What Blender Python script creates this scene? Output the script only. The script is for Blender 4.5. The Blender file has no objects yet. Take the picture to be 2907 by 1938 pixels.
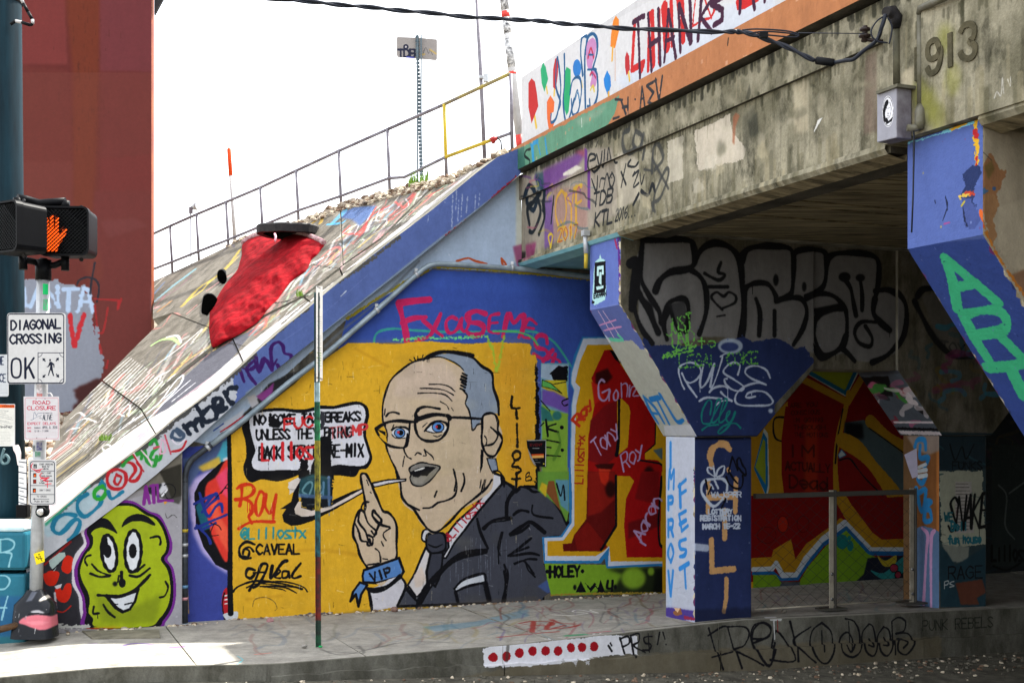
import bpy, bmesh, math, random
import numpy as np
from mathutils import Vector, Matrix
random.seed(7); np.random.seed(7)
# ------------------------------------------------------------------ camera, sky, sun, exposure
scn = bpy.context.scene
col = scn.collection
E = 1.80                      # eye height over the walk
F_, CX, HY = 3435.0, 1453.5, 1199.0
cd = bpy.data.cameras.new('camera'); cam = bpy.data.objects.new('camera', cd); col.objects.link(cam)
cam.location = (0, 0, E); cam.rotation_euler = (math.radians(90), 0, 0)
cd.sensor_width = 36; cd.lens = F_ / 2907 * 36; cd.shift_y = (HY - 969) / 2907; cd.clip_start = .1; cd.clip_end = 2000
scn.camera = cam
SUNV = Vector((.462, .462, 1.0)).normalized()      # towards the sun
el = math.asin(SUNV.z); az = math.atan2(SUNV.x, SUNV.y)
w = bpy.data.worlds.new('World'); scn.world = w; w.use_nodes = True
nt = w.node_tree; nt.nodes.clear()
def N(nt, t, **k):
    n = nt.nodes.new(t)
    for a, b in k.items(): setattr(n, a, b)
    return n
sky = N(nt, 'ShaderNodeTexSky', sky_type='NISHITA', sun_disc=False, sun_elevation=el, sun_rotation=az, air_density=1.0, dust_density=2.0)
tc = N(nt, 'ShaderNodeTexCoord'); mp = N(nt, 'ShaderNodeMapping'); mp.inputs['Scale'].default_value = (1, 1, 2.4)
nz = N(nt, 'ShaderNodeTexNoise'); nz.inputs['Scale'].default_value = 2.2; nz.inputs['Detail'].default_value = 6; nz.inputs['Roughness'].default_value = .55
rp = N(nt, 'ShaderNodeValToRGB'); rp.color_ramp.elements[0].position = .36; rp.color_ramp.elements[1].position = .62
rp.color_ramp.elements[0].color = (.45, .45, .45, 1); rp.color_ramp.elements[1].color = (.97, .97, .97, 1)
mx = N(nt, 'ShaderNodeMixRGB'); mx.inputs[2].default_value = (8.6, 8.75, 8.9, 1)
bg = N(nt, 'ShaderNodeBackground'); bg.inputs[1].default_value = .13
out = N(nt, 'ShaderNodeOutputWorld')
L = nt.links.new
L(tc.outputs['Generated'], mp.inputs[0]); L(mp.outputs[0], nz.inputs['Vector']); L(nz.outputs['Fac'], rp.inputs[0]); L(rp.outputs[0], mx.inputs[0])
L(sky.outputs[0], mx.inputs[1]); L(mx.outputs[0], bg.inputs[0]); L(bg.outputs[0], out.inputs[0])
sd = bpy.data.lights.new('sun', 'SUN'); sd.energy = 4.9; sd.angle = math.radians(.5); sd.color = (1, .96, .88)
sun = bpy.data.objects.new('sun', sd); col.objects.link(sun); sun.location = (5, 8, 30)
sun.rotation_euler = SUNV.to_track_quat('Z', 'Y').to_euler()
vs = scn.view_settings; vs.view_transform = 'Standard'; vs.look = 'None'; vs.gamma = 1; vs.use_curve_mapping = False; vs.exposure = 1.45
# ------------------------------------------------------------------ geometry helpers
V3 = lambda *a: np.array(a, float)
UP = V3(0, 0, 1)
D1 = V3(-.3847, .9231, 0)      # away from the camera, along the bridge face
D2 = V3(.9231, .3847, 0)       # along the road through the tunnel
def ray(px, py): return V3((px - CX) / F_, 1, -(py - HY) / F_)
def at(px, py, Z): return V3(0, 0, E) + ray(px, py) * Z
def hit(px, py, o, n):
    r = ray(px, py); t = np.dot(o - V3(0, 0, E), n) / np.dot(r, n)
    return V3(0, 0, E) + r * t
C0 = V3(1.633, 10.70, 0)       # near corner of the middle column
T0 = V3(.934, 10.41, 0)        # near corner of its tip, in the bridge face
W0 = V3(.0958, 12.42, 0)       # bridge face meets mural wall
def onW(px, py, off=0): return hit(px, py, W0 - D1 * off, D1)       # mural wall plane (off = proud)
def onA(px, py, off=0): return hit(px, py, C0 - D1 * off, D1)
def onF(px, py, off=0): return hit(px, py, T0 - D2 * off, D2)
# slab plane
sA = onW(1465, 421); G_ = onW(719, 1005) - sA; sP = at(964, 588, 14.2)
SN = np.cross(sP - sA, G_); SN /= np.linalg.norm(SN)
if SN[2] < 0: SN = -SN
def onS(px, py, off=0): return hit(px, py, sA + SN * off, SN)
def link(o, parent=None):
    col.objects.link(o)
    if parent is not None: o.parent = parent
    return o
def tag(o, label=None, cat=None, group=None, kind=None):
    if label: o['label'] = label
    if cat: o['category'] = cat
    if group: o['group'] = group
    if kind: o['kind'] = kind
    return o
def thing(name, label, cat, group=None, loc=(0, 0, 0)):
    o = bpy.data.objects.new(name, None); col.objects.link(o); o.empty_display_size = .1
    o.location = loc
    return tag(o, label, cat, group)
def wloc(o):
    b = Vector((0, 0, 0))
    while o is not None: b += o.location; o = o.parent
    return b
class MB:
    """collects shapes, builds ONE mesh object (vertices in world space)"""
    def __init__(s): s.v = []; s.f = []; s.m = []; s.mats = []; s.sm = []
    def mi(s, m):
        if m not in s.mats: s.mats.append(m)
        return s.mats.index(m)
    def add(s, vs, fs, mat, smooth=False):
        b = len(s.v); s.v += [tuple(map(float, p)) for p in vs]
        k = s.mi(mat)
        for i, f in enumerate(fs):
            s.f.append([b + j for j in f]); s.m.append(k); s.sm.append(smooth)
        return s
    def box(s, c, sx, sy, sz, mat, ax=None):
        ax = ax if ax is not None else (V3(1, 0, 0), V3(0, 1, 0), V3(0, 0, 1))
        c = np.array(c, float); vs = []
        for dz in (-.5, .5):
            for dx, dy in ((-.5, -.5), (.5, -.5), (.5, .5), (-.5, .5)):
                vs.append(c + ax[0] * dx * sx + ax[1] * dy * sy + ax[2] * dz * sz)
        return s.add(vs, [(0, 3, 2, 1), (4, 5, 6, 7), (0, 1, 5, 4), (1, 2, 6, 5), (2, 3, 7, 6), (3, 0, 4, 7)], mat)
    def tube(s, pts, r, mat, n=10, cap=True, r2=None):
        pts = [np.array(p, float) for p in pts]; vs = []; fs = []
        up = None
        for i, p in enumerate(pts):
            t = pts[min(i + 1, len(pts) - 1)] - pts[max(i - 1, 0)]; t /= (np.linalg.norm(t) + 1e-9)
            if up is None:
                up = V3(0, 0, 1) if abs(t[2]) < .9 else V3(1, 0, 0)
            a = np.cross(t, up); a /= (np.linalg.norm(a) + 1e-9); b = np.cross(a, t); up = b
            rr = r if r2 is None else r + (r2 - r) * i / (len(pts) - 1)
            if hasattr(r, '__len__'): rr = r[i]
            for k in range(n):
                q = 2 * math.pi * k / n
                vs.append(p + a * math.cos(q) * rr + b * math.sin(q) * rr)
        for i in range(len(pts) - 1):
            for k in range(n):
                k2 = (k + 1) % n
                fs.append((i * n + k, i * n + k2, (i + 1) * n + k2, (i + 1) * n + k))
        s.add(vs, fs, mat, True)
        if cap:
            s.add(vs[:n], [tuple(range(n))[::-1]], mat); s.add(vs[-n:], [tuple(range(n))], mat)
        return s
    def prism(s, front, back, mat, sides=None, backmat=None):
        """front, back: same-length point loops"""
        n = len(front); s.add(front, [tuple(range(n))], mat)
        s.add(back, [tuple(range(n))[::-1]], backmat or mat)
        for i in range(n):
            j = (i + 1) % n
            m = mat if sides is None else (sides.get(i, sides.get('*', mat)) if isinstance(sides, dict) else sides)
            s.add([front[i], back[i], back[j], front[j]], [(0, 1, 2, 3)], m)
        return s
    def build(s, name, parent=None, bevel=0, loc=None):
        me = bpy.data.meshes.new(name); me.from_pydata(s.v, [], s.f)
        for m in s.mats: me.materials.append(m if not isinstance(m, Canvas) else m.mat)
        me.polygons.foreach_set('material_index', s.m); me.polygons.foreach_set('use_smooth', s.sm)
        if any(isinstance(m, Canvas) for m in s.mats):
            uv = me.uv_layers.new(name='UVMap').data
            for p in me.polygons:
                m = s.mats[p.material_index]
                if isinstance(m, Canvas):
                    for li in p.loop_indices: uv[li].uv = m.uv(s.v[me.loops[li].vertex_index])
        bm = bmesh.new(); bm.from_mesh(me)
        bmesh.ops.remove_doubles(bm, verts=bm.verts, dist=1e-5)
        bmesh.ops.recalc_face_normals(bm, faces=bm.faces); bm.to_mesh(me); bm.free()
        o = bpy.data.objects.new(name, me); link(o, parent)
        if parent is None:
            a = np.array(s.v); base = Vector((float((a[:, 0].min() + a[:, 0].max()) / 2), float((a[:, 1].min() + a[:, 1].max()) / 2), float(a[:, 2].min())))
            o.location = base
        else: base = wloc(parent)
        me.transform(Matrix.Translation(-base))
        if bevel:
            b = o.modifiers.new('bevel', 'BEVEL'); b.width = bevel; b.segments = 2; b.limit_method = 'ANGLE'; b.angle_limit = math.radians(40)
        return o
# ------------------------------------------------------------------ painted canvases
def hx(h):
    if isinstance(h, str): return np.array([int(h[i:i + 2], 16) / 255 for i in (0, 2, 4)], np.float32)
    return np.array(h, np.float32)
def pp(s):
    if isinstance(s, str): return [tuple(float(c) for c in q.split(',')) for q in s.split()]
    return list(s)
def smooth_pts(p, closed, n=6):
    p = [np.array(q, float) for q in p]; m = len(p)
    if m < 3: return p
    o = []
    rng = range(m) if closed else range(m - 1)
    for i in rng:
        if closed: a, b, c, d = p[i - 1], p[i], p[(i + 1) % m], p[(i + 2) % m]
        else: a, b, c, d = p[max(i - 1, 0)], p[i], p[i + 1], p[min(i + 2, m - 1)]
        for k in range(n):
            t = k / n
            o.append(.5 * (2 * b + (c - a) * t + (2 * a - 5 * b + 4 * c - d) * t * t + (3 * b - a - 3 * c + d) * t ** 3))
    if not closed: o.append(p[-1])
    return o
def vnoise(h, w_, cell, seed):
    r = np.random.RandomState(seed); g = r.rand(int(h / cell) + 3, int(w_ / cell) + 3).astype(np.float32)
    y = np.arange(h) / cell; x = np.arange(w_) / cell
    yi = y.astype(int); xi = x.astype(int); fy = (y - yi)[:, None]; fx = (x - xi)[None]
    fy = fy * fy * (3 - 2 * fy); fx = fx * fx * (3 - 2 * fx)
    a = g[np.ix_(yi, xi)]; b = g[np.ix_(yi, xi + 1)]; c = g[np.ix_(yi + 1, xi)]; d = g[np.ix_(yi + 1, xi + 1)]
    return (a * (1 - fx) + b * fx) * (1 - fy) + (c * (1 - fx) + d * fx) * fy
FONT = dict(A="002640|1232", B="0006|~0636453303|~0333423000", C="~452604022041", D="0006|~062644422000", E="46060040|0333", F="460600|0333",
 G="~452604022041|414323", H="0006|4046|0343", I="2026", J="~46412001", K="0006|460340", L="060040", M="0006224640", N="00064046",
 O="~20020426444220", P="0006|~0636453303", Q="~20020426444220|3150", R="0006|~0636453303|2340", S="~45260523412001", T="0646|2620",
 U="~0602204246", V="062046", W="0610243046", X="0046|0640", Y="062346|2320", Z="06460040",
 a="~4424022042|4440", b="0600|~0224432000", c="~4424022040", d="4640|~4224022042", e="~02424324032041", g="~4424022042|~44412201", i="2420|2525",
 l="2620", m="0004|~03243420|~23444440", n="0004|~02244240", o="~200214344220", r="0004|~022444", s="~441403314000"[:13], t="2620|0444",
 u="~0401204044|4440", v="042044", x="0044|0440", y="0422|441000", k="0600|440240", h="0600|~02243430", f="~4626 20|0444".replace(' ', ''), p="04 00|~0444402000".replace(' ', ''))
FONT.update({'0': FONT['O'], '1': "152620", '2': "~05264500|0040", '3': "~05264523|~23422001", '4': "30360242", '5': "460603|~0333422001",
 '6': "~36040220422302", '7': "064610", '8': "~230526452301204123", '9': "~10424426042344", '.': "2020", '-': "0343", '!': "2622|2020", "'": "2625",
 ',': "2110", ':': "2121|2424", '/': "0046", '@': "~333424122233|~3342452604022041", '$': "~45260523412001|2026", '"': "1614|3634", '(': "~36131030", '+': "2125|0343"})
class Canvas:
    def __init__(s, name, o, u, v, u0, u1, v0, v1, ppm, base=None, mat=None, alpha=1.0):
        s.o = np.array(o, float); s.u = np.array(u, float); s.v = np.array(v, float); s.n = np.cross(s.u, s.v)
        s.b = (u0, u1, v0, v1); s.ppm = ppm; s.name = name
        s.w = max(8, int((u1 - u0) * ppm)); s.h = max(8, int((v1 - v0) * ppm))
        s.rgb = np.zeros((s.h, s.w, 3), np.float32); s.a = np.zeros((s.h, s.w), np.float32)
        s.rgb[:] = .5
        if base is not None: s.rgb[:] = hx(base); s.a[:] = alpha
        s.n1 = vnoise(s.h, s.w, 3.0, 1) - .5; s.n2 = vnoise(s.h, s.w, 11.0, 2) - .5
        s.T = (0, 0, 1); s.mat = None; s.wk = 1; s.drip = 0
    def uv(s, p):
        d = np.array(p, float) - s.o
        return ((np.dot(d, s.u) - s.b[0]) / (s.b[1] - s.b[0]), (np.dot(d, s.v) - s.b[2]) / (s.b[3] - s.b[2]))
    def S(s, ox=0, oy=0, w_=2091): s.T = (ox, oy, w_ / 2091); return s
    def px(s, q):
        if s.T == 'uv': return np.array([(q[0] - s.b[0]) * s.ppm, (q[1] - s.b[2]) * s.ppm])
        X = s.T[0] + q[0] * s.T[2]; Y = s.T[1] + q[1] * s.T[2]
        p = hit(X, Y, s.o, s.n) - s.o; s.Z = hit(X, Y, s.o, s.n)[1]
        return np.array([(np.dot(p, s.u) - s.b[0]) * s.ppm, (np.dot(p, s.v) - s.b[2]) * s.ppm])
    def wpx(s, wd, q=None):
        if s.T == 'uv': return wd * s.ppm
        if q is not None: s.px(q)
        return wd * s.T[2] * s.Z / F_ * s.ppm * s.wk
    def blend(s, x0, y0, cov, c, alpha):
        h, w_ = cov.shape; cov = cov * alpha
        r = s.rgb[y0:y0 + h, x0:x0 + w_]; a = s.a[y0:y0 + h, x0:x0 + w_]
        k = cov / np.maximum(1 - (1 - a) * (1 - cov), 1e-5)
        r += (hx(c) - r) * k[..., None]; a += (1 - a) * cov
    def line(s, pts, wd, c, soft=.8, alpha=1, sm=True, closed=False, rough=.8):
        p = pp(pts); r = s.wpx(wd, p[0]) / 2
        q = [s.px(a) for a in p]
        if closed: q = smooth_pts(q, True) + [q[0]] if sm else q + [q[0]]
        elif sm: q = smooth_pts(q, False, 5)
        if len(q) == 1: q = q * 2
        q = np.array(q); sf = max(.6, soft if soft <= 1 or s.T == 'uv' else s.wpx(soft)); m = r + sf + 2
        x0 = int(max(0, q[:, 0].min() - m)); x1 = int(min(s.w, q[:, 0].max() + m + 1)); y0 = int(max(0, q[:, 1].min() - m)); y1 = int(min(s.h, q[:, 1].max() + m + 1))
        if x1 <= x0 or y1 <= y0: return s
        D = np.full((y1 - y0, x1 - x0), 1e9, np.float32)
        vr = r * .2 * (rough > 0) * (r > 1); ph = float(q[0][0] * .37 + q[0][1] * .11)
        for si, (a, b) in enumerate(zip(q[:-1], q[1:])):
            bx0 = int(max(x0, min(a[0], b[0]) - m)); bx1 = int(min(x1, max(a[0], b[0]) + m + 1)); by0 = int(max(y0, min(a[1], b[1]) - m)); by1 = int(min(y1, max(a[1], b[1]) + m + 1))
            if bx1 <= bx0 or by1 <= by0: continue
            X = np.arange(bx0, bx1)[None] + .5; Y = np.arange(by0, by1)[:, None] + .5
            dx, dy = b - a; l2 = dx * dx + dy * dy + 1e-9
            t = np.clip(((X - a[0]) * dx + (Y - a[1]) * dy) / l2, 0, 1)
            d = np.sqrt((X - a[0] - t * dx) ** 2 + (Y - a[1] - t * dy) ** 2) - vr * math.sin(si * .55 + ph)
            v = D[by0 - y0:by1 - y0, bx0 - x0:bx1 - x0]; np.minimum(v, d, out=v)
        D += s.n1[y0:y1, x0:x1] * rough
        cov = np.clip((r - D) / sf + .5, 0, 1)
        if sf > 2: cov = cov * cov * (3 - 2 * cov)
        if soft >= 2 and s.T != 'uv' and 2 < r < 30 and alpha > .7:
            s.blend(x0, y0, np.clip(1 - (D - r * .6) / (r * 1.3 + 1), 0, 1) ** 2, c, .22)
        s.blend(x0, y0, cov, c, alpha)
        if soft >= 2 and s.T != 'uv' and 2 < r < 30 and alpha > .7 and s.drip and int(ph * 7) % 3 == 0:
            k = q[int(ph * 13) % len(q)]; s2 = s.drip; s.drip = 0; T_ = s.T; s.T = 'uv'; wk = 1.0
            p0 = (k[0] / s.ppm + s.b[0], k[1] / s.ppm + s.b[2]); s.line([p0, (p0[0], p0[1] - .02 - (int(ph * 31) % 9) * .012)], 1.6 / s.ppm, c, soft=.8, rough=.5); s.T = T_; s.drip = s2
        return s
    def fill(s, pts, c, alpha=1, sm=False, soft=0, rough=0, ol=0, oc='0b0b10'):
        p = pp(pts); q = [s.px(a) for a in p]
        if sm: q = smooth_pts(q, True)
        q = np.array(q); sf = s.wpx(soft) if soft else 0; m = sf + rough + 2
        x0 = int(max(0, q[:, 0].min() - m)); x1 = int(min(s.w, q[:, 0].max() + m + 1)); y0 = int(max(0, q[:, 1].min() - m)); y1 = int(min(s.h, q[:, 1].max() + m + 1))
        if x1 <= x0 or y1 <= y0: return s
        nz_ = (s.n1[y0:y1, x0:x1] + s.n2[y0:y1, x0:x1] * 1.5) * rough
        X = np.arange(x0, x1)[None] + .5 + nz_; Y = np.arange(y0, y1)[:, None] + .5 + nz_ * .7
        X = X + np.zeros_like(Y) ; ins = np.zeros((y1 - y0, x1 - x0), bool)
        for a, b in zip(q, np.roll(q, -1, 0)):
            if a[1] == b[1]: continue
            cnd = ((a[1] > Y) != (b[1] > Y)) & (X < (b[0] - a[0]) * (Y - a[1]) / (b[1] - a[1]) + a[0]); ins ^= cnd
        cov = ins.astype(np.float32)
        k = int(max(1, sf / 2))
        for _ in range(2 if sf else 1):
            pd = np.pad(cov, k, mode='edge'); cs = np.cumsum(np.pad(pd, ((1, 0), (0, 0))), 0); t = (cs[2 * k + 1:] - cs[:-2 * k - 1]) / (2 * k + 1) if sf else None
            if not sf: break
            cs = np.cumsum(np.pad(t, ((0, 0), (1, 0))), 1); cov = (cs[:, 2 * k + 1:] - cs[:, :-2 * k - 1]) / (2 * k + 1)
        s.blend(x0, y0, cov, c, alpha)
        if ol: s.line(pts, ol, oc, sm=sm, closed=True)
        return s
    def ell(s, x, y, rx, ry, c, **k):
        rot = k.pop('rot', 0); cr, sr = math.cos(rot), math.sin(rot)
        pts = [(x + rx * math.cos(t) * cr - ry * math.sin(t) * sr, y + rx * math.cos(t) * sr + ry * math.sin(t) * cr) for t in np.linspace(0, 2 * math.pi, 20, endpoint=False)]
        return s.fill(pts, c, sm=True, **k)
    def text(s, st, p0, p1, ht, wd, c, skew=0, gap=.3, jit=0, soft=.8, alpha=1, up=None, rough=.8):
        p0 = np.array(p0, float); p1 = np.array(p1, float); n = len(st); d = (p1 - p0)
        L_ = np.linalg.norm(d); e = d / L_; u = np.array([e[1], -e[0]]) if up is None else np.array(up, float)
        if s.T == 'uv': u = -u if up is None else u
        cw = 1 / (n + (n - 1) * gap) * L_; rs = random.Random(st)
        for i, ch in enumerate(st):
            if ch == ' ': continue
            g = FONT.get(ch) or FONT.get(ch.upper())
            if not g: continue
            b = p0 + e * (i * cw * (1 + gap)) + u * jit * ht * (rs.random() - .5)
            for stx in g.split('|'):
                sm = stx[0] == '~'; k = stx.lstrip('~')
                if len(k) % 2: k = k[:-1]
                pts = [b + e * (int(k[j]) / 4 * cw + skew * int(k[j + 1]) / 6 * ht) + u * int(k[j + 1]) / 6 * ht for j in range(0, len(k), 2)]
                s.line(pts, wd, c, soft=soft, alpha=alpha, sm=sm, rough=rough)
        return s
    def speck(s, n, c, r=(1, 3), seed=0, box=None, alpha=.8):
        rs = np.random.RandomState(seed); x0, y0, x1, y1 = box or (0, 0, s.w, s.h)
        for i in range(n):
            x = rs.randint(x0, x1); y = rs.randint(y0, y1); R_ = rs.randint(r[0], r[1] + 1); cc = c[i % len(c)] if isinstance(c, (list, tuple)) else c
            X0, X1, Y0, Y1 = max(0, x - R_), min(s.w, x + R_), max(0, y - R_), min(s.h, y + R_)
            if X1 > X0 and Y1 > Y0: s.blend(X0, Y0, np.ones((Y1 - Y0, X1 - X0), np.float32) * alpha, cc, rs.rand())
        return s
    def scrib(s, n, cs, box, ln, wd, seed=0, alpha=.5, soft=.8):
        rs = np.random.RandomState(seed)
        for i in range(n):
            x = rs.uniform(box[0], box[2]); y = rs.uniform(box[1], box[3]); a = rs.uniform(0, 6.28); pts = [(x, y)]
            for k in range(rs.randint(2, 6)):
                a += rs.uniform(-1.5, 1.5); x += math.cos(a) * ln; y += math.sin(a) * ln * .5; pts.append((x, y))
            s.line(pts, wd * rs.uniform(.6, 1.5), cs[i % len(cs)], alpha=alpha * rs.uniform(.4, 1), soft=soft)
        return s
    def done(s):
        im = bpy.data.images.new(s.name, s.w, s.h, alpha=True); im.alpha_mode = 'CHANNEL_PACKED'
        px = np.empty((s.h, s.w, 4), np.float32)
        px[..., :3] = np.clip(s.rgb, 0, 1); px[..., 3] = s.a; im.pixels.foreach_set(px.ravel()); im.update(); im.pack()
        s.im = im; s.rgb = s.a = s.n1 = s.n2 = None
        tn = s.mat.node_tree.nodes['PAINT']; tn.image = im
        return s
# ------------------------------------------------------------------ materials
def lin(h): return tuple(((x / 12.92) if x <= .04045 else ((x + .055) / 1.055) ** 2.4) for x in hx(h).tolist()) + (1,)
def newmat(name):
    m = bpy.data.materials.new(name); m.use_nodes = True; nt = m.node_tree
    return m, nt, nt.nodes['Principled BSDF']
def plain(name, c, rough=.6, metal=0, var=.15, scale=8, bump=.0, bscale=60, spec=.2, c2=None, stretch=(1, 1, 1)):
    m, nt, b = newmat(name); L = nt.links.new
    tc = N(nt, 'ShaderNodeTexCoord'); mp = N(nt, 'ShaderNodeMapping'); mp.inputs['Scale'].default_value = stretch
    nz = N(nt, 'ShaderNodeTexNoise'); nz.inputs['Scale'].default_value = scale; nz.inputs['Detail'].default_value = 6; nz.inputs['Roughness'].default_value = .65
    rp = N(nt, 'ShaderNodeValToRGB'); c1 = lin(c); k2 = lin(c2) if c2 else tuple(x * (1 - var) for x in c1[:3]) + (1,)
    rp.color_ramp.elements[0].color = k2; rp.color_ramp.elements[1].color = c1; rp.color_ramp.elements[0].position = .35; rp.color_ramp.elements[1].position = .65
    L(tc.outputs['Object'], mp.inputs[0]); L(mp.outputs[0], nz.inputs['Vector']); L(nz.outputs['Fac'], rp.inputs[0]); L(rp.outputs[0], b.inputs['Base Color'])
    b.inputs['Roughness'].default_value = rough; b.inputs['Metallic'].default_value = metal; b.inputs['Specular IOR Level'].default_value = spec
    if bump:
        n2 = N(nt, 'ShaderNodeTexNoise'); n2.inputs['Scale'].default_value = bscale; n2.inputs['Detail'].default_value = 8
        bp = N(nt, 'ShaderNodeBump'); bp.inputs['Strength'].default_value = bump; bp.inputs['Distance'].default_value = .02
        L(tc.outputs['Object'], n2.inputs['Vector']); L(n2.outputs['Fac'], bp.inputs['Height']); L(bp.outputs[0], b.inputs['Normal'])
    return m
def paintmat(name, c1='8f8a7c', c2='5d5a50', stretch=(3, 3, 1.2), rough=.75, bump=.35, dirt=.25, wear=.0, dark='2c2b26', darkamt=.35, spec=.1):
    """painted image over procedural stained concrete"""
    m, nt, b = newmat(name); L = nt.links.new
    tc = N(nt, 'ShaderNodeTexCoord'); im = N(nt, 'ShaderNodeTexImage'); im.name = 'PAINT'; im.interpolation = 'Linear'; im.extension = 'EXTEND'
    L(tc.outputs['UV'], im.inputs[0])
    mp = N(nt, 'ShaderNodeMapping'); mp.inputs['Scale'].default_value = stretch; L(tc.outputs['Object'], mp.inputs[0])
    def noise(sc, det=8, r=.6, src=None):
        n = N(nt, 'ShaderNodeTexNoise'); n.inputs['Scale'].default_value = sc; n.inputs['Detail'].default_value = det; n.inputs['Roughness'].default_value = r
        L(src or mp.outputs[0], n.inputs['Vector']); return n.outputs['Fac']
    def ramp(f, p0, p1, a, c):
        r = N(nt, 'ShaderNodeValToRGB'); r.color_ramp.elements[0].position = p0; r.color_ramp.elements[1].position = p1
        r.color_ramp.elements[0].color = a; r.color_ramp.elements[1].color = c; L(f, r.inputs[0]); return r.outputs[0]
    def mix(f, a, c, t='MIX'):
        x = N(nt, 'ShaderNodeMixRGB', blend_type=t)
        for i, q in enumerate((f, a, c)):
            if isinstance(q, (int, float)): x.inputs[i].default_value = q
            elif isinstance(q, tuple): x.inputs[i].default_value = q
            else: L(q, x.inputs[i])
        return x.outputs[0]
    base = ramp(noise(1.6), .38, .62, lin(c2), lin(c1))
    dk = ramp(noise(3.1, 10, .7), .5, .72, (0, 0, 0, 1), (darkamt * 2, darkamt * 2, darkamt * 2, 1))
    base = mix(dk, base, lin(dark))
    fine = noise(70, 4, .7, tc.outputs['Object'])
    base = mix(.35, base, ramp(fine, .3, .7, (.25, .25, .25, 1), (1, 1, 1, 1)), 'MULTIPLY')
    al = im.outputs['Alpha']
    if wear:
        wr = ramp(noise(14, 8, .75, tc.outputs['Object']), .60 - wear * .1, .66, (1, 1, 1, 1), (1 - wear, 1 - wear, 1 - wear, 1))
        mu = N(nt, 'ShaderNodeMath', operation='MULTIPLY'); L(al, mu.inputs[0]); L(wr, mu.inputs[1]); al = mu.outputs[0]
    c = mix(al, base, im.outputs['Color'])
    g = ramp(noise(2.4, 8, .7), .35, .7, (1 - dirt, 1 - dirt, 1 - dirt, 1), (1, 1, 1, 1))
    c = mix(1.0, c, g, 'MULTIPLY')
    c = mix(1.0, c, ramp(noise(22, 6, .7, tc.outputs['Object']), .3, .7, (.86, .86, .86, 1), (1, 1, 1, 1)), 'MULTIPLY')
    L(c, b.inputs['Base Color'])
    b.inputs['Specular IOR Level'].default_value = spec
    r2 = N(nt, 'ShaderNodeMapRange'); r2.inputs['To Min'].default_value = rough + .12; r2.inputs['To Max'].default_value = rough - .15; L(im.outputs['Alpha'], r2.inputs[0]); L(r2.outputs[0], b.inputs['Roughness'])
    bp = N(nt, 'ShaderNodeBump'); bp.inputs['Strength'].default_value = bump; bp.inputs['Distance'].default_value = .02
    h1 = noise(9, 10, .65, tc.outputs['Object']); ad = N(nt, 'ShaderNodeMath', operation='MULTIPLY_ADD'); ad.inputs[1].default_value = .35; L(fine, ad.inputs[0]); L(h1, ad.inputs[2])
    L(ad.outputs[0], bp.inputs['Height']); L(bp.outputs[0], b.inputs['Normal'])
    return m
# ------------------------------------------------------------------ plain materials
def lerp(a, b, t): return a + (b - a) * t
M_conc = plain('concrete', '8d897d', .85, var=.35, scale=3, bump=.3, c2='5f5c52')
M_dconc = plain('dark_concrete', '57534a', .9, scale=3, bump=.4, c2='34322c')
M_soffit = plain('board_formed_concrete', '94886c', .9, scale=2.6, bump=.5, bscale=24, c2='453f31', stretch=(.6, 6, 6))
M_teal = plain('pale_teal_paint', '7fb3bd', .6, scale=5, bump=.1, c2='6a9fac')
M_asph = plain('asphalt', '6a665b', .95, scale=7, bump=.7, bscale=120, c2='46433b')
M_steel = plain('galvanised_steel', 'b4b7ba', .4, .35, scale=14, var=.2)
M_rail = plain('weathered_grey_steel', '85828a', .55, .3, scale=9, c2='655f66')
M_yel = plain('yellow_paint', 'c0a52c', .5, scale=6, c2='9c8a34')
M_yel2 = plain('worn_yellow_paint', 'a08f45', .5, scale=9, c2='6f6a66')
M_white = plain('white_paint', 'b9b8b8', .5, scale=6, c2='a3a1a0')
M_post = plain('dull_zinc', '5c6a72', .5, .1, scale=10, c2='47545c')
M_black = plain('black_plastic', '0c0d10', .5, spec=.1, scale=20, var=.3)
M_dark = plain('black_iron', '1d1d20', .6, .2, scale=12, c2='2e2b2b', bump=.2)
M_orange = plain('orange_sleeve', 'e8501a', .45, scale=6)
M_pole = plain('dark_teal_pole_paint', '16303a', .6, spec=.1, scale=2, c2='0b1920', stretch=(4, 4, .4))
M_grav = plain('ballast_stone', 'b7aa98', .9, scale=14, c2='7c6f62', bump=.3)
M_earth = plain('embankment_earth', '8c8171', .95, scale=6, c2='5f574b', bump=.6, bscale=30)
M_wood = plain('old_timber', '57402c', .8, scale=3, c2='32241a', stretch=(1, 8, 8), bump=.3)
M_chrome = plain('polished_steel', 'c8c8c8', .2, .9, scale=10, var=.1)
M_cable = plain('black_cable', '20242e', .5, scale=20, var=.2)
M_insul = plain('brown_porcelain', '2d2320', .3, scale=10)
M_leaf = plain('weed_green', '7fa338', .7, scale=12, c2='557728')
M_cond = plain('grey_conduit', '6d6a60', .55, .3, scale=9, c2='55523f')
M_pier = None
# ------------------------------------------------------------------ canvases (painted surfaces)
def canv(name, o, u, v, b, ppm, base=None, **k):
    c = Canvas(name, o, u, v, *b, ppm, base=base); c.mat = paintmat(name, **k); return c
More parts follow.
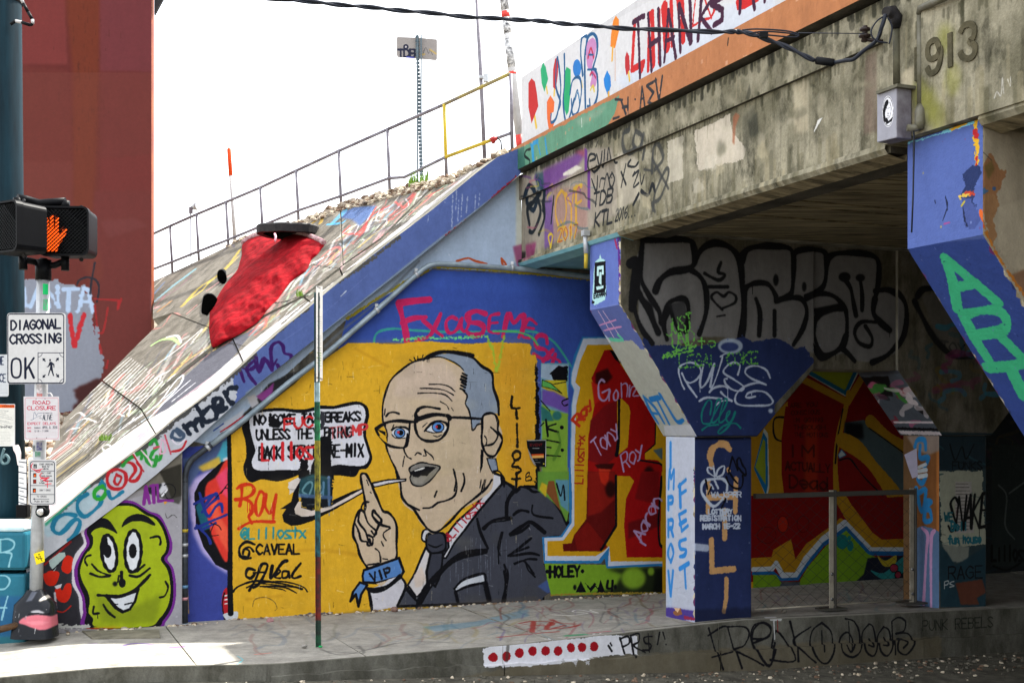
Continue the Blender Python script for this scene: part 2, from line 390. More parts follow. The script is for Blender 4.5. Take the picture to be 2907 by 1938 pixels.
# mural wall: u along D2, v up, origin W0
cW = canv('wall_paint', W0, D2, UP, (-4.6, 8.2, -.2, 3.7), 230, c1='77736a', c2='4a473f', dirt=.16, bump=.45)
cWA = canv('wall_end_paint', W0 - D1 * .12, D2, UP, (-5.3, -2.6, -.2, 3.0), 240, dirt=.18, bump=.25)
cC = canv('coping_paint', W0 - D1 * .14, D2, UP, (-5.3, 0.2, .2, 4.7), 200, base='5567a0', dirt=.2, bump=.4)
cA = canv('arcade_paint', C0, D2, UP, (-.9, 4.2, -.1, 3.7), 230, c1='7d776a', c2='55503f', dirt=.25, bump=.3)
SU = G_ / np.linalg.norm(G_) * -1; SV = np.cross(SN, SU)
cS = canv('slope_paint', sA, SU, SV, (-5.2, 2.2, -.3, 6.5), 170, c1='8c857a', c2='6b655b', dirt=.2, bump=.5, darkamt=.2)
FD = -D1     # along the bridge face towards the camera, so u runs left to right in the picture
cP = canv('parapet_paint', T0, FD, UP, (-2.6, 9, 4.4, 5.6), 220, base='c6c5c7', dirt=.1, bump=.15, wear=.05)
cO = canv('string_course_paint', T0 - D2 * .10, FD, UP, (-2.6, 9, 4.2, 4.8), 200, base='b5764c', dirt=.25, bump=.25)
cF = canv('bridge_face_paint', T0, FD, UP, (-2.6, 9, 3.2, 4.6), 230, c1='b3ac95', c2='7e7964', dirt=.3, stretch=(2.4, 2.4, 1.5), bump=.5, darkamt=.5, dark='2f2f22')
cB1 = canv('middle_bracket_tip_paint', T0, FD, UP, (-.8, .3, 2.6, 3.7), 330, base='5e6fb2', dirt=.1, bump=.3)
TR = T0 + FD * 4.19
cB2 = canv('near_bracket_tip_paint', TR, FD, UP, (-.8, .3, 2.6, 3.9), 300, base='5265a5', dirt=.1, bump=.5)
# sloping face under each tip: from the kink down to the column
kA = onA(1761.5, 864); kB = onA(1979, 1240)
svec = kA - kB; svec /= np.linalg.norm(svec)
cL1 = canv('middle_haunch_paint', kA, FD, svec, (-.8, .3, -1.7, .2), 300, base='5a68a6', dirt=.12, bump=.35)
EXT = .17; svec2 = kA - kB - D2 * EXT; svec2 /= np.linalg.norm(svec2)
cL2 = canv('near_haunch_paint', kA + FD * 4.19, FD, svec2, (-.8, .3, -1.7, .2), 260, base='35498c', dirt=.12, bump=.5)
colL = C0
cI = canv('column_side_paint', C0, FD, UP, (-.7, .2, -.1, 1.9), 300, base='a9b2c6', dirt=.1, bump=.35)
EL = D2 * 2.753
cL3 = canv('far_haunch_paint', kA + EL, FD, svec, (-.8, .3, -1.7, .2), 200, base='4a4e58', dirt=.2)
cI3 = canv('far_column_side_paint', C0 + EL, FD, UP, (-.7, .2, -.1, 1.9), 220, base='74583c', dirt=.2)
K0 = C0 + FD * .12
cK = canv('kerb_paint', K0, D2, UP, (-5.2, 5.2, -.7, .3), 200, c1='7a786e', c2='59574d', dirt=.2, bump=.5, darkamt=.25)
cG = canv('walk_paint', V3(0, 9, 0), V3(1, 0, 0), V3(0, 1, 0), (-6, 9, -1.5, 9), 110, c1='aca89e', c2='96928a', dirt=.08, bump=.25, darkamt=.12)
PZ = 15.0
for q in (cP, cO, cF, cB1, cB2, cL1, cL2, cI, cL3, cI3): q.wk = 1.75
cN = canv('near_bracket_face', C0 + FD * 4.19, D2, UP, (-.9, 2.2, 1.2, 3.7), 240, base='9a8f7a', dirt=.3, bump=.5)
cS.wk = 1.5; cG.wk = 2.0; cW.wk = 1.2; cA.wk = 1.2; cWA.wk = 1.12; cK.wk = 1.2; cW.drip = cWA.drip = cA.drip = cF.drip = 1
cR = canv('steel_pier_paint', V3(-5, PZ, 0), V3(1, 0, 0), UP, (-2.5, .6, .5, 12), 90, base='6e2f2b', dirt=.1, bump=.04, rough=.55)
# ------------------------------------------------------------------ ground
def walkz(s): return float(np.interp(s, [-9, -6.2, -5, -3.7, -1.7, .4, 3.7, 30], [-.22, -.15, -.04, -.02, -.01, .05, -.03, -.1]))
def roadz(s): return float(np.interp(s, [-12, -5, -3.7, -1.65, .4, 3.7, 30], [-.2, -.16, -.15, -.27, -.40, -.46, -.9]))
def PS(s, off, z): p = K0 + D2 * s + D1 * off; return V3(p[0], p[1], z)
# kerb line: straight along the tunnel, bending parallel to the picture at the left end
def kerb(s):
    if s >= -3.75: return K0 + D2 * s
    b = K0 + D2 * -3.75; return b + V3(1, .02, 0) * (s + 3.75)
road = MB()
ss = list(np.arange(-14, 26, .5)); vs_ = []; fs = []
for s in ss:
    k = kerb(s)
    for j, o in enumerate((.35, 0, -.5, -1.5, -4, -9, -20)):
        d = D1 if s > -3.75 else V3(-.05, 1, 0)
        p = k + D1 * o; vs_.append((p[0], p[1], roadz(s) - (.0 if o > -1 else .02)))
n = 7
for i in range(len(ss) - 1):
    for j in range(n - 1): fs.append((i * n + j, (i + 1) * n + j, (i + 1) * n + j + 1, i * n + j + 1))
road.add(vs_, fs, M_asph)
tag(road.build('road'), kind='structure')
gr = MB(); gr.add([(-400, -50, -1.2), (400, -50, -1.2), (400, 900, -1.2), (-400, 900, -1.2)], [(0, 1, 2, 3)], M_earth)
tag(gr.build('ground'), kind='structure')
walk = thing('pavement', None, None); walk['kind'] = 'structure'
def wallwalk(s, o): return walkz(s) * (1 - min(1, o / 1.6)) + (-.04) * min(1, o / 1.6) if s > -5 else walkz(s) * (1 - .3 * min(1, o / 2))
seams = [-12, -9.2, -7.6, -5.9, -4.35, -3.05, -1.45, -.05, 1.4, 2.8, 4.3, 5.8, 7.3, 9, 12, 16, 22]
lanes = [(0.006, .16), (.164, 2.62)]
for a, b in zip(seams[:-1], seams[1:]):
    for li, (oa, ob) in enumerate(lanes):
        m = MB(); g = .005; nn = 6; on = 2 if li == 0 else 6; vs_ = []; fs = []
        for i in range(nn + 1):
            s = a + g + (b - a - 2 * g) * i / nn; k = kerb(s)
            for j in range(on + 1):
                o = oa + (ob - oa) * j / on; p = k + D1 * o + D2 * 0; zz = wallwalk(s, o) + (.006 * math.sin(a * 7)) * (o / 2)
                vs_.append((p[0], p[1], zz))
        nv = len(vs_)
        for i in range(nn):
            for j in range(on):
                q = i * (on + 1) + j; fs.append((q, q + on + 1, q + on + 2, q + 1))
        m.add(vs_, fs, cG)
        # sides
        rim = [i * (on + 1) for i in range(nn + 1)] + [nn * (on + 1) + j for j in range(1, on + 1)] + [i * (on + 1) + on for i in range(nn - 1, -1, -1)] + [j for j in range(on - 1, 0, -1)]
        low = [np.array(vs_[q]) - UP * .15 for q in rim]
        top = [vs_[q] for q in rim]
        for i in range(len(rim)):
            j = (i + 1) % len(rim); m.add([top[i], top[j], low[j], low[i]], [(0, 1, 2, 3)], M_conc)
        m.build('paving_slab' if li else 'kerb_edge', walk)
# kerb: smooth upper face, rough base course
def ridge(name, s0, s1, top, bot, proud, mat, par, jag=0, seg=.12):
    m = MB(); n_ = max(2, int((s1 - s0) / seg)); rs = random.Random(int(s0 * 10) + 5); fr = []; rows = []
    for i in range(n_ + 1):
        s = s0 + (s1 - s0) * i / n_; k = kerb(s); t = top(s) + rs.uniform(-jag, jag); b_ = bot(s); pr = proud + rs.uniform(-jag, jag) * .3
        f = k - D1 * pr
        rows.append([V3(k[0] + D1[0] * .1, k[1] + D1[1] * .1, t), V3(f[0], f[1], t - (.012 if jag else .004)), V3(f[0], f[1], (t + b_) / 2), V3(f[0], f[1], b_)])
    for a, b in zip(rows[:-1], rows[1:]):
        for j in range(3): m.add([a[j], b[j], b[j + 1], a[j + 1]], [(0, 1, 2, 3)], mat)
    return m.build(name, par)
kb = thing('kerb_wall', None, None); kb['kind'] = 'structure'
ks = [-14, -9, -5.2, -3.82, -1.9, .15, 2.4, 5, 9, 16, 25]
ridge('kerb_backing', -14, 25, lambda s: walkz(s) - .02, lambda s: roadz(s) - .1, -.03, M_dconc, kb, seg=.3)  # dark backing strip added behind the joints against bright slits
for a, b in zip(ks[:-1], ks[1:]):
    ridge('kerb_block', a + .002, b - .002, lambda s: walkz(s) - .002, lambda s: roadz(s) - .1, .0, cK, kb)
    if b > -3.8:
        ridge('kerb_base', max(a, -3.8) + .004, b - .004, lambda s: lerp(walkz(s), roadz(s), .56), lambda s: roadz(s) - .1, .035, cK, kb, jag=.012)
# ------------------------------------------------------------------ mural wall with sloping coping
mw = thing('retaining_wall', 'painted concrete retaining wall of the portrait mural, running from the sloped bank into the underpass', 'wall', loc=tuple(W0))
topline = [(60, 1640), (130, 1583), (417, 1369), (700, 1116), (1186, 733), (1412, 550), (1478, 496)]
def wallpoly(pl, off):
    return [onW(x, y, off) for x, y in pl]
m = MB(); tl = [p for p in topline if p[0] >= 500]; tl = [(517, 1280)] + [p for p in topline if p[0] > 517]
fr = [onW(x, y) for x, y in tl]
right = [W0 + D2 * .02 + UP * 3.42, W0 + D2 * .3 + UP * 3.42, W0 + D2 * .3 + UP * 4.2, W0 + D2 * 24 + UP * 4.2, W0 + D2 * 24 - UP * .5]
fr = fr + right + [V3(fr[0][0], fr[0][1], -.5)]
m.prism(fr, [p + D1 * .5 for p in fr], cW, sides=M_conc)
m.build('wall_face', mw)
m = MB(); pl = [p for p in topline if p[0] < 517] + [(517, 1280)]
fr = [onW(x, y, .12) for x, y in pl]; fr = fr + [V3(fr[-1][0], fr[-1][1], -.4), V3(fr[0][0], fr[0][1], -.4)]
m.prism(fr, [p + D1 * .55 for p in fr], cWA, sides=M_conc); m.build('wall_end', mw)
# coping beam
cu = [(75, 1520), (130, 1482), (267, 1365), (388, 1278), (495, 1191), (669, 1057), (719, 1005), (1006, 764), (1235, 590), (1381, 465), (1450, 424), (1473, 422)]
cl = [(75, 1627), (130, 1583), (270, 1480), (417, 1369), (540, 1262), (700, 1116), (760, 1068), (1050, 840), (1186, 733), (1412, 550), (1462, 508), (1478, 494)]
def rs_line(pl, n_=24):
    xs = np.linspace(pl[0][0], pl[-1][0], n_); return [(x, np.interp(x, [p[0] for p in pl], [p[1] for p in pl])) for x in xs]
U_, L_2 = rs_line(cu), rs_line(cl)
m = MB(); rsd = random.Random(3)
A = [onW(x, y, .14) + UP * rsd.uniform(-.006, .006) for x, y in U_]; B = [onW(x, y, .14) for x, y in L_2]
for i in range(len(A) - 1):
    a0, a1, b0, b1 = A[i], A[i + 1], B[i], B[i + 1]; k = D1 * .42
    m.add([a0, a1, b1, b0], [(0, 1, 2, 3)], cC)
    m.add([a0, a0 + k, a1 + k, a1], [(0, 1, 2, 3)], M_conc); m.add([b0, b1, b1 + k, b0 + k], [(0, 1, 2, 3)], M_conc)
m.add([A[0], B[0], B[0] + D1 * .42, A[0] + D1 * .42], [(0, 1, 2, 3)], M_conc)
m.build('coping', mw)
# green corner stub where the coping meets the bridge
# ------------------------------------------------------------------ embankment slope slabs
slope = thing('concrete_slope', None, None); slope['kind'] = 'structure'
def slab(pl, off, name='slope_slab', th=.18, par=None):
    fr = [onS(x, y, off) for x, y in pl]; m = MB(); m.prism(fr, [p - SN * th for p in fr], cS, sides=M_conc); return m.build(name, par or slope)
J1 = [(183, 1357), (281, 1261), (395, 1164), (522, 1050), (597, 990), (700, 925), (860, 845), (970, 757), (1082, 680), (1212, 550), (1262, 512)]
L0 = [(75, 1516), (130, 1478), (267, 1361), (388, 1274), (495, 1187), (669, 1053), (719, 1001), (1006, 760), (1235, 586), (1381, 463), (1448, 424)]
def cut(pl, x0, x1):
    f = lambda x: float(np.interp(x, [p[0] for p in pl], [p[1] for p in pl]))
    return [(x0, f(x0))] + [p for p in pl if x0 < p[0] < x1] + [(x1, f(x1))]
def strip(hi, lo, xa, xb, ya, yb, off):   # between two lines, from x pair a to x pair b
    top = cut(hi, xa, xb); bot = cut(lo, ya, yb); slab(top + bot[::-1], off)
low = [(75, 1500)] + [(120, 1425)] + J1
strip(low, L0, 75, 398, 75, 440, -.015)
strip(J1, L0, 401, 655, 443, 690, -.02)
strip(J1, L0, 658, 860, 693, 884, -.01)
strip(J1, L0, 864, 962, 888, 972, -.012)
top = cut(J1, 966, 1262); bot = cut(L0, 976, 1448); slab(top + [(1290, 505), (1381, 458)] + bot[::-1], -.005)
L3 = [(140, 1300), (184, 1187), (291, 1080), (368, 1000), (437, 932)]
slab([(140, 1296), (184, 1187), (289, 1082), (396, 1159), (281, 1256), (183, 1350), (120, 1420)], .0)
slab([(292, 1079), (368, 1000), (437, 932), (488, 890), (592, 930), (600, 983), (520, 1045), (399, 1156)], .012)
slab([(434, 905), (434, 799), (543, 749), (690, 678), (760, 640), (830, 640), (964, 588), (972, 752), (860, 838), (700, 918), (604, 978), (596, 929), (490, 887)], .005)
slab([(968, 586), (1121, 546), (1210, 520), (1258, 510), (1208, 547), (1080, 675), (975, 749)], .0)
# flat ballast crest behind the slope and ground at its foot
def crestZ(x):
    return float(onS(x, np.interp(x, [437, 543, 685, 964, 1121, 1274, 1448], [797, 749, 680, 588, 545, 509, 424]))[1])
crest = [(434, 800), (543, 750), (685, 681), (840, 640), (964, 589), (1121, 546), (1274, 510), (1330, 482), (1448, 428)]
cv = [onS(x, y, -.03) for x, y in crest]
m = MB(); bk = []
for p in cv: bk.append(p + V3(-.6, 3.0, -.25))
bk2 = [p + V3(-6, 24, -2.5) for p in bk]
for i in range(len(cv) - 1):
    m.add([cv[i], cv[i + 1], bk[i + 1], bk[i]], [(0, 1, 2, 3)], M_earth); m.add([bk[i], bk[i + 1], bk2[i + 1], bk2[i]], [(0, 1, 2, 3)], M_earth)
tag(m.build('embankment_top'), kind='structure')
# earth bank at the foot of the slope (left)
m = MB(); gv = []; gx = np.linspace(-9, -3.2, 16); gy = np.linspace(10.6, 22, 24)
def bankz(x, y): return .55 + (y - 10.8) * .33 + .05 * math.sin(x * 5 + y * 3) - max(0, -x - 5.5) * .08 - max(0, (x + 3.9)) * .5
fs = []
for i, x in enumerate(gx):
    for j, y in enumerate(gy):
        z = bankz(x, y)
        zs = sA[2] - (SN[0] * (x - sA[0]) + SN[1] * (y - sA[1])) / SN[2] - .25
        d_ = float(np.dot(V3(x, y, 0) - W0, D1)); s_ = float(np.dot(V3(x, y, 0) - W0, D2))
        if d_ < .6 and s_ > -5.4: z = -1.0
        gv.append((x, y, min(z, zs)))
for i in range(len(gx) - 1):
    for j in range(len(gy) - 1): q = i * len(gy) + j; fs.append((q, q + len(gy), q + len(gy) + 1, q + 1))
m.add(gv, fs, M_earth); tag(m.build('bank'), kind='structure')
# stones
def stones(name, pts, label, cat, mats, sz=(.02, .05), seed=1):
    rs = random.Random(seed); m = MB(); t = (1 + 5 ** .5) / 2
    ico = [V3(*p) for p in ((-1, t, 0), (1, t, 0), (-1, -t, 0), (1, -t, 0), (0, -1, t), (0, 1, t), (0, -1, -t), (0, 1, -t), (t, 0, -1), (t, 0, 1), (-t, 0, -1), (-t, 0, 1))]
    fc = [(0, 11, 5), (0, 5, 1), (0, 1, 7), (0, 7, 10), (0, 10, 11), (1, 5, 9), (5, 11, 4), (11, 10, 2), (10, 7, 6), (7, 1, 8), (3, 9, 4), (3, 4, 2), (3, 2, 6), (3, 6, 8), (3, 8, 9), (4, 9, 5), (2, 4, 11), (6, 2, 10), (8, 6, 7), (9, 8, 1)]
    for p in pts:
        s = rs.uniform(*sz) / 2; sc = V3(rs.uniform(.6, 1.3), rs.uniform(.6, 1.3), rs.uniform(.4, .9)); a = rs.uniform(0, 6.28); c, d = math.cos(a), math.sin(a)
        vs_ = []
        for q in ico:
            v = q * sc * s * rs.uniform(.75, 1.2); vs_.append(V3(v[0] * c - v[1] * d, v[0] * d + v[1] * c, v[2]) + p)
        m.add(vs_, fc, mats[rs.randrange(len(mats))])
    o = m.build(name); return tag(o, label, cat, kind='stuff')
M_g2 = plain('pale_stone', 'd2c6b2', .9, scale=9, c2='a5977f'); M_g4 = plain('dusty_grit', '6f6a5e', .95, scale=9, c2='4d4a41'); M_g3 = plain('brown_stone', '7a6453', .9, scale=9, c2='574435')
rs = random.Random(11); pts = []
for i in range(4200):
    x = rs.uniform(640, 1440); k = np.interp(x, [p[0] for p in crest], [p[1] for p in crest])
    if not (800 < x < 1290) and rs.random() < .75: continue
    p = onS(x, k + rs.uniform(-4, 14) * (1 if 800 < x < 1290 else .4), 0) + V3(0, rs.uniform(0, .25), rs.uniform(-.01, .035)); pts.append(p)
stones('ballast_gravel', pts, 'pale loose gravel spilled along the top edge of the concrete slope', 'gravel', [M_grav, M_g2, M_g3], (.02, .055), 2)
pts = []
for i in range(5200):
    x = rs.uniform(-5.8, -3.5); y = 10.75 + abs(rs.gauss(0, 1)) * 2.2
    z = bankz(x, y); zs = sA[2] - (SN[0] * (x - sA[0]) + SN[1] * (y - sA[1])) / SN[2] - .12
    if z > zs + .05 or float(np.dot(V3(x, y, 0) - W0, D1)) < .75: continue
    pts.append(V3(x, y, z + rs.uniform(0, .03)))
stones('bank_gravel', pts, 'pale gravel heaped behind the teal cabinet at the foot of the slope', 'gravel', [M_grav, M_g2, M_g2, M_g3], (.04, .09), 3)
# ------------------------------------------------------------------ bridge
br = thing('railway_bridge', 'old concrete railway bridge dated 1913 with a white painted parapet, spanning the road', 'bridge', loc=tuple(T0))
LEFT, RIGHT = -2.17, 13.0       # along FD from T0 (wall end .. past the camera)
def FP(t, off, z): p = T0 + FD * t - D2 * off; return V3(p[0], p[1], z)
def band(name, t0, t1, z0, z1, off, depth, mat, par=None, bevel=0, side=None, seg=1):
    m = MB()
    for i in range(seg):
        a, b = lerp(t0, t1, i / seg), lerp(t0, t1, (i + 1) / seg)
        f = [FP(a, off, z0), FP(b, off, z0), FP(b, off, z1), FP(a, off, z1)]
        m.prism(f, [p + D2 * depth for p in f], mat, sides=side or mat)
    return m.build(name, par or br, bevel=bevel)
z_top, z_pb, z_cb, z_in, z_lip, z_bot = 5.34, 4.60, 4.36, 4.08, 3.47, 3.40
band('parapet', LEFT, RIGHT, z_pb + .002, z_top, 0, .35, cP, side=cP)
band('string_course', LEFT - .03, RIGHT, z_cb, z_pb, .10, .5, cO, side=M_dconc)
band('upper_band', LEFT, RIGHT, z_in, z_cb - .03, .03, .5, cF, side=M_dconc)
band('groove', LEFT, RIGHT, z_cb - .028, z_cb - .002, -.03, .4, M_dconc)
band('face_panel', LEFT, 3.45, z_lip - .06, z_in + .01, 0, .45, cF, side=M_dconc)
# pilaster block with the date
band('date_block', 3.45, 5.2, z_bot - .25 + .3, z_cb - .034, .055, .55, cF, side=cF)
band('side_block', 5.204, RIGHT, z_bot, z_cb - .034, .0, .55, cF, side=cF)
# lip mould under the span
m = MB(); prof = [(.0, 3.475), (.035, 3.465), (.045, 3.43), (.02, 3.40), (-.12, 3.37), (-.12, 3.475)]
for a, b in ((LEFT, .02), (.02, 3.45), (4.2, RIGHT)):
    A = [FP(a, o, z) for o, z in prof]; B = [FP(b, o, z) for o, z in prof]
    for i in range(len(prof)):
        j = (i + 1) % len(prof); mt = (cF if i < 3 else M_soffit) if a > 0 else (cF if i < 2 else M_teal)
        m.add([A[i], B[i], B[j], A[j]], [(0, 1, 2, 3)], mt)
m.build('bottom_lip', br)
# deck
m = MB(); f = [FP(LEFT, -.12, 3.44), FP(.1, -.12, 3.44), FP(.1, -.12, 4.3), FP(LEFT, -.12, 4.3)]
m.prism(f, [p + D2 * 26 for p in f], M_teal, sides=M_conc); m.build('walk_bay_deck', br)
m = MB(); f = [FP(LEFT + .02, -.14, 3.400), FP(-.62, -.14, 3.400), FP(-.62, -.14, 3.438), FP(LEFT + .02, -.14, 3.438)]
m.prism(f, [p + D2 * 2.6 for p in f], M_teal); m.build('painted_soffit', br)
m = MB(); f = [FP(.05, -.3, 3.60), FP(RIGHT, -.3, 3.60), FP(RIGHT, -.3, 4.29), FP(.05, -.3, 4.29)]
m.prism(f, [p + D2 * 26 for p in f], M_conc); m.build('road_bay_deck', br)
# form-board prints of the road soffit, one strip each
t = .1; i = 0; rsd = random.Random(5)
while t < 4.2:
    w_ = rsd.uniform(.13, .2); z = 3.50 + rsd.uniform(-.005, .005); m = MB()
    f = [FP(t + .002, -.13, z - .05), FP(t + w_ - .002, -.13, z - .05 + rsd.uniform(-.006, .006)), FP(t + w_ - .002, -.13, 3.598), FP(t + .004, -.13, 3.598)]
    m.prism(f, [p + D2 * 20 for p in f], M_soffit); m.build('soffit_board', br); t += w_
m = MB(); f = [FP(4.25, -.13, 3.45), FP(RIGHT, -.13, 3.45), FP(RIGHT, -.13, 3.598), FP(4.25, -.13, 3.598)]
m.prism(f, [p + D2 * 20 for p in f], M_soffit); m.build('soffit_board', br)
m = MB(); f = [FP(LEFT + .01, -.5, 4.28), FP(RIGHT, -.5, 4.28), FP(RIGHT, -.5, 4.75), FP(LEFT + .01, -.5, 4.75)]
m.prism(f, [p + D2 * 25 for p in f], M_earth); m.build('ballast_cover', br)  # unseen slab over the decks, added against light leaks
# ---- arcade row 1 : bracketed columns
hA = [(1979, 1240), (2150, 1236), (2312, 1046)]
def sz(p): d = p - C0; return float(np.dot(d, D2)), float(p[2])
s_tip, z_k = sz(onA(1761.5, 864)); s_b0, z_b = sz(onA(1979, 1240)); s_b1, _ = sz(onA(2150, 1238)); s_r, z_r = sz(onA(2312, 1046))
ZT = 3.449
def AP(base, s, off, z): p = base + D2 * s + D1 * off; return V3(p[0], p[1], z)
def pillar(base, front, tip, slp, side, zb, left=True, name='pillar', ext=0):
    m = MB()
    # head (bracket on both sides)
    sl = s_tip if left else -(s_r - .6)
    if left: prof = [(s_b0 + ext, z_b), (s_b1 + ext, z_b), (s_r + ext, z_r), (s_r + ext, ZT), (s_tip, ZT), (s_tip, z_k)]
    else: prof = [(s_b0, z_b), (s_b1, z_b), (s_r, z_r), (s_r, ZT), (-.53, ZT), (-.53, z_r)]
    f = [AP(base, s, 0, z) for s, z in prof]; b = [AP(base, s, .6, z) for s, z in prof]
    m.prism(f, b, front, sides={5: slp, 4: tip, '*': M_conc})
    o = m.build(name, br, bevel=.012)
    c = MB(); pr = [(ext, zb), (.598 + ext, zb), (.598 + ext, z_b + .001), (ext, z_b + .001)]
    f = [AP(base, s, .035, z) for s, z in pr]; b = [AP(base, s, .55, z) for s, z in pr]
    c.prism(f, b, front, sides={3: side, '*': M_conc}); c.build('column', o, bevel=.012)
    return o
pillar(C0, cA, cB1, cL1, cI, -.1)
pillar(C0 + EL, cA, M_conc, cL3, cI3, -.2, left=False)
M_tan = plain('spalled_tan_concrete', 'a39379', .9, scale=2.5, c2='7b5a3c', bump=.6, bscale=14)
M_blue = plain('blue_wall_paint', '34467f', .6, scale=5, c2='2b3a6b', bump=.3)
o = pillar(C0 + FD * 4.19, cN, cB2, cL2, M_blue, -.6, ext=EXT)
for k in (2, 3, 4, 5): pillar(C0 + EL * k, M_dconc, M_conc, M_conc, M_conc, -.4, left=False)
for k in (1, 2, 3, 4): pillar(C0 + EL * k + FD * 4.19, M_dconc, M_conc, M_conc, M_conc, -.6, left=False)
for k in range(4): pillar(C0 + EL * k + FD * 8.38, M_dconc, M_conc, M_conc, M_conc, -.6, left=(k == 0))  # unseen third row, added to cut light from the open side
for base, mt in ((C0, cA), (C0 + FD * 4.19, M_dconc), (C0 + FD * 8.38, M_dconc)):
    for k in range(5):
        m = MB(); s0 = s_r + (.18 if base is not C0 else 0) if k == 0 else s_r + 2.753 * k; s1 = 2.753 * (k + 1) - .53
        pr = [(s0 + .002, z_r), (s1 - .002, z_r), (s1 - .002, ZT), (s0 + .002, ZT)]
        f = [AP(base, s, .03, z) for s, z in pr]; b = [AP(base, s, .56, z) for s, z in pr]
        m.prism(f, b, mt if k < 2 else M_dconc, sides=M_conc); m.build('arcade_beam', br)
# date as raised strips, coloured dark like dirty shaded grooves
def number(chs, pxs):
    for ch, st in zip(chs, pxs):
        m = MB()
        for pts_, clo in st:
            q = [onF(2107 + x / 2.614, y / 2.614, .057) for x, y in pts_]
            q = [np.array(a) for a in smooth_pts(q, False, 4)]
            w2 = .017; n_ = len(q); dl = []
            for i in range(n_):
                t = q[min(i + 1, n_ - 1)] - q[max(i - 1, 0)]; t /= np.linalg.norm(t); nn = np.cross(t, D2); dl.append(nn)
            for i in range(n_ - 1):
                f = [q[i] - dl[i] * w2, q[i + 1] - dl[i + 1] * w2, q[i + 1] + dl[i + 1] * w2, q[i] + dl[i] * w2]
                m.prism(f, [p - D2 * .008 for p in f], M_date)
        m.build('date_numeral', br)
M_date = plain('dirty_groove_shade', '5a5440', .9, scale=7, c2='3a3728', bump=.3)  # dark colour carries both the dirt and the shade of grooves
number('1913', [[([(1300, 350), (1300, 480), (1300, 600)], 0)],
    [([(1470, 370), (1440, 300), (1390, 330), (1380, 400), (1400, 440), (1450, 420), (1475, 360), (1475, 440), (1450, 520), (1400, 545), (1375, 500)], 0)],
    [([(1545, 245), (1547, 370), (1549, 500)], 0)],
    [([(1620, 250), (1650, 195), (1700, 180), (1728, 215), (1720, 280), (1690, 310), (1730, 340), (1728, 400), (1690, 435), (1640, 425), (1620, 385)], 0)]])
# far side of the tunnel (unseen past the right edge, added to keep the inside dark)
m = MB(); o_ = C0 + FD * 10.5
f = [AP(o_, -.8, 0, -.8), AP(o_, 24, 0, -.8), AP(o_, 24, 0, 3.44), AP(o_, -.8, 0, 3.44)]
m.prism(f, [p + FD * .5 for p in f], M_conc); tag(m.build('unseen_abutment'), 'unseen concrete abutment on the far side of the road, added to darken the underpass', 'wall')
# small cable hook and pipe on bridge added in details
# ------------------------------------------------------------------ steel pier, far left
pr = thing('steel_pier', 'tall maroon steel pier behind the slope, patched with grey paint and white lettering', 'bridge pier', loc=(-5.2, PZ, .8))
xr = at(430, 500, PZ)[0]
m = MB(); f = [V3(-7.6, PZ, .9), V3(xr, PZ, .9), V3(xr, PZ, 11), V3(-7.6, PZ, 11)]
M_mar = plain('maroon_paint', '8a3c33', .5, scale=3, c2='6e2f2b'); M_mar2 = plain('orange_edge_paint', '96522f', .6, scale=3, c2='7c3d2b')  # edge faces lighter and more orange than the front
m.prism(f, [p + V3(0, .11, 0) for p in f], cR, sides=M_mar2); m.build('web_plate', pr)
m = MB(); f = [at(x, y, PZ + .03) for x, y in ((438, 42), (464, -6), (540, -140), (438, -140))]
m.prism(f, [p + V3(0, .05, 0) for p in f], M_dark); m.build('gusset_plate', pr)
# ------------------------------------------------------------------ catch-basin hump and its iron ring
def zS(x, y): return float(onS(x, y)[1])
outl = [(686, 703), (694, 683), (727, 669), (776, 660), (830, 661), (864, 666), (905, 682), (922, 692), (912, 708), (900, 724), (884, 738), (868, 770), (826, 800), (790, 848), (773, 864), (755, 885), (730, 915), (700, 935), (673, 952), (640, 968), (606, 986), (597, 970), (593, 955), (594, 915), (597, 880), (612, 852), (628, 824), (645, 800), (662, 780), (674, 765), (680, 745), (686, 725)]
outl = smooth_pts(outl, True, 3)
from mathutils.geometry import delaunay_2d_cdt
m = MB(); rsd = np.random.RandomState(4); OA = np.array(outl); n = len(outl)
def dpoly(q):
    a = OA; b = np.roll(OA, -1, 0); d = b - a; t = np.clip(((q - a) * d).sum(1) / (d * d).sum(1), 0, 1); return float(np.sqrt((((a + d * t[:, None]) - q) ** 2).sum(1)).min())
def inside(q):
    a = OA; b = np.roll(OA, -1, 0); c_ = (a[:, 1] > q[1]) != (b[:, 1] > q[1]); xi = (b[:, 0] - a[:, 0]) * (q[1] - a[:, 1]) / (b[:, 1] - a[:, 1] + 1e-9) + a[:, 0]; return bool(((q[0] < xi) & c_).sum() % 2)
P2 = [tuple(p) for p in outl]
for y in range(664, 985, 6):
    for x in range(594, 922, 6):
        q = np.array([x + rsd.uniform(-2, 2), y + rsd.uniform(-2, 2)])
        if inside(q) and dpoly(q) > 3.5: P2.append(tuple(q))
vv, _, tf, *_r = delaunay_2d_cdt([Vector(p) for p in P2], [], [list(range(n))], 1, 1e-4)
vs_ = []; hn = vnoise(400, 400, 13, 5); hn2 = vnoise(400, 400, 34, 6)
for p in vv:
    q = np.array([p.x, p.y]); dd_ = dpoly(q); d = .02 + .24 * (1 - math.exp(-dd_ / 14)) + (hn[int(q[1] - 640), int(q[0] - 580)] - .5) * .07 * min(1, dd_ / 8) + (hn2[int(q[1] - 640), int(q[0] - 580)] - .5) * .16 * min(1, dd_ / 15)
    vs_.append(at(q[0], q[1], zS(*q) - d))
fs = [tuple(f) for f in tf]
M_red = plain('red_paint', '93101a', .85, scale=7, c2='66090f', bump=1.0, bscale=11, spec=.05)
m.add(vs_, fs, M_red, True); hump = m.build('catch_basin')
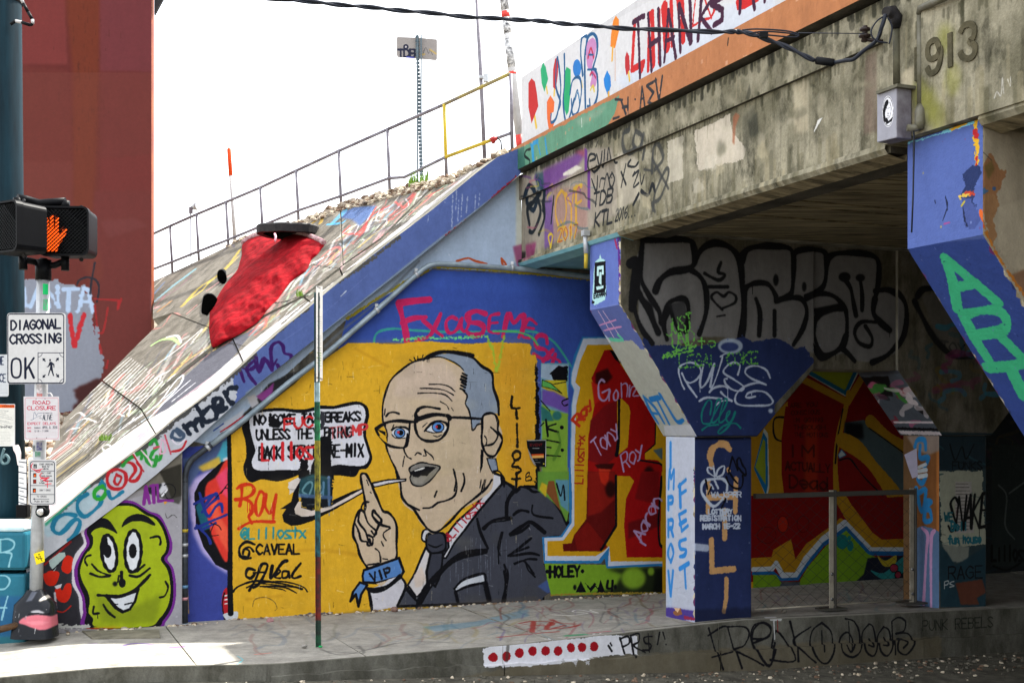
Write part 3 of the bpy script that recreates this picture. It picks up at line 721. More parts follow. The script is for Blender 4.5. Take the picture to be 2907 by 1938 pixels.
m = MB(); m.tube([at(x, y, zS(x, y) - .1) for x, y in smooth_pts([(690, 690), (700, 680), (727, 668), (776, 660), (830, 660), (866, 665), (905, 680), (920, 690)], False, 4)], .03, plain('chalky_rim', 'b9a2a4', .9, scale=18, c2='8a5a5e', bump=.6), 8); m.build('rim', hump)
tag(hump, 'lumpy concrete drain hump painted bright red on the sloped bank', 'drain')
m = MB(); ctr = at(817, 655, zS(817, 700) - .1); R_ = .345; n = 28; prof = [(R_ * .8, -.05), (R_ * 1.02, -.05), (R_ * 1.03, .035), (R_ * .97, .05), (R_ * .8, .05), (R_ * .78, .02), (0.001, .015)]
vs_ = [ctr + V3(r * math.cos(a), r * math.sin(a), z + .008 * math.cos(a * 2) + .003 * math.sin(a * 7)) for r, z in prof for a in np.linspace(0, 2 * math.pi, n, endpoint=False)]
fs = [(i * n + k, i * n + (k + 1) % n, (i + 1) * n + (k + 1) % n, (i + 1) * n + k) for i in range(len(prof) - 1) for k in range(n)]
m.add(vs_, fs, M_dark); tag(m.build('manhole_ring'), 'black iron manhole ring lying on top of the red hump', 'manhole ring')
m = MB(); m.tube([at(780, 664, ctr[1] - .42), at(783, 672, ctr[1] - .46), at(781, 684, ctr[1] - .5)], .012, plain('pink_paint', 'e7a7b8', .5)); tag(m.build('ribbon'), 'short pink strip hanging over the top of the red hump', 'ribbon')
M_hole = plain('drain_hole_black', '030303', .95, spec=0, scale=10, var=.2)
for pl_ in ([(648 - 19 + 12 * math.cos(a) + 5 * math.sin(a), 784 + 19 * math.sin(a) - 4 * math.cos(a)) for a in np.linspace(0, 6.28, 15)[:-1]], [(578, 841), (589, 833), (604, 835), (617, 848), (609, 873), (594, 882), (586, 893), (572, 887), (573, 862)]):
    m = MB(); f = [onS(x, y, .02) for x, y in pl_]; m.prism(f, [p - SN * .03 for p in f], M_hole); m.build('drain_hole', slope)  # flat black sheet for the dark inside of each hole
# ------------------------------------------------------------------ handrail on the crest
hr = thing('handrail', 'rusty grey pipe handrail along the top of the sloped bank, yellow near the bridge', 'railing', loc=tuple(at(900, 620, 14.6)))
def rZ(x): a, b = 1 / 12.75, 1 / 16.4; t = (1450 - x) / (1450 - 440); return 1 / (a + (b - a) * t)
posts = [(1450, 210, 379, 428), (1265, 296, 444, 514), (1104, 367, 505, 553), (966, 428, 557, 590), (845, 484, 598, 628), (743, 532, 641, 662), (646, 573, 681, 698), (562, 608, 714, 742), (487, 641, 744, 776)]
for i, (x, a, b_, c) in enumerate(posts):
    m = MB(); top = at(x - (4 if i else 0), a, rZ(x)); bot = at(x + (3 if i else 4), c + 8, rZ(x)); mt = M_rail
    if i in (0, 1):
        k = .0 if i == 0 else .0
        mid = top * .35 + bot * .65
        m.tube([top, mid], .019, M_yel if i == 1 else M_rail, 8); m.tube([mid, bot], .019, M_rail, 8)
    else: m.tube([top, bot], .018, mt, 8)
    m.build('post', hr)
top = [(x - 3, a) for x, a, b_, c in posts] + [(432, 665)]
q = [at(x, y, rZ(x)) for x, y in top]
m = MB(); m.tube(q[:2], .02, M_yel2, 8); m.tube(q[1:3], .02, M_rail, 8); m.tube(q[2:], .019, M_rail, 8); m.build('top_rail', hr)
lowr = [(1448, 379), (1395, 398), (1265, 446), (1148, 503), (1104, 506), (966, 557), (845, 598), (743, 641), (646, 681), (562, 714), (487, 744), (432, 765)]
q = [at(x, y, rZ(x) - .015) for x, y in lowr]
m = MB(); m.tube(q[:1] + q[1:2], .018, M_rail, 8); m.tube(q[1:3], .02, M_yel, 8); m.tube(q[2:], .018, M_rail, 8); m.build('lower_rail', hr)
m = MB(); m.tube([at(1408, 392, rZ(1400) - .05), at(1395, 397, rZ(1400) - .08), at(1402, 402, rZ(1400) - .05)], .03, plain('red_tape', 'a8302f', .5)); m.build('red_coupling', hr)
m = MB(); m.tube([at(1412, 390, 12.7), at(1422, 402, 12.7), at(1424, 425, 12.7)], .009, M_black, 6); tag(m.build('strap'), 'black strap tied to the lower rail beside the white pole', 'strap')
# poles
def pole(name, label, cat, p0, p1, r, mat, n=12, r2=None):
    m = MB(); m.tube([p0, p1], r, mat, n, r2=r2 or r); return tag(m.build(name), label, cat)
gp = thing('radio_pole', 'thin grey steel pole with a small radio box, rising behind the yellow handrail', 'pole', loc=tuple(at(1376, 450, 14.2)))
m = MB(); m.tube([at(1376, 455, 14.2), at(1367, 260, 14.2), at(1351, -60, 14.2)], .024, M_rail); m.build('shaft', gp)
m = MB(); m.box(at(1379, 222, 14.1), .055, .05, .09, M_steel); m.build('radio_box', gp)
m = MB(); m.tube([at(1375, 183, 14.1), at(1376, 215, 14.1)], .004, M_rail, 6); m.tube([at(1380, 182, 14.1), at(1381, 264, 14.1)], .004, M_rail, 6); m.build('aerial', gp)
m = MB(); m.box(at(1366, 220, 14.15), .05, .06, .03, M_steel); m.build('bracket', gp)
wp = thing('marker_pole', 'leaning white pole with red stripes and stickers, next to the bridge parapet', 'pole', loc=tuple(at(1481, 430, 13.1)))
pa, pb = at(1481, 445, 13.1), at(1424, -60, 13.1); P_ = lambda t: pa * (1 - t) + pb * t
M_redst = plain('faded_red_stripe', 'd2453e', .5, scale=9, c2='b5342f'); M_stk = plain('worn_stickers', 'dcdcdc', .5, scale=26, c2='23232a')
m = MB(); m.tube([P_(0), P_(1)], .045, M_white, 14); m.build('shaft', wp)
for a, b_, mt, nm in ((.02, .12, M_redst, 'red_band'), (.46, .475, M_redst, 'red_band'), (.50, .66, M_stk, 'sticker'), (.69, .76, M_stk, 'sticker'), (.78, .815, M_redst, 'red_band'), (.82, .96, M_stk, 'sticker')):
    m = MB(); m.tube([P_(a), P_(b_)], .0465, mt, 14, cap=True); m.build(nm, wp)
sg = thing('street_sign', 'back of a small street sign on a perforated steel post, tagged in black', 'sign', loc=tuple(at(1196, 520, 14.6)))
SZ = 14.55
m = MB()
a, b_ = at(1184, 100, SZ), at(1197, 523, SZ)
for dx in (-.022, .022): m.box((a + b_) / 2 + V3(dx, -.01, 0), .016, .03, a[2] - b_[2], M_post)
nst = 40
for i in range(nst):
    c = a + (b_ - a) * ((i + .5) / nst); m.box(c, .044, .004, (a[2] - b_[2]) / nst * .8, M_post)
for o in (m,): pass
m.build('perforated_post', sg)
cSg = canv('sign_back_paint', V3(0, SZ + .03, 0), V3(1, 0, 0), UP, (-1.6, -.8, 5.9, 7.2), 300, base='918b88', dirt=.05, bump=.02)
m = MB(); f = smooth_pts([at(x, y, SZ + .03) for x, y in ((1128, 105), (1184, 107), (1239, 112), (1241, 116), (1241, 168), (1237, 172), (1184, 167), (1130, 163), (1126, 158), (1126, 109))], False, 1)
m.prism(f, [p + V3(0, .004, 0) for p in f], cSg, sides=M_steel); m.build('sign_plate', sg)
op = thing('orange_marker_post', 'white fibreglass marker post with an orange top beyond the handrail', 'post', loc=tuple(at(668, 690, 17.5)))
m = MB(); m.tube([at(668, 700, 17.5), at(655, 497, 17.5)], .026, M_white); m.build('shaft', op)
m = MB(); m.tube([at(655, 499, 17.5), at(650, 424, 17.5), at(650, 419, 17.5)], [.029, .029, .012], M_orange); m.build('orange_sleeve', op)
fl = thing('floodlight', 'small floodlight on a thin mast beyond the handrail', 'lamp', loc=tuple(at(541, 750, 18.5)))
m = MB(); m.tube([at(542, 752, 18.5), at(541, 600, 18.5)], .009, M_rail, 6); m.build('mast', fl)
m = MB(); c = at(556, 586, 18.5); ax = V3(.9, -.4, .1); ax /= np.linalg.norm(ax); m.tube([c - ax * .09, c - ax * .03, c + ax * .05], [.02, .05, .075], M_steel, 14); m.build('lamp_head', fl)
m = MB(); m.box(at(542, 597, 18.5), .05, .05, .1, M_rail); m.build('junction_box', fl)
# ------------------------------------------------------------------ pipe on the wall
dp = thing('drain_pipe', 'steel drainpipe bracketed under the coping and bending down the wall beside the green face', 'pipe', loc=tuple(onW(524, 1780, .1)))
pl1 = [(1790, 797), (1673, 786), (1500, 765), (1297, 751), (1243, 749), (1220, 753), (1200, 765), (1174, 787), (1067, 883), (907, 1021), (824, 1083), (695, 1190), (600, 1262)]
pl2 = [(600, 1262), (560, 1291), (540, 1310), (529, 1335), (525, 1370)]
M_gp = plain('grey_painted_pipe', '93a0a8', .4, .2, scale=6, c2='6e7b84'); M_bk = plain('black_painted_pipe', '26282c', .45, scale=12, c2='3d4248')
m = MB(); m.tube([onW(x, y, .07) for x, y in pl1], .027, M_gp, 12); m.build('upper_pipe', dp)
m = MB(); m.tube([onW(x, y, .07) for x, y in smooth_pts(pl2, False, 4)], .027, M_bk, 12); m.build('pipe_bend', dp)
m = MB(); m.tube([onW(525, 1368, .07), onW(524, 1782, .07)], .03, M_bk, 12); m.build('down_pipe', dp)
for i, (x, y) in enumerate(((1454, 760), (1182, 780), (1070, 880), (590, 1270))):
    m = MB(); d = onW(x + 6, y - (1 if i == 0 else 5), .07) - onW(x, y, .07); d /= np.linalg.norm(d)
    m.tube([onW(x, y, .07) - d * .014, onW(x, y, .07) + d * .014], .034, M_steel, 12); m.box(onW(x, y - 10, .03), .03, .05, .05, M_steel); m.build('pipe_clamp', dp)
for y, mt in ((1545, M_steel), (1576, M_steel), (1505, M_yel), (1664, plain('blue_tape', '5f86a8', .5)), (1698, plain('pink_tape', 'b9858a', .5)), (1772, plain('pale_tape', 'a9bccb', .5))):
    m = MB(); m.tube([onW(524.3, y - 4, .07), onW(524.3, y + 4, .07)], .0325, mt, 12); m.build('paint_band', dp)
# ------------------------------------------------------------------ mesh guard rail between the columns
gd = thing('guard_rail', 'steel guard rail with diamond wire mesh between the blue column and the brown column', 'railing', loc=tuple(hit(2365, 1728, K0 + D1 * .33, D1)))
KO = K0 + D1 * .33
def onR(x, y, o=0): return hit(x, y, KO - D1 * o, D1)
M_gr = plain('rail_steel', 'b3ab9b', .5, .1, scale=5, c2='8b8475'); M_gr2 = plain('rail_edge', '4c4a45', .5, .1, scale=6)
pbase = []
for x, yb in ((2360, 1728), (2588, 1716)):
    b_ = onR(x, yb); pbase.append(b_); zt = 1.13; zb = walkz(1.5)
    b_ = V3(b_[0], b_[1], zb)
    m = MB(); m.box(b_ + UP * .57, .045, .012, 1.13, M_gr, (D2, D1, UP)); m.box(b_ + UP * .57 + D2 * .035, .012, .06, 1.13, M_gr2, (D2, D1, UP)); m.build('post', gd)
    m = MB(); m.box(b_ + UP * .008, .26, .16, .016, M_gr2, (D2, D1, UP)); m.build('base_plate', gd)
    for dz in (.10, .34):
        m = MB(); m.tube([b_ + UP * dz - D1 * .02 + D2 * 0, b_ + UP * dz - D1 * .006], .016, M_chrome, 8); m.build('bolt', gd)
s0 = float(np.dot(onR(2142, 1410) - KO, D2)); s1 = float(np.dot(pbase[1] - KO, D2)); sm_ = float(np.dot(pbase[0] - KO, D2))
def RP(s, z, o=0): p = KO + D2 * s - D1 * o; return V3(p[0], p[1], z)
m = MB(); m.box((RP(s0, 1.12) + RP(s1 + .03, 1.12)) / 2, s1 - s0 + .03, .05, .045, M_gr2, (D2, D1, UP)); m.build('top_rail', gd, bevel=.006)
m = MB(); m.tube([RP(s0, .075), RP(s1, .06)], .009, M_gr, 6); m.build('bottom_rail', gd)
m = MB(); st = .115; h0, h1 = .075, 1.10
for A_, B_ in ((s0, sm_ - .02), (sm_ + .05, s1 - .02)):
    Hh = h1 - h0; k = -Hh
    while k < (B_ - A_) * .75 + Hh:
        for sg_ in (1, -1):
            # line z = h0 + t ; s = A + (k + t*sg)/.75
            pts = []
            for t in (0, Hh):
                pts.append((A_ + (k + (t if sg_ > 0 else Hh - t)) / .75, h0 + t))
            (sa, za), (sb, zb_) = pts
            def clip(sv, sa, za, sb, zb_): return za + (zb_ - za) * (sv - sa) / (sb - sa)
            lo, hi = (sa, sb) if sa < sb else (sb, sa)
            a2, b2 = max(lo, A_), min(hi, B_)
            if b2 - a2 > .02:
                m.tube([RP(a2, clip(a2, sa, za, sb, zb_), .0), RP(b2, clip(b2, sa, za, sb, zb_), .0)], .0017, M_dark, 4, cap=False)
        k += st
tag(m.build('wire_mesh', gd), kind='stuff')
# ------------------------------------------------------------------ electrics on the bridge face
mb = thing('meter_box', 'grey electrical box with an oval portrait sticker, fixed to the bridge face', 'electrical box', loc=tuple(onF(2560, 390, .05)))
cM = canv('meter_box_paint', T0 - D2 * .17, FD, UP, (2.2, 4.2, 3.0, 4.4), 400, base='8f8f96', dirt=.15, bump=.1)
BO = .17
f = [onF(2489, 263, BO), onF(2545, 240, BO), onF(2545, 391, BO), onF(2489, 405, BO)]
m = MB(); m.prism(f, [p + D2 * (BO - .06) for p in f], cM, sides=M_rail); m.build('case', mb, bevel=.006)
q = [onF(2487, 260, BO + .02), onF(2547, 237, BO + .02), onF(2547, 246, BO + .02), onF(2487, 268, BO + .02)]
m = MB(); m.prism(q, [p + D2 * BO for p in q], M_cond); m.build('lid', mb)
M_cdark = plain('old_cable_conduit', '5d5a48', .6, .2, scale=8, c2='3d3c30')
def fpt(x, y, o=.06): return onF(x, y, o)
m = MB(); m.tube([fpt(2546, 238), fpt(2545, 75)], .022, M_cdark, 12); m.build('riser_conduit', mb)
m = MB(); m.tube([fpt(2545, 78), fpt(2544, 50, .08), fpt(2532, 34, .10), fpt(2515, 34, .16)], [.03, .036, .038, .028], M_dark, 12); m.build('weatherhead', mb)
cd2 = thing('second_conduit', 'pale painted conduit with an elbow fitting, between the meter box and the engraved date', 'conduit', loc=tuple(fpt(2612, 300)))
m = MB(); m.tube([fpt(2612, 305, .05), fpt(2611, 35, .05)], .017, M_cond, 12); m.build('conduit', cd2)
m = MB(); m.tube([fpt(2611, 40, .05), fpt(2613, 24, .06), fpt(2630, 16, .08), fpt(2665, 2, .09), fpt(2760, -45, .09)], .02, M_cond, 12); m.build('elbow', cd2)
m = MB(); m.tube([fpt(2612, 300, .05), fpt(2612, 315, .06), fpt(2612, 350, .07), fpt(2611, 368, .07)], [.02, .03, .03, .022], M_cond, 10); m.build('outlet_body', cd2)
m = MB(); m.tube([fpt(2611, 362, .07), fpt(2598, 364, .09), fpt(2575, 363, .13)], .02, M_cond, 10); m.build('side_elbow', cd2)
m = MB(); m.tube([fpt(2594, 366, .1), fpt(2595, 420, .075), fpt(2592, 560, .075), fpt(2588, 660, .075)], .005, M_cable, 6); tag(m.build('dropped_wire'), 'thin black wire hanging down the blue bracket from the conduit elbow', 'wire')
ins = thing('insulator', 'dark porcelain insulator on a bolt in the bridge face', 'insulator', loc=tuple(fpt(2455, 110, .1)))
a, b_ = fpt(2456, 74, .14), fpt(2454, 120, .14)
m = MB(); m.tube([a + (b_ - a) * t for t in (0, .1, .15, .3, .35, .5, .55, .7, .75, .95, 1)], [.015, .015, .032, .032, .017, .017, .036, .036, .017, .022, .015], M_insul, 12); m.build('porcelain_body', ins)
m = MB(); m.tube([fpt(2456, 112, .14), fpt(2500, 118, .05), fpt(2524, 118, -.02)], .012, M_insul, 8); m.build('bolt', ins)
# overhead service cable (two twisted strands), from far left overhead to the splice
path = [(560, -22, 8.2), (818, 0, 8.2), (998, 17, 8.2), (1170, 33, 8.2), (1350, 50, 8.1), (1500, 58, 8.0), (1630, 70, 7.9), (1809, 83, 7.8), (2050, 91, 7.6), (2107, 92, 7.55), (2199, 120, 7.45), (2313, 172, 7.35)]
P3 = smooth_pts([at(*p) for p in path], False, 14)
m = MB()
for ph, r in ((0, .011), (math.pi, .008)):
    m.tube([p + V3(.0, .008 * math.cos(i * .45 + ph), .008 * math.sin(i * .45 + ph)) for i, p in enumerate(P3)], r, M_cable, 6)
P4 = smooth_pts([at(*p) for p in ((2368, 178, 7.3), (2400, 172, 7.2), (2424, 168, 7.15), (2451, 145, 7.1), (2489, 115, 7.05), (2502, 80, 7.0), (2514, 42, 7.0))], False, 5)
m.tube(P4, .012, M_cable, 8)
tag(m.build('overhead_cable'), 'twisted black service cable sagging across the sky to the bridge face', 'cable')
m = MB(); m.tube([at(2314, 172, 7.35), at(2318, 172, 7.35), at(2366, 179, 7.3), at(2370, 179, 7.3)], [.012, .024, .024, .012], M_black, 10); tag(m.build('cable_splice'), 'thick black splice sleeve on the sagging service cable', 'cable splice')
m = MB()
for pts_ in ([(2107, 86), (2150, 83), (2230, 88), (2266, 98), (2255, 106), (2190, 101), (2150, 96)], [(2155, 104), (2120, 98), (2170, 90), (2240, 95), (2268, 103)]):
    m.tube(smooth_pts([at(x, y, 7.45) for x, y in pts_], False, 5), .005, M_cable, 6)
m.tube([at(2266, 94, 7.45), at(2455, 96, 7.15)], .003, M_cable, 5)
for pts_ in ([(2512, 45), (2490, 60), (2474, 85), (2476, 105), (2490, 117)], [(2516, 48), (2508, 75), (2495, 100), (2490, 116)], [(2520, 50), (2532, 75), (2530, 100), (2524, 125)], [(2512, 45), (2500, 90), (2489, 116), (2520, 122)]):
    m.tube(smooth_pts([at(x, y, 7.0) for x, y in pts_], False, 5), .005, M_cable, 6)
tag(m.build('cable_loops'), 'loose loops of thin black cable at the weatherhead on the bridge', 'cable')
m = MB(); m.box(at(2168, 100, 7.42), .05, .03, .03, M_black); tag(m.build('cable_clamp'), 'small black clamp where the overhead cable divides', 'clamp')
# small pipe at the top of the middle bracket
vp = thing('vent_pipe', 'short galvanised pipe stub with a yellow end beside the blue bracket', 'pipe', loc=tuple(onF(1664, 700, .05)))
m = MB(); m.tube([onF(1661, 660, .05), onF(1664, 720, .05)], .022, M_steel, 10); m.box(onF(1662, 662, .05), .06, .06, .05, M_steel, (D2, D1, UP)); m.build('pipe', vp)
m = MB(); m.tube([onF(1664, 720, .05), onF(1663, 762, .05)], .018, M_yel, 10); m.build('yellow_end', vp)
# ------------------------------------------------------------------ utility pole and everything on it
up = thing('utility_pole', 'thick dark teal steel pole at the left edge of the picture', 'pole', loc=(at(8, 1750, 11.4)[0], 11.4, 0))
pz = lambda x, z: V3(at(x, 1000, 11.4)[0], 11.4, z)
m = MB(); m.tube([pz(5, -.4), pz(2, 3), pz(-6, 5.75), pz(-12, 10)], .21, M_pole, 28); m.build('shaft', up)
m = MB(); m.tube([pz(-6, 5.75), pz(-6, 5.86)], .218, M_dark, 28); m.build('collar', up)
m = MB(); m.tube(smooth_pts([at(x, y, 11.19) for x, y in ((12, 1272), (4, 1300), (8, 1315), (22, 1312), (25, 1300), (16, 1290), (8, 1300))], False, 4), .012, plain('pale_spray', '5d7478', .6), 6); m.build('sprayed_figure', up)
hk = thing('banded_cable_hook', 'black and white wrapped cable bent out from the dark teal pole', 'cable', loc=tuple(at(70, 40, 11.1)))
pth = [(58, -8), (66, 10), (80, 35), (92, 56), (93, 68), (86, 72), (62, 64), (44, 60), (30, 70)]
for i in range(len(pth) - 1):
    m = MB(); m.tube([at(*pth[i], 11.1), at(*pth[i + 1], 11.1)], .015, M_black if i % 3 else M_white, 8); m.build('wrap', hk)
# notices fixed to the pole
cN1 = canv('notice_paint', V3(0, 11.15, 0), V3(1, 0, 0), UP, (-5.1, -4.5, 1.3, 2.7), 420, base='c3c5c8', dirt=.06, bump=.05)
def flat(name, label, cat, pl, Z, cvs, th=.006, sides=None, sm=False):
    f = [at(x, y, Z) for x, y in pl]; m = MB(); m.prism(f, [p + V3(0, th, 0) for p in f], cvs, sides=sides or M_steel); return tag(m.build(name), label, cat)
def rrect(x0, y0, x1, y1, r, tilt=0):
    o = []
    for cx_, cy_, a0 in ((x1 - r, y0 + r, -90), (x1 - r, y1 - r, 0), (x0 + r, y1 - r, 90), (x0 + r, y0 + r, 180)):
        for k in range(5):
            a = math.radians(a0 + 90 * k / 4); o.append((cx_ + r * math.cos(a), cy_ + r * math.sin(a)))
    return o
flat('regulation_sign', 'cropped white sign with dark letters at the left edge, above the worn notice', 'sign', rrect(-60, 1006, 24, 1125, 5), 11.15, cN1)
flat('worn_notice', 'weathered white notice with an orange band at the left edge', 'sign', rrect(-60, 1146, 42, 1266, 4), 11.148, cN1)
m = MB(); f = smooth_pts([at(x, y, 11.1) for x, y in ((36, 1266), (48, 1262), (56, 1285), (54, 1310), (50, 1320), (45, 1290), (38, 1278))], False, 2)
m.prism(f, [p + V3(.01, .01, 0) for p in f], plain('crumpled_paper', 'e3d6d2', .8, scale=20)); tag(m.build('torn_paper'), 'torn curled paper hanging off the dark teal pole', 'paper')
# ------------------------------------------------------------------ signal pole
PZs = 10.3
sp = thing('signal_pole', 'galvanised signal pole with a black skirt painted with pink lips', 'pole', loc=(at(100, 1812, PZs)[0], PZs, -.05))
m = MB(); m.tube([at(102, 1700, PZs), at(108, 1430, PZs), at(117, 1100, PZs), at(123, 790, PZs)], .054, M_steel, 20); m.build('shaft', sp)
cBC = canv('pole_skirt_paint', V3(0, PZs - .16, 0), V3(1, 0, 0), UP, (-4.4, -3.6, -.2, .6), 300, base='26282d', dirt=.1, bump=.12, rough=.4)
m = MB(); lv = [(1672, 21, 101, .7), (1690, 33, 100.5, .8), (1712, 53, 100, .9), (1760, 57, 99.5, .95), (1806, 61, 99, 1)]
rings_ = []
for y, hw, cxp, _ in lv:
    c = at(cxp, y, PZs); h = hw / F_ * PZs; rings_.append([c + V3(h * math.copysign(abs(math.cos(a)) ** .55, math.cos(a)), h * .8 * math.copysign(abs(math.sin(a)) ** .55, math.sin(a)), 0) for a in np.linspace(0, 2 * math.pi, 32, endpoint=False)])
for a_, b_ in zip(rings_[:-1], rings_[1:]):
    for k in range(32): k2 = (k + 1) % 32; m.add([a_[k], a_[k2], b_[k2], b_[k]], [(0, 1, 2, 3)], cBC, True)
m.build('skirt', sp)
m = MB(); m.tube([at(123, 795, PZs), at(123, 738, PZs)], .066, M_black, 18); m.tube([at(123, 742, PZs), at(123, 733, PZs)], [.05, .03], M_black, 14); m.build('cap', sp)
m = MB()
m.tube([at(123, 752, PZs), at(90, 741, PZs - .05), at(66, 738, PZs - .12)], .028, M_black, 12); m.tube([at(66, 765, PZs - .12), at(64, 722, PZs - .12)], .035, M_black, 12)
m.build('left_arm', sp)
m = MB(); m.tube([at(123, 754, PZs), at(155, 753, PZs), at(183, 741, PZs)], .028, M_black, 12); m.tube([at(185, 768, PZs), at(185, 722, PZs)], .034, M_black, 12); m.build('right_arm', sp)
m = MB(); m.tube([at(50, 562, PZs - .1), at(75, 566, PZs - .05), at(110, 577, PZs), at(140, 575, PZs), at(186, 572, PZs)], .034, M_black, 12)
m.tube([at(50, 562, PZs - .1), at(50, 585, PZs - .1)], .036, M_black, 10); m.tube([at(186, 570, PZs), at(186, 592, PZs)], .036, M_black, 10); m.build('top_brace', sp)
for x, y, h, c_, nm in ((135, 822, 15, '18c16a', 'round_sticker'), (135, 866, 16, '19c878', 'strip_sticker'), (118, 1103, 14, 'd9d4d8', 'shield_sticker'), (119, 1122, 6, 'd8452f', 'label_sticker'), (100, 1272, 9, '2a3a3c', 'dark_sticker'), (118, 1266, 12, '2e3170', 'list_sticker'), (114, 1288, 8, '2f7f5a', 'green_sticker')):
    m = MB(); a0 = math.radians(-60 if x > 125 else -95); cxm = {0: 0}; yy = y
    # curved patch on the pole surface
    t = (yy - 790) / (1700 - 790); cpx = 123 - 21 * t; n_ = 6; half = 8 / 19
    ac = math.asin(max(-.9, min(.9, (x - cpx) / 18.5)))
    vs_ = []
    for j in (-1, 1):
        for i in range(n_):
            a = ac + (-half + 2 * half * i / (n_ - 1)); c = at(cpx, yy + j * h, PZs); vs_.append(c + V3(.0555 * math.sin(a), -.0555 * math.cos(a), 0))
    m.add(vs_, [(i, i + 1, n_ + i + 1, n_ + i) for i in range(n_ - 1)], plain(nm, c_, .5, scale=40, c2='8a8a8a' if nm[0] != 'r' else c_)); m.build('sticker', sp)
m = MB(); m.tube(smooth_pts([at(133, 1117, PZs - .05), at(143, 1116, PZs - .05), at(149, 1126, PZs - .05)], False, 4), .006, M_white, 6); m.build('cable_tie', sp)
m = MB(); cst = canv('pole_sticker_paint', V3(0, PZs - .06, 0), V3(1, 0, 0), UP, (-4.2, -3.8, .3, 1.2), 500, base='e6cf1e', dirt=.03, bump=.02)
m.add([at(x, y, PZs - .06) for x, y in ((95, 1571), (125, 1561), (127, 1593), (103, 1602))], [(0, 1, 2, 3)], cst); m.build('yellow_sticker', sp)
# pedestrian signals
M_grid = plain('black_signal_grille', '0d0e10', .35, scale=30, var=.3)
def signal(label, c, yaw, lit):
    t = thing('pedestrian_signal', label, 'traffic signal', 'pedestrian signals on the pole', loc=tuple(c))
    X = V3(math.cos(yaw), math.sin(yaw), 0); Y = V3(-math.sin(yaw), math.cos(yaw), 0); W_, H_, D_ = .415, .405, .2
    def loop(w_, h_, r, y):
        o = []
        for cx_, cz_, a0 in ((w_ / 2 - r, h_ / 2 - r, 0), (-w_ / 2 + r, h_ / 2 - r, 90), (-w_ / 2 + r, -h_ / 2 + r, 180), (w_ / 2 - r, -h_ / 2 + r, 270)):
            for k in range(5):
                a = math.radians(a0 + 22.5 * k); o.append(c + X * (cx_ + r * math.cos(a)) + UP * (cz_ + r * math.sin(a)) + Y * y)
        return o
    m = MB(); m.prism(loop(W_, H_, .05, -.06), loop(W_ * .97, H_ * .97, .05, D_ - .02), M_black); m.build('housing', t, bevel=.004)
    m = MB(); a, b_ = loop(W_ + .012, H_ + .012, .055, -.115), loop(W_ + .012, H_ + .012, .055, -.05); a2, b2 = loop(W_ - .02, H_ - .02, .045, -.115), loop(W_ - .02, H_ - .02, .045, -.05)
    n_ = len(a)
    for i in range(n_):
        j = (i + 1) % n_; m.add([a[i], a[j], b_[j], b_[i]], [(0, 1, 2, 3)], M_black); m.add([a2[i], b2[i], b2[j], a2[j]], [(0, 1, 2, 3)], M_black); m.add([a[i], a2[i], a2[j], a[j]], [(0, 1, 2, 3)], M_black)
    m.build('visor_frame', t)
    m = MB(); k = -W_
    while k < W_:
        for sg_ in (1, -1):
            z0, z1 = -H_ / 2 + .02, H_ / 2 - .02; x0 = k; x1 = k + (z1 - z0) * sg_
            if sg_ < 0: x0 += 0
            def cl(xa, za, xb, zb2):
                lim = W_ / 2 - .015; o = []
                dx = xb - xa; t0, t1 = 0., 1.
                for lo, hi in ((-lim, lim),):
                    ta, tb = (lo - xa) / dx, (hi - xa) / dx
                    if ta > tb: ta, tb = tb, ta
                    t0, t1 = max(t0, ta), min(t1, tb)
                return (t0, t1)
            t0, t1 = cl(x0, z0, x1, z1)
            if t1 > t0 + .01:
                pA = c + X * (x0 + (x1 - x0) * t0) + UP * (z0 + (z1 - z0) * t0) - Y * .088; pB = c + X * (x0 + (x1 - x0) * t1) + UP * (z0 + (z1 - z0) * t1) - Y * .088
                m.box((pA + pB) / 2, float(np.linalg.norm(pB - pA)), .03, .0025, M_grid, ((pB - pA) / np.linalg.norm(pB - pA), Y, np.cross(Y, (pB - pA) / np.linalg.norm(pB - pA))))
        k += .032
    tag(m.build('grille', t), kind='stuff')
    for x, z in ((-.11, H_ / 2 + .02), (.11, H_ / 2 + .02), (.11, -H_ / 2 - .02)):
        m = MB(); m.tube([c + X * x + UP * z - Y * -.02, c + X * x + UP * (z + .0) + Y * .03], .018, M_dark, 8); m.build('latch', t)
    if lit:
        mm, nt_, b2_ = newmat('lit_orange_led'); b2_.inputs['Base Color'].default_value = (.9, .12, .01, 1); b2_.inputs['Emission Color'].default_value = (1, .10, .008, 1); b2_.inputs['Emission Strength'].default_value = .85
        m = MB()
        # palm, four fingers, thumb
        ox, oz = -.12, 0
        def P2(q): return [c + X * (ox + (x - 150) * .0025) + UP * ((78 - y) * .0025 * .92) - Y * .066 for x, y in q]
        hand = [(121, 92), (119, 60), (128, 58), (131, 78), (134, 79), (134, 30), (143, 27), (146, 66), (149, 66), (150, 20), (160, 17), (162, 65), (165, 65), (168, 26), (178, 27), (177, 70), (179, 92), (185, 84), (192, 70), (202, 66), (206, 72), (199, 92), (190, 110), (180, 122), (172, 150), (130, 150), (127, 120)]
        f = P2(hand); m.prism(f, [p + Y * .004 for p in f], mm); m.build('hand_symbol', t)
    return t
c1 = at(191, 661, PZs - .02); signal('pedestrian signal facing the camera with a lit orange hand', c1, math.radians(3), True)
c2 = at(36, 650, PZs - .38); signal('dark pedestrian signal turned to the left, in front of the lit one', c2, math.radians(-32), False)
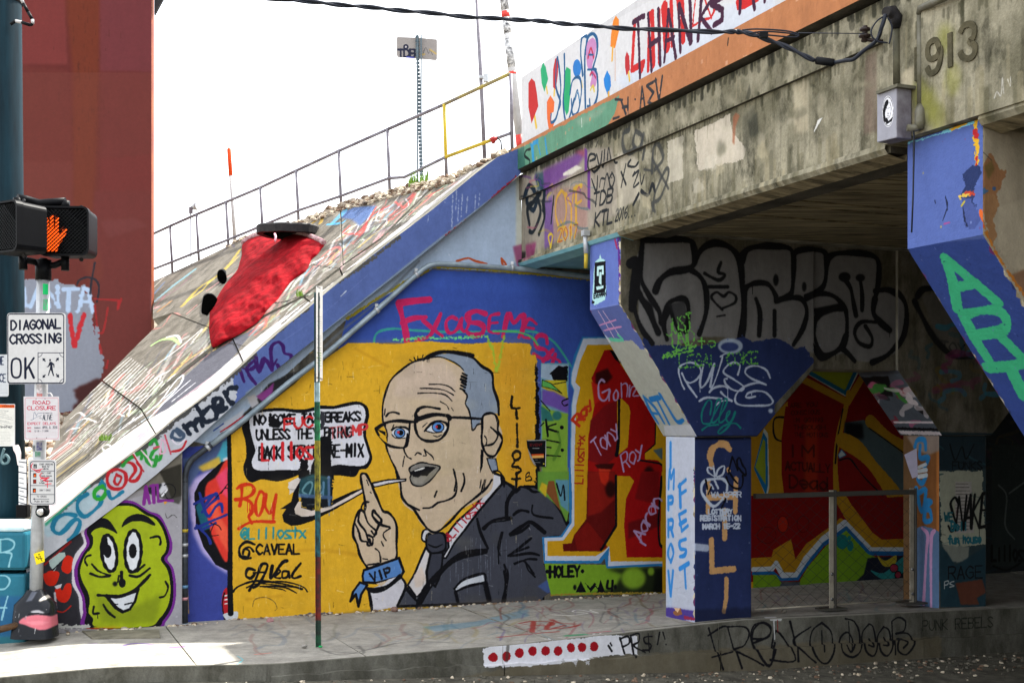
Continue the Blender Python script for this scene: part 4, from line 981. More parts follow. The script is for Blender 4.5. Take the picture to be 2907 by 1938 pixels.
# signs on the pole
cD = canv('diagonal_sign_paint', V3(0, 10.16, 0), V3(1, 0, 0), UP, (-4.3, -3.7, 2.0, 2.8), 620, base='c8c7c6', dirt=.05, bump=.02, rough=.45)
flat('diagonal_crossing_sign', 'white sign reading DIAGONAL CROSSING OK with a walking figure', 'sign', rrect(20, 888, 186, 1090, 9), 10.16, cD)
cRC = canv('closure_sign_paint', V3(0, 10.17, 0), V3(1, 0, 0), UP, (-4.2, -3.75, 1.6, 2.1), 900, base='cbc7c9', dirt=.04, bump=.01)
flat('road_closure_sign', 'white ROAD CLOSURE notice with red lettering, dated April 8', 'sign', [(67, 1125), (167, 1125), (169, 1249), (69, 1249)], 10.17, cRC, th=.004)
cPB = canv('push_button_sign_paint', V3(0, 10.15, 0), V3(1, 0, 0), UP, (-4.2, -3.75, 1.0, 1.55), 900, base='c6c5c4', dirt=.05, bump=.01)
flat('crossing_instruction_sign', 'crossing instruction sign with small hand symbols and red scribble, facing the camera', 'sign', rrect(80, 1304, 159, 1433, 8), 10.15, cPB)
m = MB(); a = at(75, 1304, 10.2); f = [at(75, 1303, 10.16), at(53, 1303, 10.45), at(53, 1432, 10.45), at(75, 1432, 10.16)]
cPS = canv('side_sign_paint', f[0], (f[1] - f[0]) / np.linalg.norm(f[1] - f[0]) * -1, UP, (-.05, .4, -.6, .1), 500, base='c6c5c4', dirt=.05, bump=.01)
cPS.o = f[1]; m.prism(f, [p + V3(.006, .004, 0) for p in f], cPS, sides=M_black); tag(m.build('side_instruction_sign'), 'crossing instruction sign turned to the left, seen almost edge on', 'sign')
for lab, x, y, Z, ttl in (('round steel push button below the instruction sign', 118, 1452, 10.19, 1), ('black push button box turned to the left under the side sign', 66, 1450, 10.3, 0)):
    t = thing('push_button', lab, 'push button', 'crossing push buttons on the pole', loc=tuple(at(x, y, Z)))
    m = MB(); c = at(x, y, Z)
    if ttl: m.tube([c + V3(0, .06, 0), c - V3(0, .02, 0)], [.05, .047], M_black, 18); m.box(c + V3(0, .03, .04), .085, .06, .05, M_black)
    else: m.box(c, .09, .09, .11, M_black)
    m.build('housing', t, bevel=.006)
    m = MB(); d = V3(0, -1, 0) if ttl else V3(-.8, -.6, 0)
    m.tube([c + d * .02, c + d * .034, c + d * .04], [.03, .03, .02], M_chrome, 18); m.tube([c + d * .038, c + d * .046], .012, M_chrome, 12); m.build('button', t)
# ------------------------------------------------------------------ narrow sign on a painted post
ps = thing('parking_sign', 'narrow white sign seen almost edge on, on a post painted in many colours', 'sign', loc=tuple(at(904, 1833, 9.8)))
cols = [(830, 1010, 'dark_green', '234a48'), (1010, 1085, 'teal', '3f6f70'), (1085, 1140, 'white_blue', 'b7ccd0'), (1140, 1190, 'green', '1f6f50'), (1190, 1250, 'bright_green', '2f9b62'), (1250, 1300, 'yellow', 'b9a92c'), (1300, 1400, 'olive', 'a8a034'), (1400, 1450, 'yellow_b', 'c0a92a'), (1450, 1580, 'teal_b', '2f6f79'), (1580, 1720, 'dark_red', '7a2620'), (1720, 1760, 'red_b', '8b2a1f'), (1760, 1800, 'green_b', '1f4a3a'), (1800, 1836, 'bottle', '1c6a47')]
m = MB()
for y0, y1, nm, h in cols:
    xa, xb = 899 + (y0 - 830) * .005, 899 + (y1 - 830) * .005; mt = plain('post_' + nm, h, .5, scale=14, c2='2a2c2a'if nm != 'white_blue' else '7f9a9a')
    ca, cb = at(xa, y0, 9.8), at(xb, y1, 9.8); c = (ca + cb) / 2; hh = ca[2] - cb[2]
    m.box(c + V3(0, .012, 0), .034, .005, hh, mt); m.box(c + V3(-.018, 0, 0), .005, .03, hh, mt); m.box(c + V3(.018, 0, 0), .005, .03, hh, mt)
m.build('post', ps)
cPk = canv('parking_sign_paint', at(897, 812, 9.74), V3(.17, .985, 0), UP, (-.05, .5, -1.0, .1), 300, base='c9c7c4', dirt=.05, bump=.02)
pa = at(897, 812, 9.74); dd = V3(.17, .985, 0)
k = (hit(915, 812, pa, np.cross(dd, UP)) - pa); ln = float(np.linalg.norm(k)); ln = min(ln, .45); dd = k / np.linalg.norm(k)
cPk.u = dd; cPk.n = np.cross(dd, UP)
f = [pa, pa + dd * ln, pa + dd * ln - UP * .77, pa - UP * .77]; nn = np.cross(dd, UP)
m = MB(); m.prism(f, [p + nn * .003 for p in f], cPk, sides=M_steel); m.build('sign_plate', ps)
m = MB(); m.tube([at(910, 1832, 9.75), at(910, 1836, 9.75)], .016, plain('green_cap_paint', '1f9a55', .5)); m.build('foot', ps)
# ------------------------------------------------------------------ teal cabinet, dark cabinet, timber
cT = canv('cabinet_paint', V3(0, 10.35, 0), V3(1, 0, 0), UP, (-5.6, -4.0, -.2, 1.1), 220, base='2f6975', dirt=.12, bump=.12, rough=.45)
tb = thing('utility_cabinet', 'teal plastic utility cabinet with pale spray lettering and a lid coloured with its highlight', 'cabinet', loc=(at(20, 1780, 10.35)[0], 10.6, -.1))
xr = at(74, 1600, 10.35)[0]; zt = at(74, 1508, 10.35)[2]; zm = at(74, 1622, 10.35)[2]
m = MB(); m.box(V3(xr - .45, 10.35 + .4, (zm - .12) / 2 - .01), .88, .8, zm + .1, cT); m.build('lower_case', tb, bevel=.02)
m = MB(); m.box(V3(xr - .45, 10.35 + .4, (zt + zm) / 2 + .005), .90, .82, zt - zm - .012, cT); m.build('upper_case', tb, bevel=.03)
M_lid = plain('highlit_lid', 'cfdfe2', .6, scale=4, c2='9fc3cb'); m = MB(); m.box(V3(xr - .45, 10.35 + .4, zt + .02), .88, .8, .05, M_lid); m.build('lid', tb, bevel=.025)  # lid coloured pale as the highlight on the teal top
m = MB(); a = at(-80, 1383, 12.2); b_ = at(200, 1380, 12.2); m.box((a + b_) / 2, b_[0] - a[0], .2, .085, M_wood); tag(m.build('timber_sleeper'), 'weathered brown timber laid across the gravel behind the signal pole', 'timber')
m = MB(); m.tube([at(-10, 1788, 10.2), at(30, 1778, 10.15), at(60, 1768, 10.2), at(84, 1758, 10.35)], [.03, .028, .024, .014], M_wood, 8); tag(m.build('dead_branch'), 'brown dead branch lying at the foot of the teal cabinet', 'branch')
# lid in the pavement
pz2 = lambda x, y, z: hit(x, y, V3(0, 0, z), UP)
m = MB(); f = [pz2(x, y, -.03) for x, y in ((232, 1790), (452, 1787), (455, 1809), (262, 1811))]; f = [V3(p[0], p[1], walkz(-4.8) + .012) for p in f]
m.prism(f, [p - UP * .03 for p in f], plain('cast_lid', '7e796a', .85, scale=8, c2='5f5b50', bump=.3)); tag(m.build('access_cover'), 'flat concrete access cover set in the pavement below the green face', 'cover')
# poster with a curled corner
cPo = canv('poster_paint', W0 - D1 * .012, D2, UP, (.0, .4, 1.2, 2.0), 700, base='0f0f12', dirt=.03, bump=.02)
m = MB(); f = [onW(x, y, .012) for x, y in ((1495, 1249), (1550, 1247), (1550, 1325), (1522, 1322), (1497, 1270))]
m.prism(f, [p + D1 * .002 for p in f], cPo); tag(m.build('poster'), 'small black poster with an orange band pasted at the edge of the yellow mural', 'poster')
m = MB(); f = [onW(1498, 1272, .014), onW(1522, 1321, .014), onW(1516, 1318, .03), onW(1505, 1298, .035)]; m.prism(f, [p + D1 * .001 for p in f], M_white); tag(m.build('curled_corner'), 'white curled-back corner of the small black poster', 'paper')
m = MB(); f = [at(x, y, 11.8) for x, y in ((2567, 1290), (2602, 1272), (2606, 1352), (2590, 1357), (2580, 1330))]
m.prism(f, [p + V3(.004, .01, 0) for p in f], plain('lilac_paper', 'b9b4cc', .8, scale=14)); tag(m.build('loose_flyer'), 'pale flyer curling off the brown column in the underpass', 'flyer')
# stones, litter
def rock(label, x, y, z, r, c, seed):
    rs_ = random.Random(seed); p = hit(x, y, V3(0, 0, z), UP); bm = bmesh.new(); bmesh.ops.create_icosphere(bm, subdivisions=2, radius=1)
    for v in bm.verts: v.co = v.co * rs_.uniform(.82, 1.12); v.co = Vector((v.co.x * r * 1.2, v.co.y * r, v.co.z * r * .8))
    me = bpy.data.meshes.new('rock'); bm.to_mesh(me); bm.free(); me.materials.append(plain('rock_' + c, c, .9, scale=20, bump=.4)); o = bpy.data.objects.new('rock', me)
    o.location = (p[0], p[1], z + r * .45); link(o); tag(o, label, 'rock', 'loose stones on the pavement')
rock('pinkish rock at the foot of the yellow wall under the signature', 766, 1764, -.035, .03, 'a5797a', 1)
rock('brown rock at the wall under the painted white cuff', 1119, 1733, -.035, .033, '80655a', 2)
rock('small white stone beside the brown rock', 1134, 1733, -.035, .014, 'c9c5c0', 3)
rock('grey stone on the pavement left of the painted post', 864, 1836, -.015, .02, '8b8780', 4)
rock('grey rock by the wall left of the green face', 190, 1792, -.04, .045, '6f6a66', 5)
rock('small stone lying in front of the guard rail', 2226, 1736, .03, .02, '6b665c', 6)
pts = []; rs = random.Random(21)
for i in range(1300):
    s = rs.uniform(-6, 6); o = -abs(rs.gauss(0, .5)) - .07; k = kerb(s) + D1 * o; pts.append(V3(k[0], k[1], roadz(s) - (.0 if o > -1 else .02) + .004))
stones('road_litter', pts, 'small stones and litter gathered in the gutter along the kerb', 'litter', [M_g4, M_g4, M_g3, M_g4, M_g2, M_asph], (.006, .026), 5)
pts = []
for i in range(260):
    s = rs.uniform(-5.5, 3); p = W0 + D2 * (s - .2) - D1 * (abs(rs.gauss(0, .05)) + .13 * (s < -2.8)); pts.append(V3(p[0], p[1], -.035))
stones('wall_foot_grit', pts, 'grit and paint flakes along the foot of the mural wall', 'grit', [M_g3, M_grav, M_g2], (.008, .028), 8)
# weeds
def weed(label, x, y, Zf, h, n_, seed):
    rs_ = random.Random(seed); m = MB(); c = at(x, y, Zf)
    for i in range(n_):
        b0 = c + V3(rs_.uniform(-.12, .12) * h / .25, rs_.uniform(-.1, .1), 0); a = rs_.uniform(0, 6.28); l = h * rs_.uniform(.4, 1); d = V3(math.cos(a), math.sin(a), 0) * l * .4; w_ = V3(-math.sin(a), math.cos(a), 0) * .006
        m.add([b0 - w_, b0 + w_, b0 + d * .4 + UP * l * .6 + w_, b0 + d + UP * l, b0 + d * .4 + UP * l * .6 - w_], [(0, 1, 2, 3, 4)], M_leaf)
    tag(m.build('weed_tuft'), label, 'weed')
weed('pale green weed tuft beside the street sign post', 1190, 535, 13.3, .22, 90, 1)
weed('dry grass tuft on the gravel below the handrail', 1125, 560, 13.6, .12, 40, 2)
weed('tiny weed growing in the crack right of the red hump', 851, 842, zS(851, 842) - .02, .08, 26, 3)
weed('weed growing in the deep joint low on the slope', 300, 1250, zS(300, 1250) - .02, .08, 30, 4)
# ================================================================== PAINTING
K = '0d0d12'
# ---------- mural wall -------------------------------------------------
c = cW
c.S()
c.fill('540,1250 700,1116 1186,733 1412,550 1492,480 1492,775 1228,762 985,905 700,1165 590,1262', 'a9bbd2')
c.speck(60, ['7d2f4f', '56524e', 'c9d2de'], (1, 2), 3, (int(c.w * .2), int(c.h * .6), int(c.w * .45), c.h))
c.fill('1440,560 1492,500 1492,770 1460,740 1470,600', 'cfc9a8', alpha=.6, soft=6); c.fill('1455,700 1492,690 1492,775 1470,765', '8c3a66', alpha=.8, soft=5)
c.fill('960,990 985,900 1228,766 1500,780 1760,800 1900,815 1900,1400 1505,1300 1505,974 994,973', '3a54a6', rough=1)
c.fill('1228,766 1500,780 1760,800 1760,860 1500,835 1210,815', '3f5db4', alpha=.6, soft=14)
c.fill('1640,815 1900,830 1900,1100 1720,1000', '223470', alpha=.8, soft=40)
for q in ('985,905 1100,830 1215,765', '1228,757 1400,766 1760,800'): c.line(q, 7, 'a89a2f', rough=4)
c.S(700, 550, 800)
c.line('1560,500 1640,478 1700,500 1780,520', 13, 'b4502a'); c.line('1890,480 1900,525 1925,525 1895,485', 12, 'b4502a')
c.line('1720,20 1880,30 1960,20', 9, 'a02a35'); 
c.line('2025,20 2035,100 2025,180', 7, 'a02a35', rough=3); c.line('1960,60 1940,30', 6, 'a02a35')
c.line('1280,500 1100,680 900,860 700,1020 580,1130', 14, '6f7680', soft=8, alpha=.6)
c.S(1000, 950, 600)
# green/cyan sprayed arc under EXCUSE ME SIR
c.S(700, 550, 800)
c.line('945,1110 955,1050 1000,1015 1100,1000 1200,1010 1500,1025 1800,1020 2091,1020 2200,1050 2300,1120 2420,1300', 13, '39a18f', soft=7, alpha=.9)
c.line('1150,1090 1200,1075 1300,1060 1500,1075 1790,1060', 10, '58d28a', soft=1.5, alpha=.85, rough=5); c.line('1090,1085 1400,1070 1780,1064', 5, 'a6f09a', rough=5)
# pink letters
PK = 'c3255f'
c.line('1130,810 1240,795 1355,785', 38, PK, sm=False); c.line('1130,815 1150,900 1175,1000 1190,1105', 38, PK); c.line('1150,960 1230,925 1330,915', 30, PK)
c.line('1310,940 1380,1000 1450,1055', 26, PK); c.line('1440,890 1400,980 1350,1060 1260,1085', 26, PK)
c.line('1560,930 1520,915 1480,950 1490,1020 1530,1030 1570,990 1590,930', 22, PK); c.line('1600,920 1590,990 1620,1020 1650,960 1655,915', 20, PK)
c.line('1770,890 1700,870 1640,900 1650,950 1720,960 1760,990 1740,1040 1680,1050 1640,1030', 32, PK)
c.line('1870,890 1810,905 1800,960 1800,1020 1870,1030', 22, PK); c.line('1800,960 1860,955', 18, PK)
c.line('1900,1060 1935,890 1980,960 2040,900 2050,980', 22, PK)
c.S(1400, 550, 800)
c.line('90,1010 120,890 150,950 225,895 225,960 190,1065', 24, PK); c.line('320,965 260,930 215,1050 270,1070', 20, PK); c.line('240,990 300,1000', 18, PK)
c.line('400,1110 390,1060 340,1050 310,1090 330,1140 390,1160 410,1210 370,1225 300,1190', 26, PK)
c.line('440,1160 370,1240', 24, PK); c.line('460,1190 400,1370', 22, PK); c.line('420,1210 490,1240 480,1290 420,1290 470,1330', 20, PK)
c.line('1440,1010', 1, PK)
c.line('0,1020 120,1020 200,1030 280,1060 330,1120', 12, '4fb06c', soft=6)
# yellow field
YW = 'dfac2a'
c.S()
c.fill('649,1240 760,1150 880,1050 985,975 1050,972 1110,978 1190,968 1260,972 1330,976 1420,970 1505,975 1507,1007 1521,1010 1524,1026 1524,1300 1526,1716 1300,1735 900,1770 650,1790 651,1500', YW, rough=3)
c.fill('1400,980 1505,975 1520,1300 1524,1700 1440,1400 1390,1100', 'd6942a', alpha=.5, soft=40)
c.fill('990,980 1200,975 1260,990 1100,1040 980,1060', 'e3ac25', alpha=.5, soft=20)
for i, q in enumerate(('705,1580 900,1560 1100,1590', '1010,990 1100,1040', '700,1700 800,1690')): c.line(q, 8, 'b8801c', soft=5, alpha=.3)
rs = random.Random(5)
for i in range(150):  # light and dark strokes stand in for shading of wrinkled paint
    x, y = rs.uniform(665, 1515), rs.uniform(985, 1720)
    c.line([(x, y), (x + rs.uniform(-4, 4), y + rs.uniform(5, 26))], 1.1, rs.choice(['f0bf46', 'b8851a', 'c98f14']), alpha=.6)
for i in range(70):
    x, y = rs.uniform(665, 1515), rs.uniform(985, 1720)
    c.line([(x, y), (x + rs.uniform(5, 20), y + rs.uniform(-7, 7))], 1.2, rs.choice(['f4c850', 'b27d18']), alpha=.6)
c.fill('1526,1040 1532,1200 1534,1400 1532,1720 1516,1720 1520,1400 1520,1200 1518,1030', K, rough=4)
c.S(1000, 950, 600); c.line('1330,10 1360,80 1395,170 1420,350 1450,280 1500,20', 20, '9bc43a', soft=2, alpha=.75, rough=6); c.line('400,50 600,40 900,25 1330,20', 12, '6cd47c', rough=7, alpha=.8)
# LILLOST written down the edge
for q in ('1580,610 1575,720 1660,722', '1620,740 1628,830', '1628,880 1630,1000', '1632,1025 1632,1110', '1585,1180 1620,1150 1660,1170 1650,1220 1610,1240 1585,1200 1590,1175', '1600,1265 1580,1300 1640,1310 1665,1345 1620,1370', '1580,1425 1660,1420', '1625,1385 1620,1500'): c.line(q, 22, '17120c', rough=2.2)
c.line('1715,1440 1720,1380 1750,1360 1745,1395 1720,1410 1760,1400 1770,1430 1720,1445', 10, K); c.line('1775,1440', 8, K); c.line('1790,1442', 8, K); c.line('1762,1442', 8, K)
# ---------- panel between downpipe and yellow field -------------------
c.S()
c.fill('517,1270 600,1262 649,1230 651,1775 535,1782 517,1782', '3c4796')
c.S(100, 1000, 700)
c.fill('1250,900 1450,850 1640,700 1640,960 1400,1000 1330,1100 1300,1250', '51638f', soft=8)
c.fill('1590,760 1630,740 1630,900 1540,950 1530,900 1570,820', '4aa7c0', soft=8); c.fill('1380,970 1560,880 1580,960 1420,1010', 'd2b148', soft=14); c.fill('1590,900 1640,880 1640,960 1600,960', 'd9dde2', soft=5)
c.fill('1300,1150 1380,1050 1640,950 1640,1600 1400,1568 1320,1400', 'b7a6d6', soft=22)
c.S(0, 1338, 800)
c.fill('1420,250 1440,60 1540,0 1700,0 1690,760 1600,700 1500,600 1430,450', 'c2b2e2', soft=20, alpha=.9)
c.fill('1440,160 1480,80 1540,20 1640,-70 1700,-90 1700,740 1600,690 1510,560 1455,400', K, sm=False)
c.fill('1530,100 1600,40 1700,-60 1696,640 1600,540 1550,400 1520,250', 'dd3a2e', sm=True, soft=3); c.fill('1560,250 1600,180 1640,350 1690,420 1690,600 1600,450', 'ee5a40', soft=14)
c.fill('1600,40 1690,-40 1690,200 1640,150', 'e8476a', soft=16); c.fill('1450,260 1500,200 1560,420 1500,440', '1d6f86', soft=10, alpha=.8)
for q in ('1440,240 1520,200 1580,170 1610,190 1560,240 1500,300', '1480,160 1540,330 1600,260 1640,240 1650,300', '1450,420 1560,370 1680,320', '1460,400 1540,480 1560,530', '1600,380 1500,430', '1520,250 1600,160 1620,200'): c.line(q, 17, '223287')
for q in ('1640,160 1690,90', '1600,200 1660,130 1690,120', '1560,380 1620,400 1640,430', '1590,380 1560,470 1620,470'): c.line(q, 5, K)
c.fill('1660,880 1690,870 1700,1010 1720,1040 1660,1070 1645,960', 'b5202a', sm=True); c.line('1665,900 1650,980 1670,1100 1720,1130', 8, K); c.fill('1655,1060 1720,1040 1765,1040 1760,1090 1720,1125 1690,1110', 'c9ccd0', sm=True); c.line('1670,920 1695,915', 7, 'e8e8ea'); c.line('1668,950 1695,945', 7, 'e8e8ea'); c.line('1668,980 1698,975', 7, 'e8e8ea')
c.line('1698,-290 1705,0 1708,600 1706,850 1712,1050', 30, K, sm=False)
c.line('1390,1125 1640,1122', 12, 'b59a2c', rough=4)
c.line('1390,850 1400,1050', 5, 'c9a25a', soft=5)
# under coping mess, between pipe and coping
c.S(600, 1050, 600)
c.fill('150,620 420,330 560,140 760,40 900,0 830,130 560,330 330,500 180,640', '2a2a2c', soft=6, rough=5)
c.fill('440,260 560,180 620,120 600,260 500,310', '8e3f8a', soft=12); c.fill('350,270 430,240 470,330 400,380', 'c8c6cc', soft=14); c.fill('60,560 250,440 330,380 300,470 120,620', 'c6cad4', soft=12)
c.line('90,610 200,540 340,440', 12, 'b52a34', soft=3); c.line('20,600 120,530', 9, '2a4a9c', soft=2)
# ---------- speech bubble ---------------------------------------------
c.fill('560,380 700,375 900,390 1080,350 1200,355 1330,325 1450,310 1540,360 1560,450 1545,520 1530,640 1570,780 1590,880 1540,970 1470,985 1430,1045 1380,1055 1250,1040 1100,1050 900,1030 780,1070 650,1100 500,1080 400,1110 340,1060 315,960 345,850 335,700 300,560 330,440 450,400', K, sm=True)
c.fill('575,410 700,405 900,425 1080,385 1200,385 1330,360 1450,340 1510,375 1525,450 1510,520 1500,640 1540,780 1560,870 1510,940 1380,945 1250,935 1100,970 900,990 700,985 560,995 430,980 400,900 435,800 410,700 380,560 390,450 480,420', 'd9d9e2', sm=True)
for st, p0, p1, h in (('NO COKE TAX BREAKS', (425, 540), (1470, 500), 88), ('UNLESS THEY BRING', (445, 690), (1390, 660), 95), ('BACK SPRITE RE-MIX', (470, 885), (1500, 850), 120)):
    c.text(st, p0, p1, h, 17, K, gap=.22, up=(.02, -1), jit=.08)
c.text('FUC', (720, 590), (1000, 560), 105, 17, 'd0292c', up=(0, -1)); c.text('MP', (1400, 645), (1540, 630), 95, 20, 'd3393c', up=(0, -1)); c.text('TRU', (1170, 680), (1380, 655), 110, 10, 'd3494c', up=(0, -1), alpha=.6)
c.text('Lillost', (500, 895), (1080, 870), 165, 22, 'd22830', up=(0, -1))
c.fill('572,425 600,440 680,510 680,570 572,560', K, rough=3); c.fill('1080,400 1140,440 1110,580 1075,590', '34343c', rough=4)
c.fill('870,880 960,890 960,1000 1030,870 1090,650 1180,700 1195,940 1200,1360 890,1360 860,1060', K, rough=5); c.fill('960,900 1000,890 975,1035', 'd9d9e2')
c.fill('870,1080 1000,1030 1180,1060 1170,1250 860,1240', '27545e', soft=16); c.line('940,1230 900,1190 960,1110 1000,1130 960,1240 900,1230', 16, '8cc7d0', soft=3); c.line('1040,1120 1030,1230 1100,1200 1110,1110 1105,1240', 16, '7fb7dc', soft=3); c.line('1160,1060 1165,1330', 22, '6f8fc0', soft=8); c.line('870,1240 1180,1260', 26, '5f7fb4', soft=10, alpha=.8)
c.fill('860,1060 760,1110 770,1230 850,1180 880,1090', 'd8cfc6', rough=3)
# swoosh tail of the straw
c.fill('875,1100 810,1210 790,1300 680,1372 740,1370 700,1430 715,1500 790,1540 880,1530 1000,1490 1200,1390 1520,1205 1515,1160 1400,1195 1200,1285 1190,1360 1080,1380 900,1360 870,1330 860,1230', K)
c.fill('860,1300 890,1300 890,1360 990,1390 1190,1340 1380,1235 1505,1170 1508,1195 1390,1265 1180,1375 1000,1440 900,1450 830,1420 820,1370', 'dccdc3')
c.fill('870,1060 1195,1060 1190,1360 890,1360', '1b2a34', alpha=.35, soft=8)
# ---------- ROY, signatures -------------------------------------------
RD = 'cf3416'
for q, w_ in (('255,1170 300,1140 380,1130 420,1170 400,1230 320,1270 240,1280', 27), ('300,1160 300,1250 280,1340', 25), ('330,1270 400,1320 400,1400 370,1450 400,1510', 26), ('480,1200 440,1300 440,1400 470,1440 510,1350 520,1230 490,1200', 24), ('540,1230 530,1340 570,1410 600,1380 640,1230 620,1350 610,1480', 25), ('270,1568 400,1500 620,1500', 24), ('380,1320 380,1400 400,1420', 8)): c.line(q, w_, RD, soft=2)
c.S(700, 1338, 800)
c.text('@Lillostx', (-40, 500), (435, 490), 80, 13, '2f8f92', up=(.02, -1), gap=.25); c.text('Lillostx', (60, 500), (435, 490), 80, 12, '2f8f92', up=(0, -1), gap=.2, alpha=0)
c.text('CAVEAL', (75, 612), (390, 610), 72, 14, K, up=(0, -1)); c.line('50,590 20,560 -20,580 -25,620 10,630 20,590 0,575', 14, K); c.line('60,540 0,520 -50,560 -50,620 -10,645 30,640', 16, K)
c.S(0, 1338, 800)
c.line('1890,730 1840,720 1825,770 1860,790 1890,760', 17, K); c.line('1850,880 1900,790 1940,690 1985,700 1930,820 1880,860', 17, K); c.line('1880,750 1960,745', 14, K)
c.line('1730,890 1770,850 1900,810 2091,830 2240,870', 13, K); c.line('1920,825 2100,815 2240,850 2280,890', 9, K, soft=3); c.line('1930,850 2100,855 2200,900', 9, K, soft=4)
c.S(700, 1338, 800); c.line('190,700 180,790 260,680 300,660', 20, K); c.line('215,770 250,740 230,730 210,780 250,790', 13, K); c.line('310,740 270,740 265,785 300,780 312,740 318,785', 13, K); c.line('400,680 340,760 350,790 400,775', 15, K)
c.line('0,860 100,830 380,860', 8, K, soft=3); c.line('100,850 250,870 290,885', 6, K, soft=4)
c.line('45,1000 60,950 130,930 200,960 225,1010 210,1030', 4, '6f5a2c'); c.fill('120,1090 350,1070 480,1050 640,1040 640,1060 200,1085', '3b4a80', rough=4, alpha=.7)
# ---------- the man ----------------------------------------------------
SK = 'cdb79c'; OL = 14
c.S(1000, 950, 600)
# suit and neck base first (from lower crop)
c.S(700, 1338, 800)
SU_ = '43454f'
c.fill('1890,60 1980,110 2010,140 2060,110 2130,110 2220,150 2300,240 2370,350 2420,430 2330,480 2240,480 2180,560 2180,680 2220,700 2200,960 1100,1000 1140,880 1200,860 1330,620 1420,500 1700,330 1760,200 1900,120', SU_, ol=OL)
c.S(1400, 1338, 800)
c.fill('-30,120 60,60 170,140 200,110 270,140 330,140 420,190 500,300 545,400 480,470 365,485 370,680 430,800 420,900 330,960 -40,975', SU_)
c.line('-30,120 60,70 130,110 170,150 200,112 260,125 300,150 370,150 430,200 500,300 545,390', 16, K)
for q, w_ in (('170,140 110,210 95,330', 20), ('150,320 190,285 260,295', 14), ('290,250 300,320 440,345', 13), ('130,465 220,400 280,375 380,450', 24), ('280,495 200,560 130,620 270,605 340,620', 16), ('70,450 40,580 40,680', 12), ('160,685 250,650 320,650', 14), ('240,670 260,730 310,780', 11), ('80,740 95,850 70,960', 20)): c.line(q, w_, K)
c.fill('330,850 430,780 460,880 400,900', '45598c', soft=8)
c.S(700, 1338, 800)
for q, w_ in (('1760,420 1820,370 1920,350 1960,345', 26), ('2020,130 1970,150 1930,230 1930,340', 20), ('1960,465 2040,440 2091,400', 22), ('1890,450 1865,560 1880,620', 12), ('2010,620 1940,620 2091,560', 14), ('1910,690 1935,760 1930,850 1915,960', 16), ('1980,320 2040,290 2091,300', 13), ('1985,680 2060,665 2130,760', 12)): c.line(q, w_, K)
# shirt collar, cuff and tie
c.fill('1310,440 1350,430 1380,470 1340,520 1300,500', 'd4d2d8', ol=12, sm=True)
c.fill('1330,560 1370,560 1360,700 1340,800 1330,870 1260,930 1195,840 1240,770 1290,650', 'd8d2d2', ol=OL)
c.fill('1240,770 1300,700 1330,800 1300,850 1250,860', 'dccabd', soft=10)
c.fill('1830,10 1890,30 1895,90 1800,200 1700,320 1620,430 1540,530 1480,640 1450,640 1500,560 1490,460 1560,370 1700,250 1790,120', 'd4d3da', ol=OL)
c.text('@Lillostx', (1500, 525), (1760, 235), 60, 8, 'b52233', gap=.2)
c.fill('1340,470 1400,455 1460,460 1478,520 1470,580 1420,600 1370,605 1335,560', '393b46', ol=OL, sm=True); c.fill('1365,605 1455,600 1450,680 1440,760 1400,850 1340,810 1335,740', '393b46', ol=OL); c.line('1350,540 1400,560 1450,540', 10, K)
c.line('1270,1000 1340,860 1480,700 1600,620 1770,590', 40, K); c.line('1180,860 1230,920 1290,990', 18, K)
c.line('1710,350 1735,450 1790,570', 18, K)
c.fill('1545,860 1600,810 1755,765 1765,815 1640,840 1555,885', 'cfd3da'); c.line('1540,870 1610,800 1760,755 1770,830', 15, K); c.line('1550,890 1640,850 1770,820', 15, K); c.line('1550,890 1570,980', 26, K, soft=6); c.line('1770,830 1800,960', 30, K, soft=8)
for i in range(34):
    x = 1450 + rs.uniform(0, 620); y = 470 + rs.uniform(0, 330); c.line([(x, y), (x + rs.uniform(-4, 4), y + rs.uniform(50, 190))], 2.5, '9a9eb0', alpha=.35)
# head
c.S(1000, 950, 600)
c.fill('590,270 470,360 390,450 340,560 310,700 300,880 340,960 340,1060 330,1120 380,1230 430,1330 450,1440 460,1510 480,1568 500,1660 560,1720 620,1760 660,1840 740,1930 800,1970 860,1930 950,1830 1060,1740 1200,1660 1300,1600 1380,1520 1400,1380 1420,1230 1450,1150 1480,1050 1480,960 1450,880 1430,790 1350,770 1290,800 1250,830 1180,740 1120,680 1130,600 1090,540 1130,400 1060,320 950,260 860,225 750,230', SK, sm=True)
c.fill('600,300 900,270 1040,420 1000,640 700,640 400,600 450,430', 'd5bfae', alpha=.6, soft=30); c.fill('700,900 1150,900 1200,1300 900,1400 780,1200', 'c8b493', alpha=.5, soft=30)
# hair
HR = '8b97a8'
c.fill('720,240 800,195 950,185 1100,190 1200,240 1290,320 1380,390 1400,520 1430,640 1450,780 1350,770 1280,820 1255,880 1190,930 1170,830 1150,740 1120,680 1135,600 1090,545 1110,470 1130,400 1060,310 960,255 860,220', HR)
c.line('700,245 780,195 850,180 930,170 1080,190 1190,225 1280,310 1380,380 1395,520 1440,660 1448,790', 24, K); c.line('740,225 860,172 1000,172 1190,205', 30, K, soft=2)
c.line('640,240 760,228 860,218 960,250 1050,300 1100,350', 10, K)
for i, y in enumerate((380, 410, 440, 470, 500, 530)): c.line([(1090 - (i % 3) * 6 - i * 2, y), (1132 - i * 4, y + 22)], 19, K)
c.line('1090,545 1135,600 1118,680 1150,740 1175,840 1185,935 1210,930 1235,890 1280,880', 13, K)
for q in ('565,245 600,270', '610,225 630,262', '645,212 655,258', '700,200 680,250'): c.line(q, 9, K)
c.line('700,245 590,275 470,360 380,450 330,570 300,700 302,850 325,900', 16, K)
